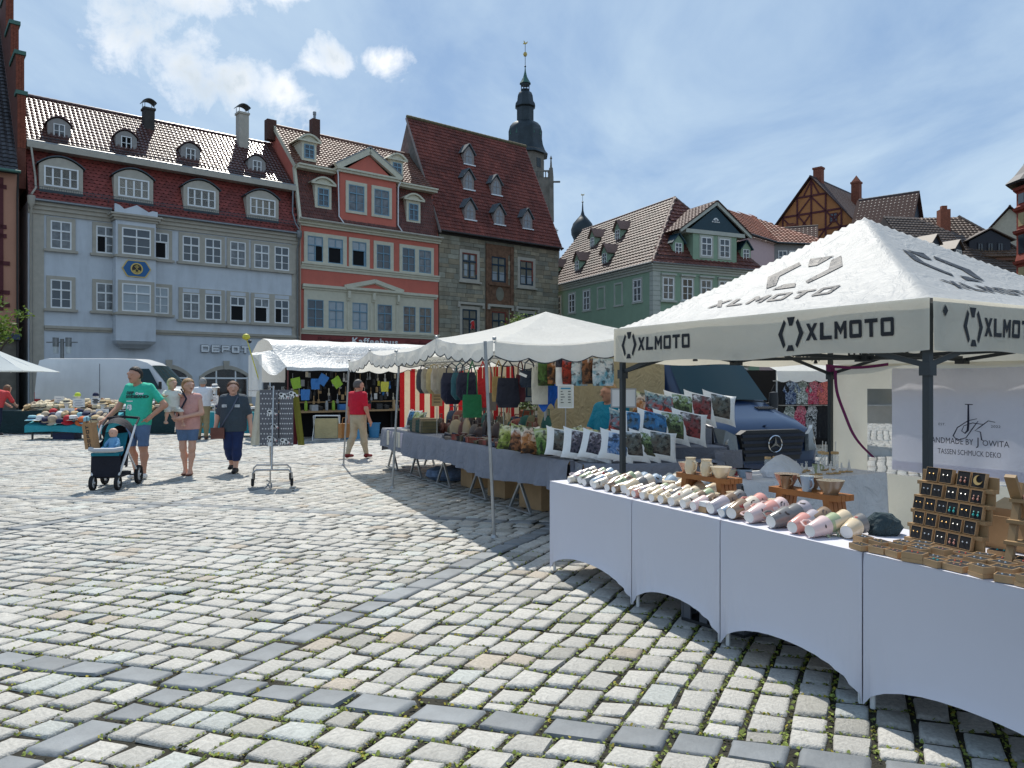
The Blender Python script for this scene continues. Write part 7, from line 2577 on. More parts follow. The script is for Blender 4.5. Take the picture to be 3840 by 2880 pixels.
	for s in(-1,1):
		hl=MB().slab([(s*.64,-.01,.74),(s*.88,.08,.74),(s*.93,.22,1.12),(s*.80,.09,1.08),(s*.66,.02,1.0)][::-s],.06)
		ho=hl.build('headlight',M_LAMP,t)
		MB().lathe([(.001,-.02),(.07,-.015),(.08,.01),(.001,.012)],14,0,Matrix.Translation((s*.78,.02,.88))@Matrix.Rotation(rad(90),4,'X')).build('reflector',M_CHROME,ho)
	MB().box(-.86,.86,-.07,.10,.30,.58).build('bumper',paint,t)
	MB().box(-.55,.55,-.085,-.0705,.34,.50).build('lower_intake',M_BPLAS,t)
	MB().lathe([(.001,.0),(.035,.002),(.001,.012)],14,0,Matrix.Translation((0,.16,1.135))@Matrix.Rotation(rad(-25),4,'X')).build('bonnet_badge',M_CHROME,t)
	for s in(-1,1):
		v=MB()
		for k in range(9):
			v.beam((s*(.42+.04*k),.78,1.365),(s*(.42+.04*k),.90,1.40),.016,.02)
		v.build('bonnet_vent',M_BPLAS,t)['kind']='stuff'
		MB().beam((s*.45+.3,1.02,1.475),(s*.45-.3,1.14,1.53),.018,.02).build('wiper',M_BPLAS,t)
	MB().box(-1.006,-.985,2.35,3.6,.55,2.2).build('open_doorway',M_DARK,t)
	MB().box(-1.05,-1.007,2.1,2.3,.6,2.2).build('door_edge',paint,t)
	return t
van('van','dark blue delivery van with star badge, parked facing the square behind the cushions',(3.46,10.25,0),rad(22),M_NAVYP,.87,5.9,2.75)
van('van','long white delivery van parked behind the hat stall before the blue house',(-11.75,29.6,-.0),rad(91.5),M_WHITEP,1.0,5.95,2.52,front=False)
def street_lamp():
	t=thing('street_lamp','grey twin street lamp standing before the blue house left of the oriel','street lamp',(-21.05,36,0))
	MB().tube([(0,0,0),(0,0,3.66)],.085,10).build('post',M_ZINC,t)
	MB().beam((-.72,0,3.5),(.72,0,3.5),.07,.05).build('arm',M_ZINC,t)
	for x in(-.30,.30):
		l=MB().lathe([(.001,3.3),(.13,3.3),(.13,3.72),(.001,3.72)],14,0,Matrix.Translation((x,0,0))).build('lamp_head',M_ZINC,t)
		MB().lathe([(.001,2.98),(.115,2.98),(.115,3.299),(.001,3.299)],14,0,Matrix.Translation((x,0,0))).build('lamp_glass',mat('frosted glass',(.5,.55,.56),.3),l)
street_lamp()
def parasol():
	t=thing('parasol','large pale grey square parasol at the left edge before the timbered house','parasol',(-17.6,26,0),rad(12))
	m=MB()
	for k in range(4):
		a,b=[(-1.6,-1.6),(1.6,-1.6),(1.6,1.6),(-1.6,1.6)][k],[(-1.6,-1.6),(1.6,-1.6),(1.6,1.6),(-1.6,1.6)][(k+1)%4]
		m.grid(lambda i,j:((a[0]+(b[0]-a[0])*i/8)*j/8,(a[1]+(b[1]-a[1])*i/8)*j/8,2.78-.80*j/8-.05*math.sin(math.pi*j/8)),8,8)
	m.build('canopy',mat('pale grey parasol cloth',(.50,.55,.56),.7,.05,2,sheet=.25),t,True)
	MB().tube([(0,0,0),(0,0,2.8)],.03,8).build('pole',M_WHITE,t)
	MB().box(-.35,.35,-.35,.35,.0,.08).build('foot',M_FRAME,t)
	r=MB()
	for k in range(8):
		a=k*math.pi/4
		s=1.6*(1.414 if k%2 else 1)
		r.tube([(0,0,2.72),(s*.98*math.cos(a),s*.98*math.sin(a),1.96)],.012,5)
	r.build('ribs',M_WHITE,t)
parasol()
def tree(name,lab,loc,H,R,n=900,seed=1,leaf=.11):
	r=random.Random(seed)
	t=thing(name,lab,'tree',loc)
	k=MB().tube([(0,0,0),(.03,0,H*.4),(.0,.05,H*.75)],[.11,.09,.04],8)
	for i in range(7):
		a=i*.9
		k.tube([(0,0,H*(.42+.04*i)),(R*.5*math.cos(a),R*.5*math.sin(a),H*(.62+.03*i)),(R*.85*math.cos(a),R*.85*math.sin(a),H*(.70+.04*i))],[.05,.03,.012],5)
	k.build('trunk',mat('bark',(.07,.055,.04),.9,.3,8,bump=.5),t,True)
	m=MB()
	m.c=[]
	cl=[(Vector((r.gauss(0,R*.42),r.gauss(0,R*.42),H*.78+r.gauss(0,R*.30))),r.uniform(.22,.42)*R)for _ in range(26)]
	for i in range(n):
		c,s=r.choice(cl)
		p=c+Vector((r.gauss(0,1),r.gauss(0,1),r.gauss(0,.8)))*s*.55
		d1=Vector((r.gauss(0,1),r.gauss(0,1),r.gauss(0,.5))).normalized()*leaf*r.uniform(.5,1.1)
		d2=d1.orthogonal().normalized()*leaf*.5
		m.add([p-d1,p+d2,p+d1,p-d2],[(0,1,2,3)])
		v=r.uniform(.6,1.4)
		m.c+=[(v,v,v*.9,1)]*4
	m.build('crown',mat('leaves',(.13,.20,.035),.6,.2,6,attr='Col',sheet=.35),t)
tree('young_tree','young bright green tree peeping over the cream umbrella before the stone house',(at_px(1128,40),40,0),5.4,1.3,1400,3)
tree('street_tree','green tree whose leaves reach in at the left edge of the square',(at_px(-22,33),33,0),5.2,1.2,1200,5)
# ------------------------------------------------------------ household goods stall
def household():
	O,rz=(-6.55,21.0,0),rad(39)
	t=thing('market_stall','household goods stall under a white tarpaulin roof before the coffee house','market stall',O,rz)
	M_TARP=mat('white tarpaulin',(.72,.72,.70),.45,.05,2,wrinkle=.5,sheet=.2)
	prof=[(-.40,1.93),(-.38,2.02),(.55,2.50),(.62,2.62),(.9,2.78),(1.3,2.86),(1.7,2.78),(2.2,2.45),(2.4,1.6)]
	m=MB()
	X0,X1=.25,7.0
	m.grid(lambda i,j:(X0+(X1-X0)*i/40,prof[j][0],prof[j][1]-.02*abs(math.sin(i*.55))*(j in(0,1,4,5))+.012*noise.noise((i*.5,j,0))),40,8)
	m.build('roof',M_TARP,t,True)
	m=MB()
	m.grid(lambda i,j:(X0-.60*i/10,-.38+.95*j/8+.1*math.sin(i/10*3),2.02+.48*j/8-.18*math.sin(math.pi*i/10)*(1-j/8)-.10*i/10+.02*noise.noise((i*.6,j*.6,2))),10,8)
	m.build('side_flap',M_TARP,t,True)
	m=MB()
	m.grid(lambda i,j:(-.34-.02*math.sin(i),-.15+1.0*i/12+.03*math.sin(i*1.1),2.35-1.15*j/8),12,8)
	m.build('side_panel',M_TARP,t,True)
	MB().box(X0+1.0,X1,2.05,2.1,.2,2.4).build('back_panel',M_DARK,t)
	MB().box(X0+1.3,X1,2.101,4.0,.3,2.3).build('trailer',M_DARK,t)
	for x in(X0+.05,2.1,3.9,5.6):
		MB().tube([(x,-.32,0),(x,-.36,2.0)],.022,7).build('post',M_STEEL if x>1 else mat('maroon post',(.12,.03,.03),.5),t)
	txt=mat('grey print on tarp',(.30,.31,.33),.7)
	Mt=Matrix.Translation((0,0,0))
	s_=math.atan2(.48,.93)
	for i,(s,sz)in enumerate((('Rolf Schumacher',.21),('Gewerbegebiet Untere',.15),('Am Bienep',.13),('97289 Gre',.19),('Tel.',.12))):
		me=text_mesh(s,size=sz,align='CENTER',sx=1.35)
		v=.80-i*.165
		me.transform(Matrix.Translation((2.45,-.38+.93*v,2.02+.48*v+.03))@Matrix.Rotation(s_,4,'X'))
		me.materials.clear()
		me.materials.append(txt)
		me.name='tarp_lettering'
		link('tarp_lettering',me,t)
	MB().box(.4,6.8,-.1,.95,.74,.79).build('counter',M_LPINE,t)
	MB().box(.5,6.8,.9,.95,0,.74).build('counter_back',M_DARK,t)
	for x in(.6,2.4,4.2,6.0):
		for y in(-.02,.85):
			MB().box(x-.03,x+.03,y-.03,y+.03,0,.74).build('counter_leg',M_BPLAS,t)
	MB().box(.4,6.8,.55,.95,1.0,1.03).build('shelf',M_LPINE,t)
	Mh=Matrix.Translation(O)@Matrix.Rotation(rz,4,'Z')
	r=random.Random(31)
	P=lambda x,y,z:Mh@Vector((x,y,z))
	cols={'black':(.02,.02,.022),'white':(.6,.6,.58),'steel':(.30,.31,.32),'wooden':(.40,.26,.12),'cream':(.58,.52,.40),'yellow':(.55,.50,.05),'green':(.25,.42,.03),'blue':(.03,.16,.42),'red':(.42,.02,.02)}
	HM={k:mat('houseware '+k,v,.45,.12,14)for k,v in cols.items()}
	tools={}
	for kind in('ladle','spatula','brush','pack'):
		m=MB()
		if kind=='ladle':
			m.box(-.008,.008,-.004,.004,-.20,0)
			m.lathe([(.001,-.26),(.035,-.24),(.04,-.21),(.001,-.205)],8)
		elif kind=='spatula':
			m.box(-.008,.008,-.004,.004,-.16,0).box(-.03,.03,-.003,.003,-.27,-.16)
		elif kind=='brush':
			m.box(-.012,.012,-.01,.01,-.14,0).box(-.03,.03,-.02,.02,-.24,-.14)
		else:
			m.box(-.045,.045,-.012,.012,-.17,0).box(-.03,.03,-.024,-.0121,-.12,-.04)
		tools[kind]=m
	cache={}
	names={'ladle':'ladle','spatula':'spatula','brush':'brush','pack':'carded tool'}
	for row,z in enumerate((1.88,1.66,1.44,1.24)):
		for i in range(36):
			if r.random()<.12:
				continue
			kind=r.choice(('ladle','spatula','brush','pack','pack'))
			c=r.choice(('black','black','steel','white','wooden','steel','cream','black'))
			if r.random()<.05:
				c=r.choice(('yellow','green','blue','red'))
			if(kind,c)not in cache:
				cache[kind,c]=tools[kind].mesh('kitchen_tool',HM[c])
			o=link('kitchen_tool',cache[kind,c],None,P(.55+i*.175+r.uniform(-.03,.03),(.30 if row%2 else .62)+r.uniform(-.1,.2),z+r.uniform(-.03,.04)),(0,0,rz+r.uniform(-.4,.4)),r.uniform(.8,1.15))
			tag(o,'%s %s %s from the left in the %s row of the household stall'%(c,names[kind],ORD[i]if i<30 else 'thirty-'+ORD[i-30],['top','second','third','lowest'][row]),'kitchen tool','kitchen tools hanging in the household stall')
	for i,(x,z,c,lab)in enumerate(((.55,1.72,'green','lime green cloth pocket, leftmost at the household stall'),(1.15,1.70,'blue','pale blue hanging cloth at the household stall'),(1.45,1.80,'blue','blue pot holder hanging by the second one at the household stall'),(1.72,1.72,'green','green and blue pot holder by the steel post of the household stall'),(.85,1.40,'blue','dark blue feather duster below the green cloth'),(3.35,1.62,'yellow','yellow cloth hanging in the middle of the household stall'))):
		m=MB().grid(lambda a,b:(-.13+.26*a/5,.02*math.sin(a*2+b),-.30*b/5),5,5)
		o=tag(m.build('cloth',HM[c],None,True),lab,'cloth','bright cloths at the household stall')
		o.location,o.rotation_euler=P(x,-.25,z),(0,rad((-12,0,30,-35,0,0)[i]),rz)
	for i in range(26):
		x=.75+i*.235+r.uniform(-.04,.04)
		c=r.choice(('red','steel','blue','white','black','steel','green','wooden'))
		k=r.choice(('flask','pot','box'))
		m=MB()
		if k=='flask':
			m.lathe([(.001,0),(.045,.001),(.045,.20),(.03,.23),(.03,.28),(.001,.285)],10)
		elif k=='pot':
			m.lathe([(.001,0),(.10,.001),(.11,.10),(.115,.10),(.03,.135),(.001,.15)],12)
		else:
			m.box(-.10,.10,-.07,.07,0,.15).box(-.103,.103,-.073,.073,.1505,.17)
		o=tag(m.build({'flask':'vacuum_flask','pot':'cooking_pot','box':'storage_box'}[k],HM[c],None,True),'%s %s on the counter of the household stall, %s from the left'%(c,{'flask':'flask','pot':'pot','box':'box'}[k],ORD[i]),{'flask':'flask','pot':'pot','box':'box'}[k],'goods on the counter of the household stall')
		o.location,o.rotation_euler=P(x,.05+r.uniform(-.06,.25),.79),(0,0,rz)
	b=thing('laundry_hamper','beige laundry hamper in a white wire frame before the household stall','hamper',P(1.25,-.75,0),rad(6))
	MB().box(-.30,.30,-.16,.16,.07,.60).build('bag',mat('beige hamper cloth',(.46,.38,.20),.8,.15,4,wrinkle=.6),b)
	f=MB()
	for x in(-.36,.36):
		for s in(-1,1):
			f.tube([(x,-.2*s,0),(x*.93,.18*s,.68)],.011,5)
	for y in(-.18,.18):
		f.tube([(-.335,y,.68),(.335,y,.68)],.011,5).tube([(-.36,y,.02),(.36,y,.02)],.011,5)
	f.build('frame',M_WHITE,b)
	for i,(x,c,w,lab)in enumerate(((2.15,(.10,.32,.52),.30,'pale blue plastic basket beside the hamper'),(2.8,(.05,.22,.40),.18,'small blue bucket behind the basket'),(4.6,(.40,.02,.03),.28,'red plastic tub on the ground of the household stall'))):
		o=thing('plastic_basket',lab,'basket',P(x,-.6,0),rz)
		pm=mat('plastic %d'%i,c,.4)
		MB().lathe([(w*.8,0),(w,.40),(w+.02,.40),(w+.02,.43),(w-.02,.43),(w*.78,.02),(.001,.02)],18,0,Matrix.Diagonal((1,.75,1,1))).build('tub',pm,o,True)
		MB().lathe([(w*.92,.2),(w*.945,.21),(w*.945,.23),(w*.92,.24)],18,0,Matrix.Diagonal((1,.75,1,1))).build('rim',pm,o,True)
	d=thing('telescopic_duster','yellow telescopic duster leaning up at the left of the household stall','duster',(0,0,0))
	MB().tube([(-6.62,20.8,.9),(-7.2,20.9,2.75)],.014,6).build('pole',mat('yellow pole',(.62,.55,.03),.4),d)
	MB().lathe([(.001,-.09),(.09,-.05),(.11,0),(.08,.07),(.001,.1)],10,0,Matrix.Translation((-7.22,20.9,2.82))).build('head',HM['yellow'],d,True)
	MB().lathe([(.001,-.05),(.05,-.02),(.05,.03),(.001,.05)],8,0,Matrix.Translation((-7.12,20.9,2.70))).build('clamp',M_BPLAS,d)
	br=thing('broom','straw coloured broom upside down at the left of the household stall','broom',P(-.35,-.4,0),rz)
	MB().tube([(0,0,0),(0,0,.95)],.015,6).build('handle',mat('maroon post',()),br)
	MB().lathe([(.03,.92),(.07,1.0),(.17,1.35),(.16,1.37),(.001,1.36)],14,0,Matrix.Diagonal((1,.4,1,1))).build('head',mat('broom straw',(.42,.24,.06),.8,.3,20),br,True)
household()
# ------------------------------------------------------------ hat stall on the left
HATM={k:mat('hat '+k,v,.75,.14,18,bump=.2,bscale=60)for k,v in{'straw':(.50,.37,.20),'pale straw':(.62,.53,.36),'brown straw':(.28,.15,.07),'white':(.72,.71,.68),'navy':(.015,.02,.06),'red':(.45,.02,.03),'magenta':(.42,.02,.24),'orange':(.55,.12,.03),'sky blue':(.25,.48,.55),'olive':(.12,.10,.05),'beige':(.48,.38,.27),'teal':(.05,.38,.36),'lime':(.55,.65,.06),'black':(.015,.015,.017)}.items()}
HATS={}
def hat(kind,c,loc,rz,lab,tilt=0.0,sc=1.0):
	key=(kind,c)
	if key not in HATS:
		if kind=='fedora':
			b=MB().lathe([(.135,.012),(.125,.004),(.085,.0),(.080,.05),(.072,.095),(.045,.11),(.02,.098),(.001,.095)],18,0,Matrix.Diagonal((1,1.12,1,1))).mesh('hat_body',HATM[c],True)
			d=MB().lathe([(.087,.004),(.088,.006),(.0835,.036),(.081,.037)],18,0,Matrix.Diagonal((1,1.12,1,1))).mesh('hat_band',HATM['black' if c not in('navy','black','olive')else 'beige'],True)
		elif kind=='bucket':
			b=MB().lathe([(.15,-.01),(.14,.0),(.088,.025),(.083,.085),(.06,.105),(.001,.11)],18).mesh('hat_body',HATM[c],True)
			d=MB().lathe([(.0895,.027),(.0905,.03),(.087,.05),(.085,.05)],18).mesh('hat_band',HATM['navy' if c!='navy' else 'white'],True)
		else:
			b=MB().lathe([(.088,.0),(.092,.03),(.082,.075),(.05,.108),(.001,.118)],16)
			b=b.mesh('hat_body',HATM[c],True)
			v=MB().grid(lambda i,j:((.082+.07*j/3)*math.cos(rad(-150+120*i/8))*(.95),(.082+.085*j/3)*math.sin(rad(-150+120*i/8)),.012-.012*j/3),8,3)
			d=v.mesh('visor',HATM[c],True)
		HATS[key]=(b,d)
	t=thing('hat',lab,'hat',loc,rz,'hats laid out on the hat stall')
	t.rotation_euler=(tilt,0,rz)
	t.scale=(sc,sc,sc)
	link('crown',HATS[key][0],t)
	link('band' if kind!='cap' else 'visor',HATS[key][1],t)
	return t
def hat_stall():
	M_DGR=mat('dark green tablecloth',(.012,.040,.045),.8,.12,3,wrinkle=.5)
	M_TEALC=mat('turquoise tablecloth',(.03,.30,.36),.8,.10,3,wrinkle=.5)
	def cloth_table(lab,x0,x1,y,depth,H,hem,mt,slope=0.0,legs=True):
		t=thing('hat_table',lab,'table',(x0,y,0))
		W=x1-x0
		c=MB()
		n=int(W*10)
		def P(i,j):
			x=W*i/n
			if j<6:
				q=j/6
				return(x,-.02+.025*(1-q)*math.sin(x*9+math.sin(x*2)),hem+.03*math.sin(x*2.2)*(1 if slope else 0)+(H-hem)*q)
			q=(j-6)/4
			return(x,depth*q,H+slope*q)
		c.grid(P,n,10)
		for xx in(0,W):
			c.add([(xx,0,hem),(xx,depth,hem),(xx,depth,H+slope),(xx,0,H)],[(0,1,2,3)])
		c.build('tablecloth',mt,t,True)
		for x in(.15,W-.15):
			for yy in(.1,depth-.1):
				MB().box(x-.02,x+.02,yy-.02,yy+.02,0,H-.02).build('leg',M_FRAME,t)
		return t
	cloth_table('dark green clothed hat table running behind the man with the stroller',-16.6,-10.5,24.0,1.3,.71,.02,M_DGR)
	cloth_table('low sloping hat table with turquoise cloth at the left',-13.55,-11.35,21.4,1.1,.40,.20,M_TEALC,.32)
	cloth_table('turquoise clothed hat table behind the woman in the dark tee shirt',-9.35,-7.35,22.6,1.0,.70,.10,M_TEALC)
	r=random.Random(17)
	MB_=MB().box(-.3,.3,-.2,.2,0,.18)
	o=tag(MB_.build('crate',mat('navy crate',(.02,.03,.09),.5)),'dark blue crate under the low turquoise hat table','crate')
	o.location=(-12.6,21.8,0)
	n=0
	for row in range(3):
		for i in range(26):
			x=-15.2+i*.178+r.uniform(-.04,.04)
			if x>-10.7:
				continue
			c=r.choice(('straw','pale straw','straw','beige','brown straw','pale straw')if x<-12.2 else('straw','olive','beige','black','white','brown straw'))
			lab='%s hat, %s from the left in the %s row on the dark green table'%(c,ORD[i],['front','middle','rear'][row])
			z=.72+.06*row+r.choice((0,.05,.05,.10))
			hat('fedora',c,(x,24.18+row*.36,z),r.uniform(-.5,.5),lab,r.uniform(-.1,.75),1.3)
	k=0
	cols=('magenta','orange','sky blue','white','straw','navy','red','beige','sky blue','navy','olive','red','white','black','straw')
	for row in range(3):
		for i in range(11):
			x=-13.4+i*.195+r.uniform(-.04,.04)
			c=cols[(i*2+row*4+r.randint(0,2))%len(cols)]
			kind=r.choice(('cap','bucket','fedora','cap'))
			y=21.5+row*.34
			hat(kind,c,(x,y,.42+.32*(row*.34+.1)/1.1+r.choice((0,.05,.09))),r.uniform(-.7,.7),'%s %s, %s from left in the %s row on the low turquoise table'%(c,{'cap':'cap','bucket':'sun hat','fedora':'hat'}[kind],ORD[i],['front','middle','rear'][row]),r.uniform(-.1,.8),1.3)
	for i in range(14):
		x=-9.25+(i%7)*.27+r.uniform(-.04,.04)
		c=r.choice(('straw','white','olive','beige','navy','pale straw'))
		hat('fedora',c,(x,22.75+.4*(i//7),.71+r.choice((0,.06,.12))),r.uniform(-.6,.6),'%s hat, %s from the left in the %s row on the right turquoise table'%(c,ORD[i%7],'front' if i<7 else 'rear'),r.uniform(-.2,.2),1.1)
	for x,y,z,c,kind,lab in((at_px(168,24.2),24.2,1.0,'lime','cap','white display head wearing a lime cap'),(at_px(207,24.2),24.2,1.0,'navy','cap','white display head wearing a blue and white cap'),(at_px(144,23.0),23.0,.82,'pale straw','bucket','white display head wearing a pale straw hat'),(at_px(222,23.0),23.0,.80,'straw','bucket','white display head wearing a straw sun hat'),(at_px(464,22.5),22.5,1.28,'white','bucket','white display head with white sun hat on a post')):
		t=thing('mannequin_head',lab,'display head',(x,y,z),0,None)
		MB().lathe([(.05,-.02),(.045,.03),(.04,.06),(.07,.10),(.082,.16),(.075,.22),(.04,.26),(.001,.27)],12).build('head',M_WHITE,t,True)
		MB().tube([(0,0,-z+.0),(0,0,0)],.012,6).build('post',M_WHITE,t)
		hat(kind,c,(x,y,z+.17),0,'%s on the %s'%({'cap':c+' cap','bucket':c+' sun hat'}[kind],lab.replace('wearing','seen with').split(' seen')[0].split(' with')[0]+' %s'%('at the left' if x<-13 else 'at the right')+(' high up' if z>.9 else ' low down')),0,1.0)
	for px,Z,z,w,h,lab in((170,23.6,.84,.36,.26,'white price card below the lime cap'),(145,21.9,.62,.40,.24,'white price card in front of the pale straw hat'),(221,21.9,.62,.36,.22,'white price card with tan rim among the red caps'),(207,23.5,.92,.28,.20,'striped black and white price card under the blue cap'),(462,22.3,.98,.26,.24,'white price card on the post of the white sun hat'),(128,24.6,.86,.3,.3,'white price board at the left of the straw hats')):
		t=thing('price_card',lab,'sign',(at_px(px,Z),Z,z),.05)
		MB().box(-w/2,w/2,0,.01,0,h).build('card',M_WHITE,t)
		p=MB()
		for k in range(4):
			p.box(-w*.36+.03*(k%2),w*.36-.04*((k+1)%2),-.003,-.001,h*(.74-.19*k),h*(.74-.19*k)+(.012 if 'striped' not in lab else .03))
		p.build('print',mat('grey blue print',(.18,.20,.30),.6)if 'striped' not in lab else M_PRINT,t)
hat_stall()
# ------------------------------------------------------------ clothes stall far right, seen through the canopy
def clothes_stall():
	Z=18.0
	x0,x1=at_px(1662,Z),at_px(1835,Z)
	t=thing('market_stall','white roofed clothes stall seen beyond the blue van','market stall',(x0,Z,0),rad(4))
	W=x1-x0+1.2
	m=MB()
	m.grid(lambda i,j:(W*i/20,-.4+2.4*j/6,1.86+.22*math.sin(math.pi*min(1,j/4)*.5)),20,6)
	m.build('roof',M_UMB,t,True)
	m=MB()
	m.grid(lambda i,j:(W*i/80,-.41,1.86-(.22+.05*abs(math.sin(i*math.pi/8)))*j/2),80,2)
	m.build('skirt',M_UMB,t,True)
	for x in(.05,W-.05):
		for y in(-.3,1.9):
			MB().tube([(x,y,0),(x,y,1.88)],.02,6).build('post',M_STEEL,t)
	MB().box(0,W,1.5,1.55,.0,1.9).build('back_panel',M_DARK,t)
	MB().tube([(0,-.2,1.62),(W,-.2,1.62)],.012,6).tube([(0,-.1,1.05),(W,-.1,1.05)],.012,6).build('rail',M_STEEL,t)
	Mh=Matrix.Translation((x0,Z,0))@Matrix.Rotation(rad(4),4,'Z')
	r=random.Random(9)
	cl=[('black and white print',[(.02,.02,.02),(.6,.6,.58),(.05,.05,.05),(.5,.5,.5)]),('blue tie dye',[(.02,.04,.12),(.35,.42,.5),(.05,.1,.25),(.5,.5,.55)]),('pale leaf print',[(.6,.62,.58),(.1,.13,.1),(.55,.6,.56),(.7,.7,.66)]),('crimson tie dye',[(.45,.03,.08),(.6,.25,.28),(.3,.02,.05),(.6,.5,.5)]),('coral spotted',[(.65,.16,.13),(.68,.18,.15),(.6,.14,.12),(.66,.2,.17)]),('black',[(.015,.015,.018),(.02,.02,.02),(.03,.03,.03),(.02,.02,.02)])]
	mats=[picture_mat('dress print '+n,c,14,0,20+i)for i,(n,c)in enumerate(cl)]
	for row in range(2):
		for i in range(7):
			k=[5,1,2,3,4,5,0][i]if row==0 else[5,2,3,0,5,5,1][i]
			x=.16+i*.27
			w,h=(.15,.52)if row==0 else(.16,.75)
			m=MB()
			m.grid(lambda a,b:((-w+2*w*a/8)*(.55+.45*min(1,b/2)+.1*b/8*math.sin(a)),-.03-.025*math.sin(a*1.6)*b/8,-h*b/8+(.02 if b==0 and 2<a<6 else 0)),8,8)
			if row==0:
				for s in(-1,1):
					m.slab([(s*w*.8,-.03,-.02),(s*w*1.45,-.03,-.20-.1*(k==4)),(s*w*1.15,-.03,-.26-.1*(k==4)),(s*w*.7,-.03,-.16)][::s],.02)
			o=tag(m.build('dress' if row else 'blouse',mats[k],None,True),'%s %s, %s on the %s rail of the clothes stall'%(cl[k][0],'dress' if row else 'blouse',ORD[i],'lower' if row else 'upper'),'dress' if row else 'blouse','clothes hanging at the clothes stall')
			o.location,o.rotation_euler=Mh@Vector((x,-.2+.1*row,1.60 if row==0 else 1.03)),(0,0,rad(4))
	s=thing('cafe_sign','dark sign board with pale lettering far behind the clothes stall','sign',(at_px(1740,50),50,0))
	MB().box(-2.2,2.4,0,.1,2.5,3.2).build('board',mat('dark sign board',(.10,.09,.08),.7),s)
	text(s,'sign_lettering','EIS CAFE',mat('pale blue sign letter',(.25,.30,.42),.5),MXZ(-1.6,-.02,2.6),size=.66)
	for x in(-2,2.2):
		MB().box(x-.05,x+.05,0,.1,0,2.5).build('post',M_FRAME,s)
clothes_stall()

# ------------------------------------------------------------ people: one skin surface each, clothes as separate shells
def surface_nets(f,org,h):
	s=np.sign(f)
	s[s==0]=1
	nx,ny,nz=f.shape
	acc=np.zeros((nx-1,ny-1,nz-1,3))
	cnt=np.zeros((nx-1,ny-1,nz-1))
	corner=[(i,j,k)for i in(0,1)for j in(0,1)for k in(0,1)]
	sl=lambda c:tuple(slice(c[d],f.shape[d]-1+c[d])for d in range(3))
	for a in corner:
		for d in range(3):
			if a[d]==0:
				b=list(a)
				b[d]=1
				fa,fb=f[sl(a)],f[sl(b)]
				m=(fa>0)!=(fb>0)
				t=np.where(m,fa/np.where(m,fa-fb,1),0)
				for e in range(3):
					acc[...,e]+=m*(a[e]+(t if e==d else 0))
				cnt+=m
	act=cnt>0
	idx=-np.ones(act.shape,int)
	idx[act]=np.arange(act.sum())
	p=acc[act]/cnt[act][:,None]+np.argwhere(act)
	V=p*h+org
	F=[]
	for d in range(3):
		u,v=(d+1)%3,(d+2)%3
		A=[slice(1,-1)]*3
		A[d]=slice(0,f.shape[d]-1)
		B=list(A)
		B[d]=slice(1,f.shape[d])
		fa,fb=f[tuple(A)],f[tuple(B)]
		for sg in(1,-1):
			w=np.argwhere((fa<0)&(fb>0)if sg>0 else(fa>0)&(fb<0))
			if not len(w):
				continue
			c=w.copy()
			c[:,u]+=1
			c[:,v]+=1
			q=[]
			for du,dv in((-1,-1),(0,-1),(0,0),(-1,0)):
				k=c.copy()
				k[:,u]+=du
				k[:,v]+=dv
				q.append(idx[k[:,0],k[:,1],k[:,2]])
			q=np.stack(q,1)
			F.append(q if sg>0 else q[:,::-1])
	return V,np.concatenate(F)
def cone(P,a,b,ra,rb,sq=None):
	a,b=np.array(a,float),np.array(b,float)
	ab=b-a
	t=np.clip(((P-a)@ab)/max(ab@ab,1e-9),0,1)
	d=P-(a+t[...,None]*ab)
	if sq is not None:
		d=d/np.array(sq)
	return np.sqrt((d*d).sum(-1))-(ra+(rb-ra)*t)
def smin(d,k=.03):
	r=d[0]
	for x in d[1:]:
		h=np.clip(.5+.5*(r-x)/k,0,1)
		r=r+(x-r)*h-k*h*(1-h)
	return r
def shell(name,fn,lo,hi,mt,parent,h=.014):
	n=[int((b-a)/h)+2 for a,b in zip(lo,hi)]
	G=np.stack(np.meshgrid(*[lo[d]+h*np.arange(n[d])for d in range(3)],indexing='ij'),-1)
	V,F=surface_nets(fn(G),np.array(lo),h)
	return link(name,np_mesh(name,V,F,mt,None,True),parent)
SKIN=mat('skin',(.52,.27,.18),.55,.06,12)
SKINP=mat('fair skin',(.62,.36,.26),.55,.06,12)
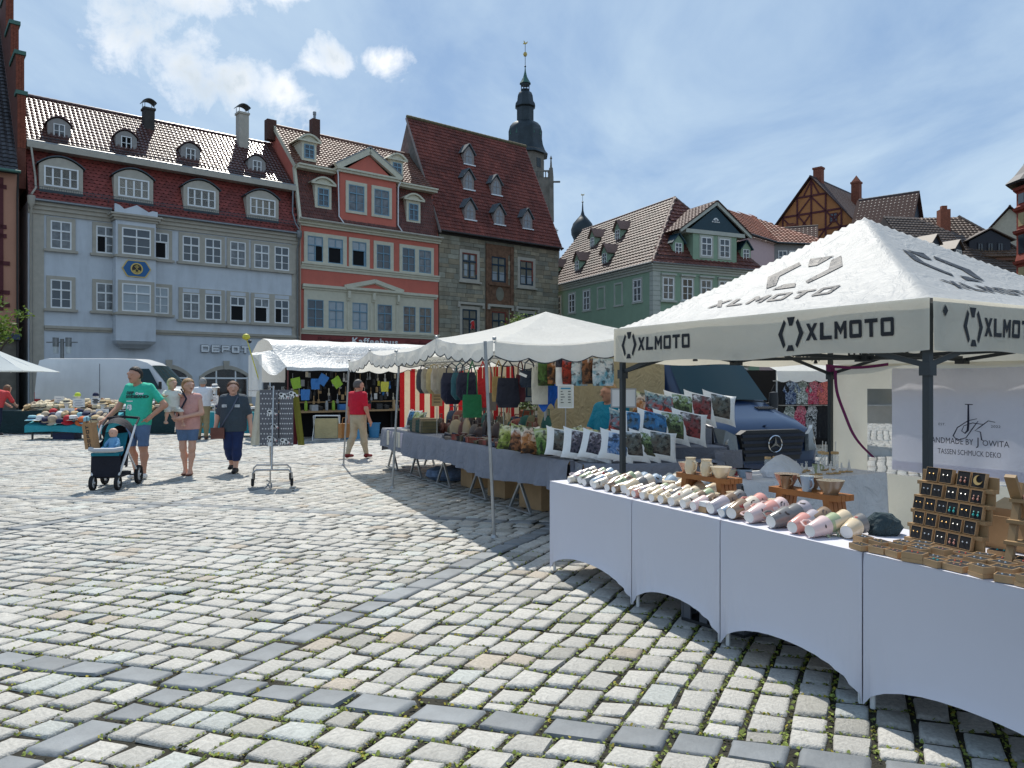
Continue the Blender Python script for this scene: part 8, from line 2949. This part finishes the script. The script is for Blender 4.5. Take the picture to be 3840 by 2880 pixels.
def person(lab,loc,rz,H=1.7,build=1.0,skin=SKIN,hair=(.03,.02,.015),long_hair=0.0,top=(.5,.5,.5),sleeve=.5,hem=.50,legs=(.1,.1,.2),leg_to=.05,shoe=(.05,.05,.05),pose=None,face=0.0,hip=1.0,belly=0.0,hs=1.0,glasses=False,topmat=None,sock=None,sandal=False,group='people walking on the square',parent=None):
	"""z of the ground is 0; front is -y; pose overrides joints given as fractions of H"""
	J=dict(pel=(0,0,.53),che=(0,.005,.73),nec=(0,.008,.835),hea=(0,-.012,.925),sl=(-.108,.01,.805),sr=(.108,.01,.805),el=(-.135,.02,.635),er=(.135,.02,.635),wl=(-.145,-.02,.485),wr=(.145,-.02,.485),hl=(-.052,0,.52),hr=(.052,0,.52),kl=(-.055,-.012,.285),kr=(.055,-.012,.285),al=(-.055,.012,.045),ar=(.055,.012,.045))
	J.update(pose or{})
	J={k:np.array(v)*H for k,v in J.items()}
	t=thing('person',lab,'person',loc,rz,group,parent)
	b=build
	R=lambda x:x*H
	Q=lambda x:x*H*hs
	fw=np.array((math.sin(face),-math.cos(face),0))
	rt=np.array((math.cos(face),math.sin(face),0))
	hd=J['hea']
	def head(P):
		d=P-hd
		e=np.stack([d@rt/.88,d@fw/1.06,d[...,2]/1.24],-1)
		sk=np.sqrt((e*e).sum(-1))-Q(.055)
		jaw=cone(P,hd+fw*Q(.022)-np.array((0,0,Q(.036))),hd+fw*Q(.030)-np.array((0,0,Q(.050))),Q(.030),Q(.022))
		nose=cone(P,hd+fw*Q(.055)+np.array((0,0,Q(.008))),hd+fw*Q(.068)-np.array((0,0,Q(.014))),Q(.006),Q(.009))
		brow=cone(P,hd+fw*Q(.050)+rt*Q(.026)+np.array((0,0,Q(.016))),hd+fw*Q(.050)-rt*Q(.026)+np.array((0,0,Q(.016))),Q(.010),Q(.010))
		ears=[cone(P,hd+rt*s*Q(.050)+np.array((0,0,Q(.006))),hd+rt*s*Q(.052)-np.array((0,0,Q(.012))),Q(.010),Q(.008))for s in(-1,1)]
		return smin([sk,jaw,nose,brow]+ears,Q(.014))
	def torso(P,o=0.0):
		sq=(1.28,.86,1.0)
		return smin([cone(P,J['pel'],J['che'],R(.074)*b*hip+o,R(.078)*b+o,sq),cone(P,J['che'],J['che']+np.array((0,0,R(.055))),R(.078)*b+o,R(.062)*b+o,(1.36,.84,1)),cone(P,J['sl']*[.9,1,1],J['sr']*[.9,1,1],R(.036)*b+o,R(.036)*b+o),cone(P,J['pel']+[0,-R(.02+belly),R(.06)],J['pel']+[0,-R(.02+belly),R(.12)],R(.058)*b+o,R(.055)*b+o,(1.3,.9,1))],R(.035))
	def arm(P,s,o=0.0,upto=1.0):
		S,E,W=J['s'+s],J['e'+s],J['w'+s]
		d=[cone(P,S,E if upto>=.5 else S+(E-S)*upto*2,R(.030)*b+o,R(.025)*b+o)]
		if upto>.5:
			d+=[cone(P,E,E+(W-E)*(upto-.5)*2,R(.025)*b+o,R(.0165)*b+o)]
		if upto>=1:
			a=(W-E)/max(np.linalg.norm(W-E),1e-6)
			d+=[cone(P,W,W+a*R(.035),R(.017),R(.019),(1,1,1))]
		return smin(d,R(.02))
	def leg(P,s,o=0.0,to=0.0,flare=0.0):
		Hh,K,A=J['h'+s],J['k'+s],J['a'+s]
		d=[cone(P,Hh,K,R(.056)*b*hip+o,R(.034)*b+o)]
		d+=[cone(P,K,K+(A-K)*.35+[0,R(.012),0],R(.033)*b+o,R(.032)*b+o+flare),cone(P,K+(A-K)*.35+[0,R(.012),0],A,R(.032)*b+o+flare,R(.020)*b+o+flare)]
		return smin(d,R(.03))
	def foot(P,s,o=0.0):
		A=J['a'+s]
		k=J.get('t'+s)
		T_=A+np.array((0,-R(.085),-R(.027)))if k is None else k
		return smin([cone(P,A,A+[0,R(.012),-R(.022)],R(.021)+o,R(.020)+o),cone(P,A+[0,0,-R(.02)],T_,R(.021)+o,R(.015)+o,(1.25,1,.9))],R(.02))
	allp=np.array(list(J.values()))
	lo=allp.min(0)-[R(.11)*b,R(.14)*b,R(.10)]
	hi=allp.max(0)+[R(.11)*b,R(.14)*b,R(.10)]
	lo[2]=min(lo[2],-.03)
	body=shell('body',lambda P:smin([head(P),cone(P,J['nec']-[0,0,R(.02)],hd-[0,0,R(.02)],R(.032)*b,R(.030)),torso(P,-.004)]+[arm(P,s)for s in 'lr']+[leg(P,s,-.003)for s in 'lr']+[foot(P,s)for s in 'lr'],R(.014)),lo,hi,skin,t,.0125)
	fm=MB()
	for s in 'lr':
		E,W=Vector(J['e'+s]),Vector(J['w'+s])
		a=(W-E).normalized()
		sd=-1 if s=='l' else 1
		across=Vector((0,-1,0))
		across=(across-a*across.dot(a)).normalized()
		inn=a.cross(across)*sd
		p=W+a*R(.042)
		for k,(q,L)in enumerate(((-.014,.040),(-.0045,.046),(.005,.044),(.014,.034))):
			c=p+across*R(q)*-1
			fm.tube([c,c+a*R(L*.5)+inn*R(.004),c+a*R(L*.95)+inn*R(.016)],[R(.0055),R(.005),R(.004)],5)
		c=W+a*R(.018)+across*R(.012)
		fm.tube([c,c+a*R(.016)+across*R(.018),c+a*R(.036)+across*R(.020)+inn*R(.006)],[R(.007),R(.006),R(.0045)],5)
	fo=fm.build('fingers',skin,t,True)
	tm=topmat or mat('cloth %.2f %.2f %.2f'%top,top,.8,.1,8,wrinkle=.5)
	hz=R(hem)
	def topf(P):
		d=[torso(P,.014)]
		if sleeve>0:
			d+=[arm(P,s,.013,sleeve)for s in 'lr']
		f=smin(d,R(.02))
		flare=cone(P,J['pel']-[0,0,R(.06)],J['che'],R(.074)*b*hip+.022,R(.07)*b+.016,(1.3,.92,1))
		f=smin([f,flare],R(.03))
		f=np.maximum(f,hz-P[...,2])
		return np.maximum(f,-cone(P,J['nec']+fw*R(.012),hd,R(.042),Q(.055)))
	topo=shell('top',topf,lo,hi,tm,t,.0125)
	lm=mat('cloth %.2f %.2f %.2f'%legs,legs,.8,.16,7,wrinkle=.4)
	zt=R(leg_to)
	def legf(P):
		f=smin([leg(P,s,.012,flare=.003)for s in 'lr']+[cone(P,J['pel']-[0,0,R(.02)],J['pel']+[0,0,R(.05)],R(.076)*b*hip,R(.072)*b*hip,(1.26,.9,1))],R(.025))
		return np.maximum(np.maximum(f,zt-P[...,2]),P[...,2]-R(.60))
	shell('trousers',legf,lo,hi,lm,t,.0125)
	sm=mat('cloth %.2f %.2f %.2f'%shoe,shoe,.6,.1,8)
	shell('shoes',lambda P:np.maximum(np.minimum(foot(P,'l',.008),foot(P,'r',.008)),np.minimum(P[...,2]-(R(.048)if not sandal else R(.022))-np.minimum(J['al'][2],J['ar'][2])*0-max(J['al'][2],J['ar'][2])+R(.045),9)),lo,hi,sm,t,.010)
	hm=mat('hair %.2f %.2f %.2f'%hair,hair,.6,.3,25,bump=.5,bscale=60)
	def hairf(P):
		d=P-(hd-fw*Q(.008)+np.array((0,0,Q(.008))))
		e=np.stack([d@rt/(.93+(.14 if long_hair>0 else 0)),d@fw/1.05,d[...,2]/1.2],-1)
		f=np.sqrt((e*e).sum(-1))-Q(.0615)-.004*np.sin(P[...,0]*190)*np.sin(P[...,1]*170+P[...,2]*120)
		cut=(d@fw)-Q(.012)+Q(.005)*np.sin(P[...,0]*130+P[...,2]*60)-np.maximum(0,d[...,2]-Q(.022))*2.2
		f=np.maximum(f,cut)
		f=np.maximum(f,-(d[...,2]+Q(.036)+Q(long_hair)+np.maximum(0,d@fw)*.3-0))
		if long_hair>0:
			f=np.minimum(f,np.maximum(cone(P,hd-fw*Q(.03),hd-fw*Q(.045)-np.array((0,0,Q(.05+long_hair))),Q(.04),Q(.025)),cut))
		return f
	shell('hair',hairf,hd-Q(.12+long_hair),hd+Q(.11),hm,t,.009)
	fc=MB()
	for s in(-1,1):
		c=Vector(hd+fw*Q(.0535)+rt*s*Q(.021)+np.array((0,0,Q(.002))))
		fc.lathe([(.001,-Q(.0025)),(Q(.0042),0),(.001,Q(.0025))],8,0,Matrix.Translation(c))
		fc.beam(c+Vector(-rt*Q(.010)+fw*Q(.003))+Vector((0,0,Q(.012))),c+Vector(rt*Q(.010)+fw*Q(.003))+Vector((0,0,Q(.012))),.006,.004)
	m0=Vector(hd+fw*Q(.056)-np.array((0,0,Q(.030))))
	fc.beam(m0-Vector(rt*Q(.014)),m0+Vector(rt*Q(.014)),.007,.006)
	fc.build('face_features',mat('eyes and brows',(.10,.045,.035),.5,.1),t)
	if glasses:
		g=MB()
		for s in(-1,1):
			c=Vector(hd+fw*R(.064)+rt*s*R(.022))
			M_=Matrix.Translation(c)@Matrix.Rotation(face,4,'Z')@Matrix.Rotation(rad(90),4,'X')
			g.lathe([(R(.0155),-.001),(R(.0165),0),(R(.0155),.001),(R(.0150),0),(R(.0155),-.001)],12,0,M_)
			g.tube([c+Vector(rt*s*R(.016)),Vector(hd+rt*s*R(.056))],.002,4)
		g.build('glasses',mat('thin glasses frame',(.20,.14,.10),.4),t)
	return t,J,topf,fw
def print_on(t,fn,txt,x,z,size,mt,name='shirt_print',y0=-.35,sx=1.0):
	"""lettering pressed on to the front of a garment"""
	me=text_mesh(txt,size=size,bold=.004*size/.05,sx=sx)
	V=np.array([v.co[:]for v in me.vertices])
	ys=np.linspace(y0,.1,90)
	P=np.stack([np.repeat((x+V[:,0])[:,None],90,1),np.repeat(ys[None],len(V),0),np.repeat((z+V[:,1])[:,None],90,1)],-1)
	k=(fn(P)<0).argmax(1)
	for v,kk,p in zip(me.vertices,k,V):
		v.co=(x+p[0],ys[kk]-.009,z+p[1])
	me.materials.clear()
	me.materials.append(mt)
	me.name=name
	link(name,me,t)
def people():
	DENIM=(.10,.17,.30)
	m,J,tf,fw=person('dark haired man in mint polo shirt and denim shorts pushing a stroller',(-6.12,12.62,0),rad(-14),1.84,1.02,SKIN,(.02,.015,.012),0,(.035,.50,.34),.34,.475,DENIM,.29,(.72,.72,.70),dict(hea=(-.005,-.045,.918),wl=(-.19,-.20,.52),el=(-.165,-.05,.64),er=(.225,.055,.655),wr=(.125,-.015,.545),kl=(-.06,-.03,.285),al=(-.05,.03,.047),ar=(.065,-.02,.045)),face=-.12)
	ink=mat('dark green print',(.02,.07,.06),.7)
	for s,x,z,sz,mt in(('CAMP',-.15,1.385,.062,ink),('DAVID',-.15,1.325,.062,ink),('BRAND',.03,1.325,.058,ink),('63',-.115,1.13,.115,M_WHITE),('Crew',.05,1.38,.05,M_WHITE),('~~~~',-.13,1.255,.06,M_WHITE)):
		print_on(m,tf,s,x,z,sz,mt)
	w,J,tf,fw=person('woman with fair plait in pink sleeveless top and denim shorts carrying a child',(-5.52,13.1,0),rad(8),1.64,.98,SKINP,(.33,.20,.09),.055,(.62,.33,.29),.0,.475,DENIM,.36,(.14,.05,.035),dict(hea=(.01,-.01,.925),el=(-.15,-.05,.665),wl=(-.10,-.125,.60),er=(.145,-.03,.645),wr=(-.03,-.16,.60),kl=(-.045,-.01,.285),kr=(.05,-.03,.285),al=(-.03,.03,.045),ar=(.03,-.03,.045)),face=.75,glasses=True,hip=1.08,sandal=True)
	MB().tube([(-.07,-.145,1.47),(.02,-.165,1.30),(-.08,-.16,1.1),(-.16,-.05,.92)],[.016,.018,.016,.014],6).build('bag_strap',mat('navy strap',(.012,.016,.035),.7),w)
	c,Jc,_,_=person('fair haired toddler in white shirt carried on the woman\'s arm',(-5.71,12.93,.78),rad(35),.84,1.12,SKINP,(.55,.42,.22),.03,(.70,.70,.64),.35,.44,(.66,.64,.58),.36,(.62,.36,.26),dict(hea=(0,-.02,.92),hl=(-.06,0,.44),hr=(.06,0,.44),kl=(-.12,-.16,.38),kr=(.13,-.17,.36),al=(-.15,-.16,.18),ar=(.17,-.18,.12),el=(-.18,-.06,.68),wl=(-.15,-.18,.68),er=(.17,-.08,.68),wr=(.10,-.20,.70),pel=(0,0,.46),nec=(0,0,.80),che=(0,0,.66),sl=(-.12,0,.74),sr=(.12,0,.74)),face=.5,hs=1.5)
	w,J,tf,fw=person('short haired woman in dark grey tee and blue cropped trousers with brown shoulder bag',(-4.89,13.5,0),rad(6),1.60,1.18,SKINP,(.13,.06,.03),.012,(.045,.065,.085),.42,.45,(.012,.028,.10),.13,(.015,.015,.015),dict(hea=(0,-.01,.922),el=(-.165,.02,.62),wl=(-.185,-.03,.47),er=(.165,.03,.62),wr=(.19,-.01,.47),kl=(-.05,.0,.28),al=(-.03,.06,.075),kr=(.05,-.035,.285),ar=(.035,-.05,.045)),face=.3,hip=1.08,belly=.015,glasses=True)
	for s,x in((1,-.16),(2,.06)):
		MB().cbox((x+.05,-.155-.01*s,1.17),(.085,.004,.05)).build('shirt_print',mat('pale print',(.45,.48,.5),.7,.6,40),w)
	MB().tube([(.10,-.10,1.33),(.02,-.17,1.12),(-.10,-.17,.92),(-.19,-.11,.78)],.013,5).build('bag_strap',mat('blue grey strap',(.09,.11,.16),.7),w)
	bg=thing('shoulder_bag','small brown shoulder bag hanging at the hip of the woman in the dark tee','bag',(-5.10,13.34,.60),rad(10))
	MB().box(-.11,.11,-.045,.045,0,.19).build('body',mat('brown leather',(.17,.065,.045),.55,.2,8),bg)
	MB().box(-.113,.113,-.05,-.0455,.07,.195).build('flap',mat('brown leather',()),bg)
	person('grey haired man in white shirt and khaki trousers seen from behind at the hat stall',(-8.68,21.6,0),rad(190),1.72,1.05,SKIN,(.32,.31,.29),0,(.70,.71,.74),.45,.54,(.30,.24,.13),.05,(.10,.06,.04),dict(el=(-.12,-.07,.65),wl=(-.06,-.16,.60),er=(.12,-.07,.65),wr=(.06,-.16,.60)),group='people at the stalls')
	person('grey haired woman in red top and beige trousers walking past the household stall',(-3.22,16.1,0),rad(150),1.64,1.0,SKIN,(.10,.09,.085),0,(.52,.006,.03),.36,.555,(.46,.39,.27),.055,(.18,.012,.012),dict(kl=(-.05,-.05,.285),al=(-.06,-.09,.05),kr=(.055,.03,.285),ar=(.06,.13,.06),el=(-.15,.02,.63),wl=(-.165,-.03,.485),er=(.15,.02,.63),wr=(.16,-.02,.485)),hip=1.05,face=-.5,group='people at the stalls')
	bg=thing('handbag','tan handbag carried by the woman in the red top','handbag',(-3.52,16.2,.42),rad(60))
	MB().box(-.15,.15,-.05,.05,0,.30).build('body',mat('tan leather',(.36,.17,.05),.5,.15,8),bg)
	MB().tube([(-.08,0,.30),(-.06,0,.42),(.06,0,.42),(.08,0,.30)],.01,5).build('handle',mat('tan leather',()),bg)
	person('person in loose coral top and dark jeans leaning over the hats at the left edge',(-15.62,23.3,0),rad(160),1.66,1.1,SKINP,(.2,.1,.05),.03,(.62,.06,.06),.6,.50,(.015,.022,.05),.05,(.05,.04,.05),dict(hea=(.0,-.22,.84),nec=(0,-.14,.79),che=(0,-.07,.70),sl=(-.108,-.13,.76),sr=(.108,-.13,.76),el=(-.14,-.20,.62),wl=(-.1,-.30,.54),er=(.14,-.2,.62),wr=(.1,-.3,.54)),group='people at the stalls')
	person('fair haired seller in turquoise polo shirt behind the cushions',(1.17,9.15,.0),rad(-40),1.56,1.15,SKIN,(.36,.22,.10),.0,(.005,.22,.34),.42,.5,(.05,.05,.08),.05,(.05,.05,.05),dict(hea=(0,-.02,.925),wl=(-.10,-.2,.55),el=(-.16,-.04,.64),wr=(.08,-.2,.55),er=(.16,-.04,.64)),face=-.5,glasses=True,belly=.02,group='people at the stalls')
people()
def stroller():
	t=thing('stroller','dark pram stroller with white frame, black hood and turquoise lining','stroller',(-5.98,11.55,0),rad(9))
	t.scale=(.9,1,1)
	M_ALU=mat('white frame tube',(.68,.69,.70),.3,.05)
	M_NB=mat('black pram cloth',(.010,.011,.020),.8,.15,6,wrinkle=.3)
	M_TQ=mat('turquoise lining',(.012,.20,.27),.8,.1,6,wrinkle=.4)
	for x,y,r in((-.19,-.34,.11),(.19,-.34,.11),(-.27,.36,.15),(.27,.36,.15)):
		w=MB().lathe([(r*.74,-.025),(r*.96,-.028),(r,0),(r*.96,.028),(r*.74,.025),(r*.74,-.025)],20,0,Matrix.Translation((x,y,r))@Matrix.Rotation(rad(90),4,'Y'))
		wo=w.build('wheel',M_RUBBER,t,True)
		h=MB()
		for k in range(6):
			a=k*math.pi/3
			h.beam((x,y,r),(x,y+r*.76*math.cos(a),r+r*.76*math.sin(a)),.018,.014)
		h.lathe([(.001,-.03),(.02,-.03),(.02,.03),(.001,.03)],8,0,Matrix.Translation((x,y,r))@Matrix.Rotation(rad(90),4,'Y'))
		h.build('spokes',M_LETTER,wo)
	for s in(-1,1):
		f=MB().tube([(s*.20,-.33,.20),(s*.215,-.31,.27),(s*.26,-.05,.62),(s*.27,.22,.92)],[.018,.02,.02,.016],8)
		f.tube([(s*.25,-.10,.56),(s*.27,.34,.17)],.016,7)
		f.build('frame_tube',M_ALU,t,True)
		MB().tube([(s*.27,.20,.90),(s*.26,.42,1.02)],.017,7).build('handle_tube',M_NB,t)
	MB().tube([(-.26,.42,1.02),(0,.45,1.04),(.26,.42,1.02)],.020,8).build('handle_bar',M_NB,t)
	MB().tube([(-.25,-.30,.60),(-.15,-.38,.585),(.15,-.38,.585),(.25,-.30,.60)],.035,8).build('bumper_bar',mat('pale grey padding',(.5,.51,.52),.7),t,True)
	seat=MB()
	def S(i,j):
		a=rad(-10+200*i/16)
		q=j/8
		return(.235*math.cos(a)*(.85+.15*q),.02+(-.30+.55*(.5+.5*math.sin(a)))*1.0,.30+.36*q+.26*q*max(0,math.sin(a))**2)
	seat.grid(S,16,8)
	seat.grid(lambda i,j:(-.225+.45*i/6,-.335+.10*j/6*.2,.20+.32*j/6),6,6)
	seat.build('seat_shell',M_NB,t,True)
	MB().grid(lambda i,j:(-.18+.36*i/8,-.22+.36*j/8,.46+.34*(j/8)**2.2+.02*(i/4-1)**2),8,8).build('lining',M_TQ,t,True)
	MB().grid(lambda i,j:(-.215+.43*i/8,-.345-.012*math.sin(j),.50+.05*j/4),8,4).build('foot_muff',M_TQ,t,True)
	hood=MB()
	hood.grid(lambda i,j:(.245*math.cos(math.pi*i/16),.28-(.34*j/8)*(math.sin(math.pi*i/16)**.7),.68+.36*(math.sin(math.pi*i/16)**.8)*(.80+.2*math.sin(math.pi*(.3+.7*j/8)))),16,8)
	hood.build('hood',M_NB,t,True)
	MB().box(-.19,.19,-.26,.24,.17,.22).grid(lambda i,j:(-.20+.4*i/4,-.28+.01*j,.17+.20*j/4),4,4).build('shopping_basket',M_NB,t)
	MB().tube([(-.2,-.33,.20),(.2,-.33,.20)],.012,6).tube([(-.27,.36,.15),(.27,.36,.15)],.012,6).build('axle',M_NB,t)
	d=thing('doll','baby doll in pale blue clothes sitting in the stroller','doll',(-5.91,11.43,.56),rad(-8))
	MB().lathe([(.001,-.06),(.045,-.05),(.062,0),(.058,.04),(.03,.07),(.001,.075)],14,0,Matrix.Translation((0,-.02,.26))).build('head',SKINP,d,True)
	b=MB().lathe([(.001,0),(.07,.01),(.08,.08),(.06,.18),(.03,.21),(.001,.21)],12)
	for s in(-1,1):
		b.tube([(s*.05,0,.17),(s*.10,-.04,.10),(s*.08,-.09,.08)],[.03,.026,.02],7).tube([(s*.04,-.02,.03),(s*.06,-.12,.03),(s*.07,-.18,.05)],[.035,.03,.022],7)
	b.build('romper',mat('pale blue romper',(.16,.38,.62),.8,.15,12,wrinkle=.4),d,True)
	fc=MB()
	for s in(-1,1):
		fc.lathe([(.001,-.006),(.008,0),(.001,.006)],6,0,Matrix.Translation((s*.022,-.078,.265)))
	fc.build('eyes',M_BPLAS,d)
	p=thing('paper_bag','brown paper carrier bag with dark lettering standing in the stroller','paper bag',(-6.17,11.32,.60),rad(-16))
	p.rotation_euler=(rad(4),rad(-6),rad(-20))
	MB().box(-.09,.09,-.05,.05,0,.38).box(-.06,-.05,-.052,.052,.38,.41).build('bag',mat('brown paper',(.40,.23,.11),.85,.08,5,wrinkle=.4),p)
	MB().tube([(-.04,0,.38),(-.03,0,.47),(.03,0,.47),(.04,0,.38)],.006,5).build('handle',M_BPLAS,p)
	mb=MB()
	x=.03
	for ch in 'DEPOT':
		for s in strokes(ch,.24):
			mb.add([(.035-b_*.06,-.0515,x+a*.052)for a,b_ in s],[tuple(range(len(s)))])
		x+=.066
	mb.build('bag_lettering',M_PRINT,p)
stroller()
def towel_rack():
	t=thing('towel_rack','chrome wheeled rack with hanging tea towels in the middle of the square','display rack',(-3.72,12.0,0),rad(5))
	M_CH=mat('dull chrome',(.42,.42,.42),.25,.1,metal=.9)
	f=MB()
	for y,dx in((-.36,.06),(.36,-.10)):
		f.tube([(-.29+dx,y,.10),(-.29+dx,y,.20),(-.24+dx,y,.25),(.24+dx,y,.25),(.29+dx,y,.20),(.29+dx,y,.10)],.014,8)
	f.tube([(.06,-.36,.25),(-.10,.36,.25)],.012,8)
	f.tube([(.03,-.36,.25),(.03,-.36,.05),(-.1,.0,.05)],.012,7)
	f.build('base',M_CH,t,True)
	for x,y in((.05,-.36),(-.12,.36)):
		MB().tube([(x,y,.25),(x,y*.6,1.52)],.015,8).build('upright',M_CH,t,True)
	MB().tube([(.05,-.22,1.50),(-.12,.22,1.50)],.012,7).tube([(-.35,-.15,1.45),(.25,-.15,1.45)],.009,6).build('hanger_bar',M_CH,t)
	for x,y in((-.23,-.36),(.35,-.36),(-.39,.36),(.19,.36)):
		MB().lathe([(.001,-.016),(.04,-.016),(.045,0),(.04,.016),(.001,.016)],12,0,Matrix.Translation((x,y,.045))@Matrix.Rotation(rad(90),4,'Y')).box(x-.02,x+.02,y-.02,y+.02,.06,.12).build('castor',M_RUBBER,t)
	Mh=Matrix.Translation((-3.72,12.0,0))@Matrix.Rotation(rad(5),4,'Z')
	cg=mat('grey cotton',(.14,.14,.155),.85,.08,8,wrinkle=.3)
	cc=mat('cream cotton',(.62,.58,.46),.85,.1,8,wrinkle=.4)
	co=mat('olive cotton',(.20,.19,.03),.85,.1,8,wrinkle=.4)
	dot,blk,pk=mat('white dots',(.62,.62,.62),.8),M_PRINT,mat('cow pink',(.55,.25,.25),.8)
	r=random.Random(2)
	for k,(x0,w,y,mt,lab,lean,cow)in enumerate(((-.16,.28,-.22,cg,'grey dotted tea towel with three cows, left one on the rack',.0,[(.17,.52),(.19,.32),(.17,.12)]),(.13,.21,-.20,cg,'grey dotted tea towel with cows, right one on the rack',0,[(.05,.78),(.20,.80),(.07,.08)]),(-.24,.13,-.05,cc,'cream tea towel hanging at the left of the rack',-.10,[]),(-.20,.11,.08,cc,'cream tea towel second from the left, behind the grey ones',-.03,[]),(.29,.10,-.08,co,'olive tea towel hanging at the right of the rack',.10,[]),(.26,.09,.08,mat('maroon cotton',(.10,.01,.02),.85),'maroon tea towel behind the grey ones',.0,[]))):
		o=thing('tea_towel',lab,'tea towel',Mh@Vector((x0,y,.60)),rad(5),'tea towels hanging on the rack')
		Hh=.86
		P=lambda u,v,w=w,lean=lean:(u*w+lean*(1-v),.012*math.sin(u*9)*(1-v)+.004*math.sin(v*12),v*Hh)
		MB().grid(lambda i,j:P(i/8,j/10),8,10).build('cloth',mt,o,True)
		if mt is cg:
			d=MB()
			for a in range(6):
				for b in range(11):
					u,v=.08+a/6+(.08 if b%2 else 0),.04+b/11.2
					if u>.97:
						continue
					c=Vector(P(u,v))+Vector((0,-.005,0))
					d.add([c+Vector((.012*math.cos(q*1.047),0,.012*math.sin(q*1.047)))for q in range(6)],[(0,1,2,3,4,5)])
			d.build('dots',dot,o)['kind']='stuff'
			for cx,cz in cow:
				m=MB()
				ell=lambda x,z,a,b,mi,an=0.0,y=-.008:m.add([(cx+x+a*math.cos(q*.785)*math.cos(an)-b*math.sin(q*.785)*math.sin(an),y-.0,cz+z+a*math.cos(q*.785)*math.sin(an)+b*math.sin(q*.785)*math.cos(an))for q in range(8)],[tuple(range(8))],mi)
				ell(0,0,.062,.036,0,-.3)
				ell(-.02,.01,.022,.016,1,.2,-.010)
				ell(.035,-.015,.016,.02,1,.5,-.010)
				ell(.07,-.028,.026,.018,0,-.6,-.010)
				ell(.085,-.040,.013,.010,2,-.6,-.012)
				for lx in(-.05,-.02,.02):
					ell(lx,-.045,.008,.022,0,-.3)
				m.build('cow_print',[M_WHITE,blk,pk],o)
	MB_=MB().box(-.03,.03,-.001,.001,0,.06)
	tag(link('price_tag',MB_.mesh('price_tag',M_WHITE),None,Mh@Vector((.0,-.24,.60))),'white price tag at the hem of the left grey tea towel','price tag')
towel_rack()
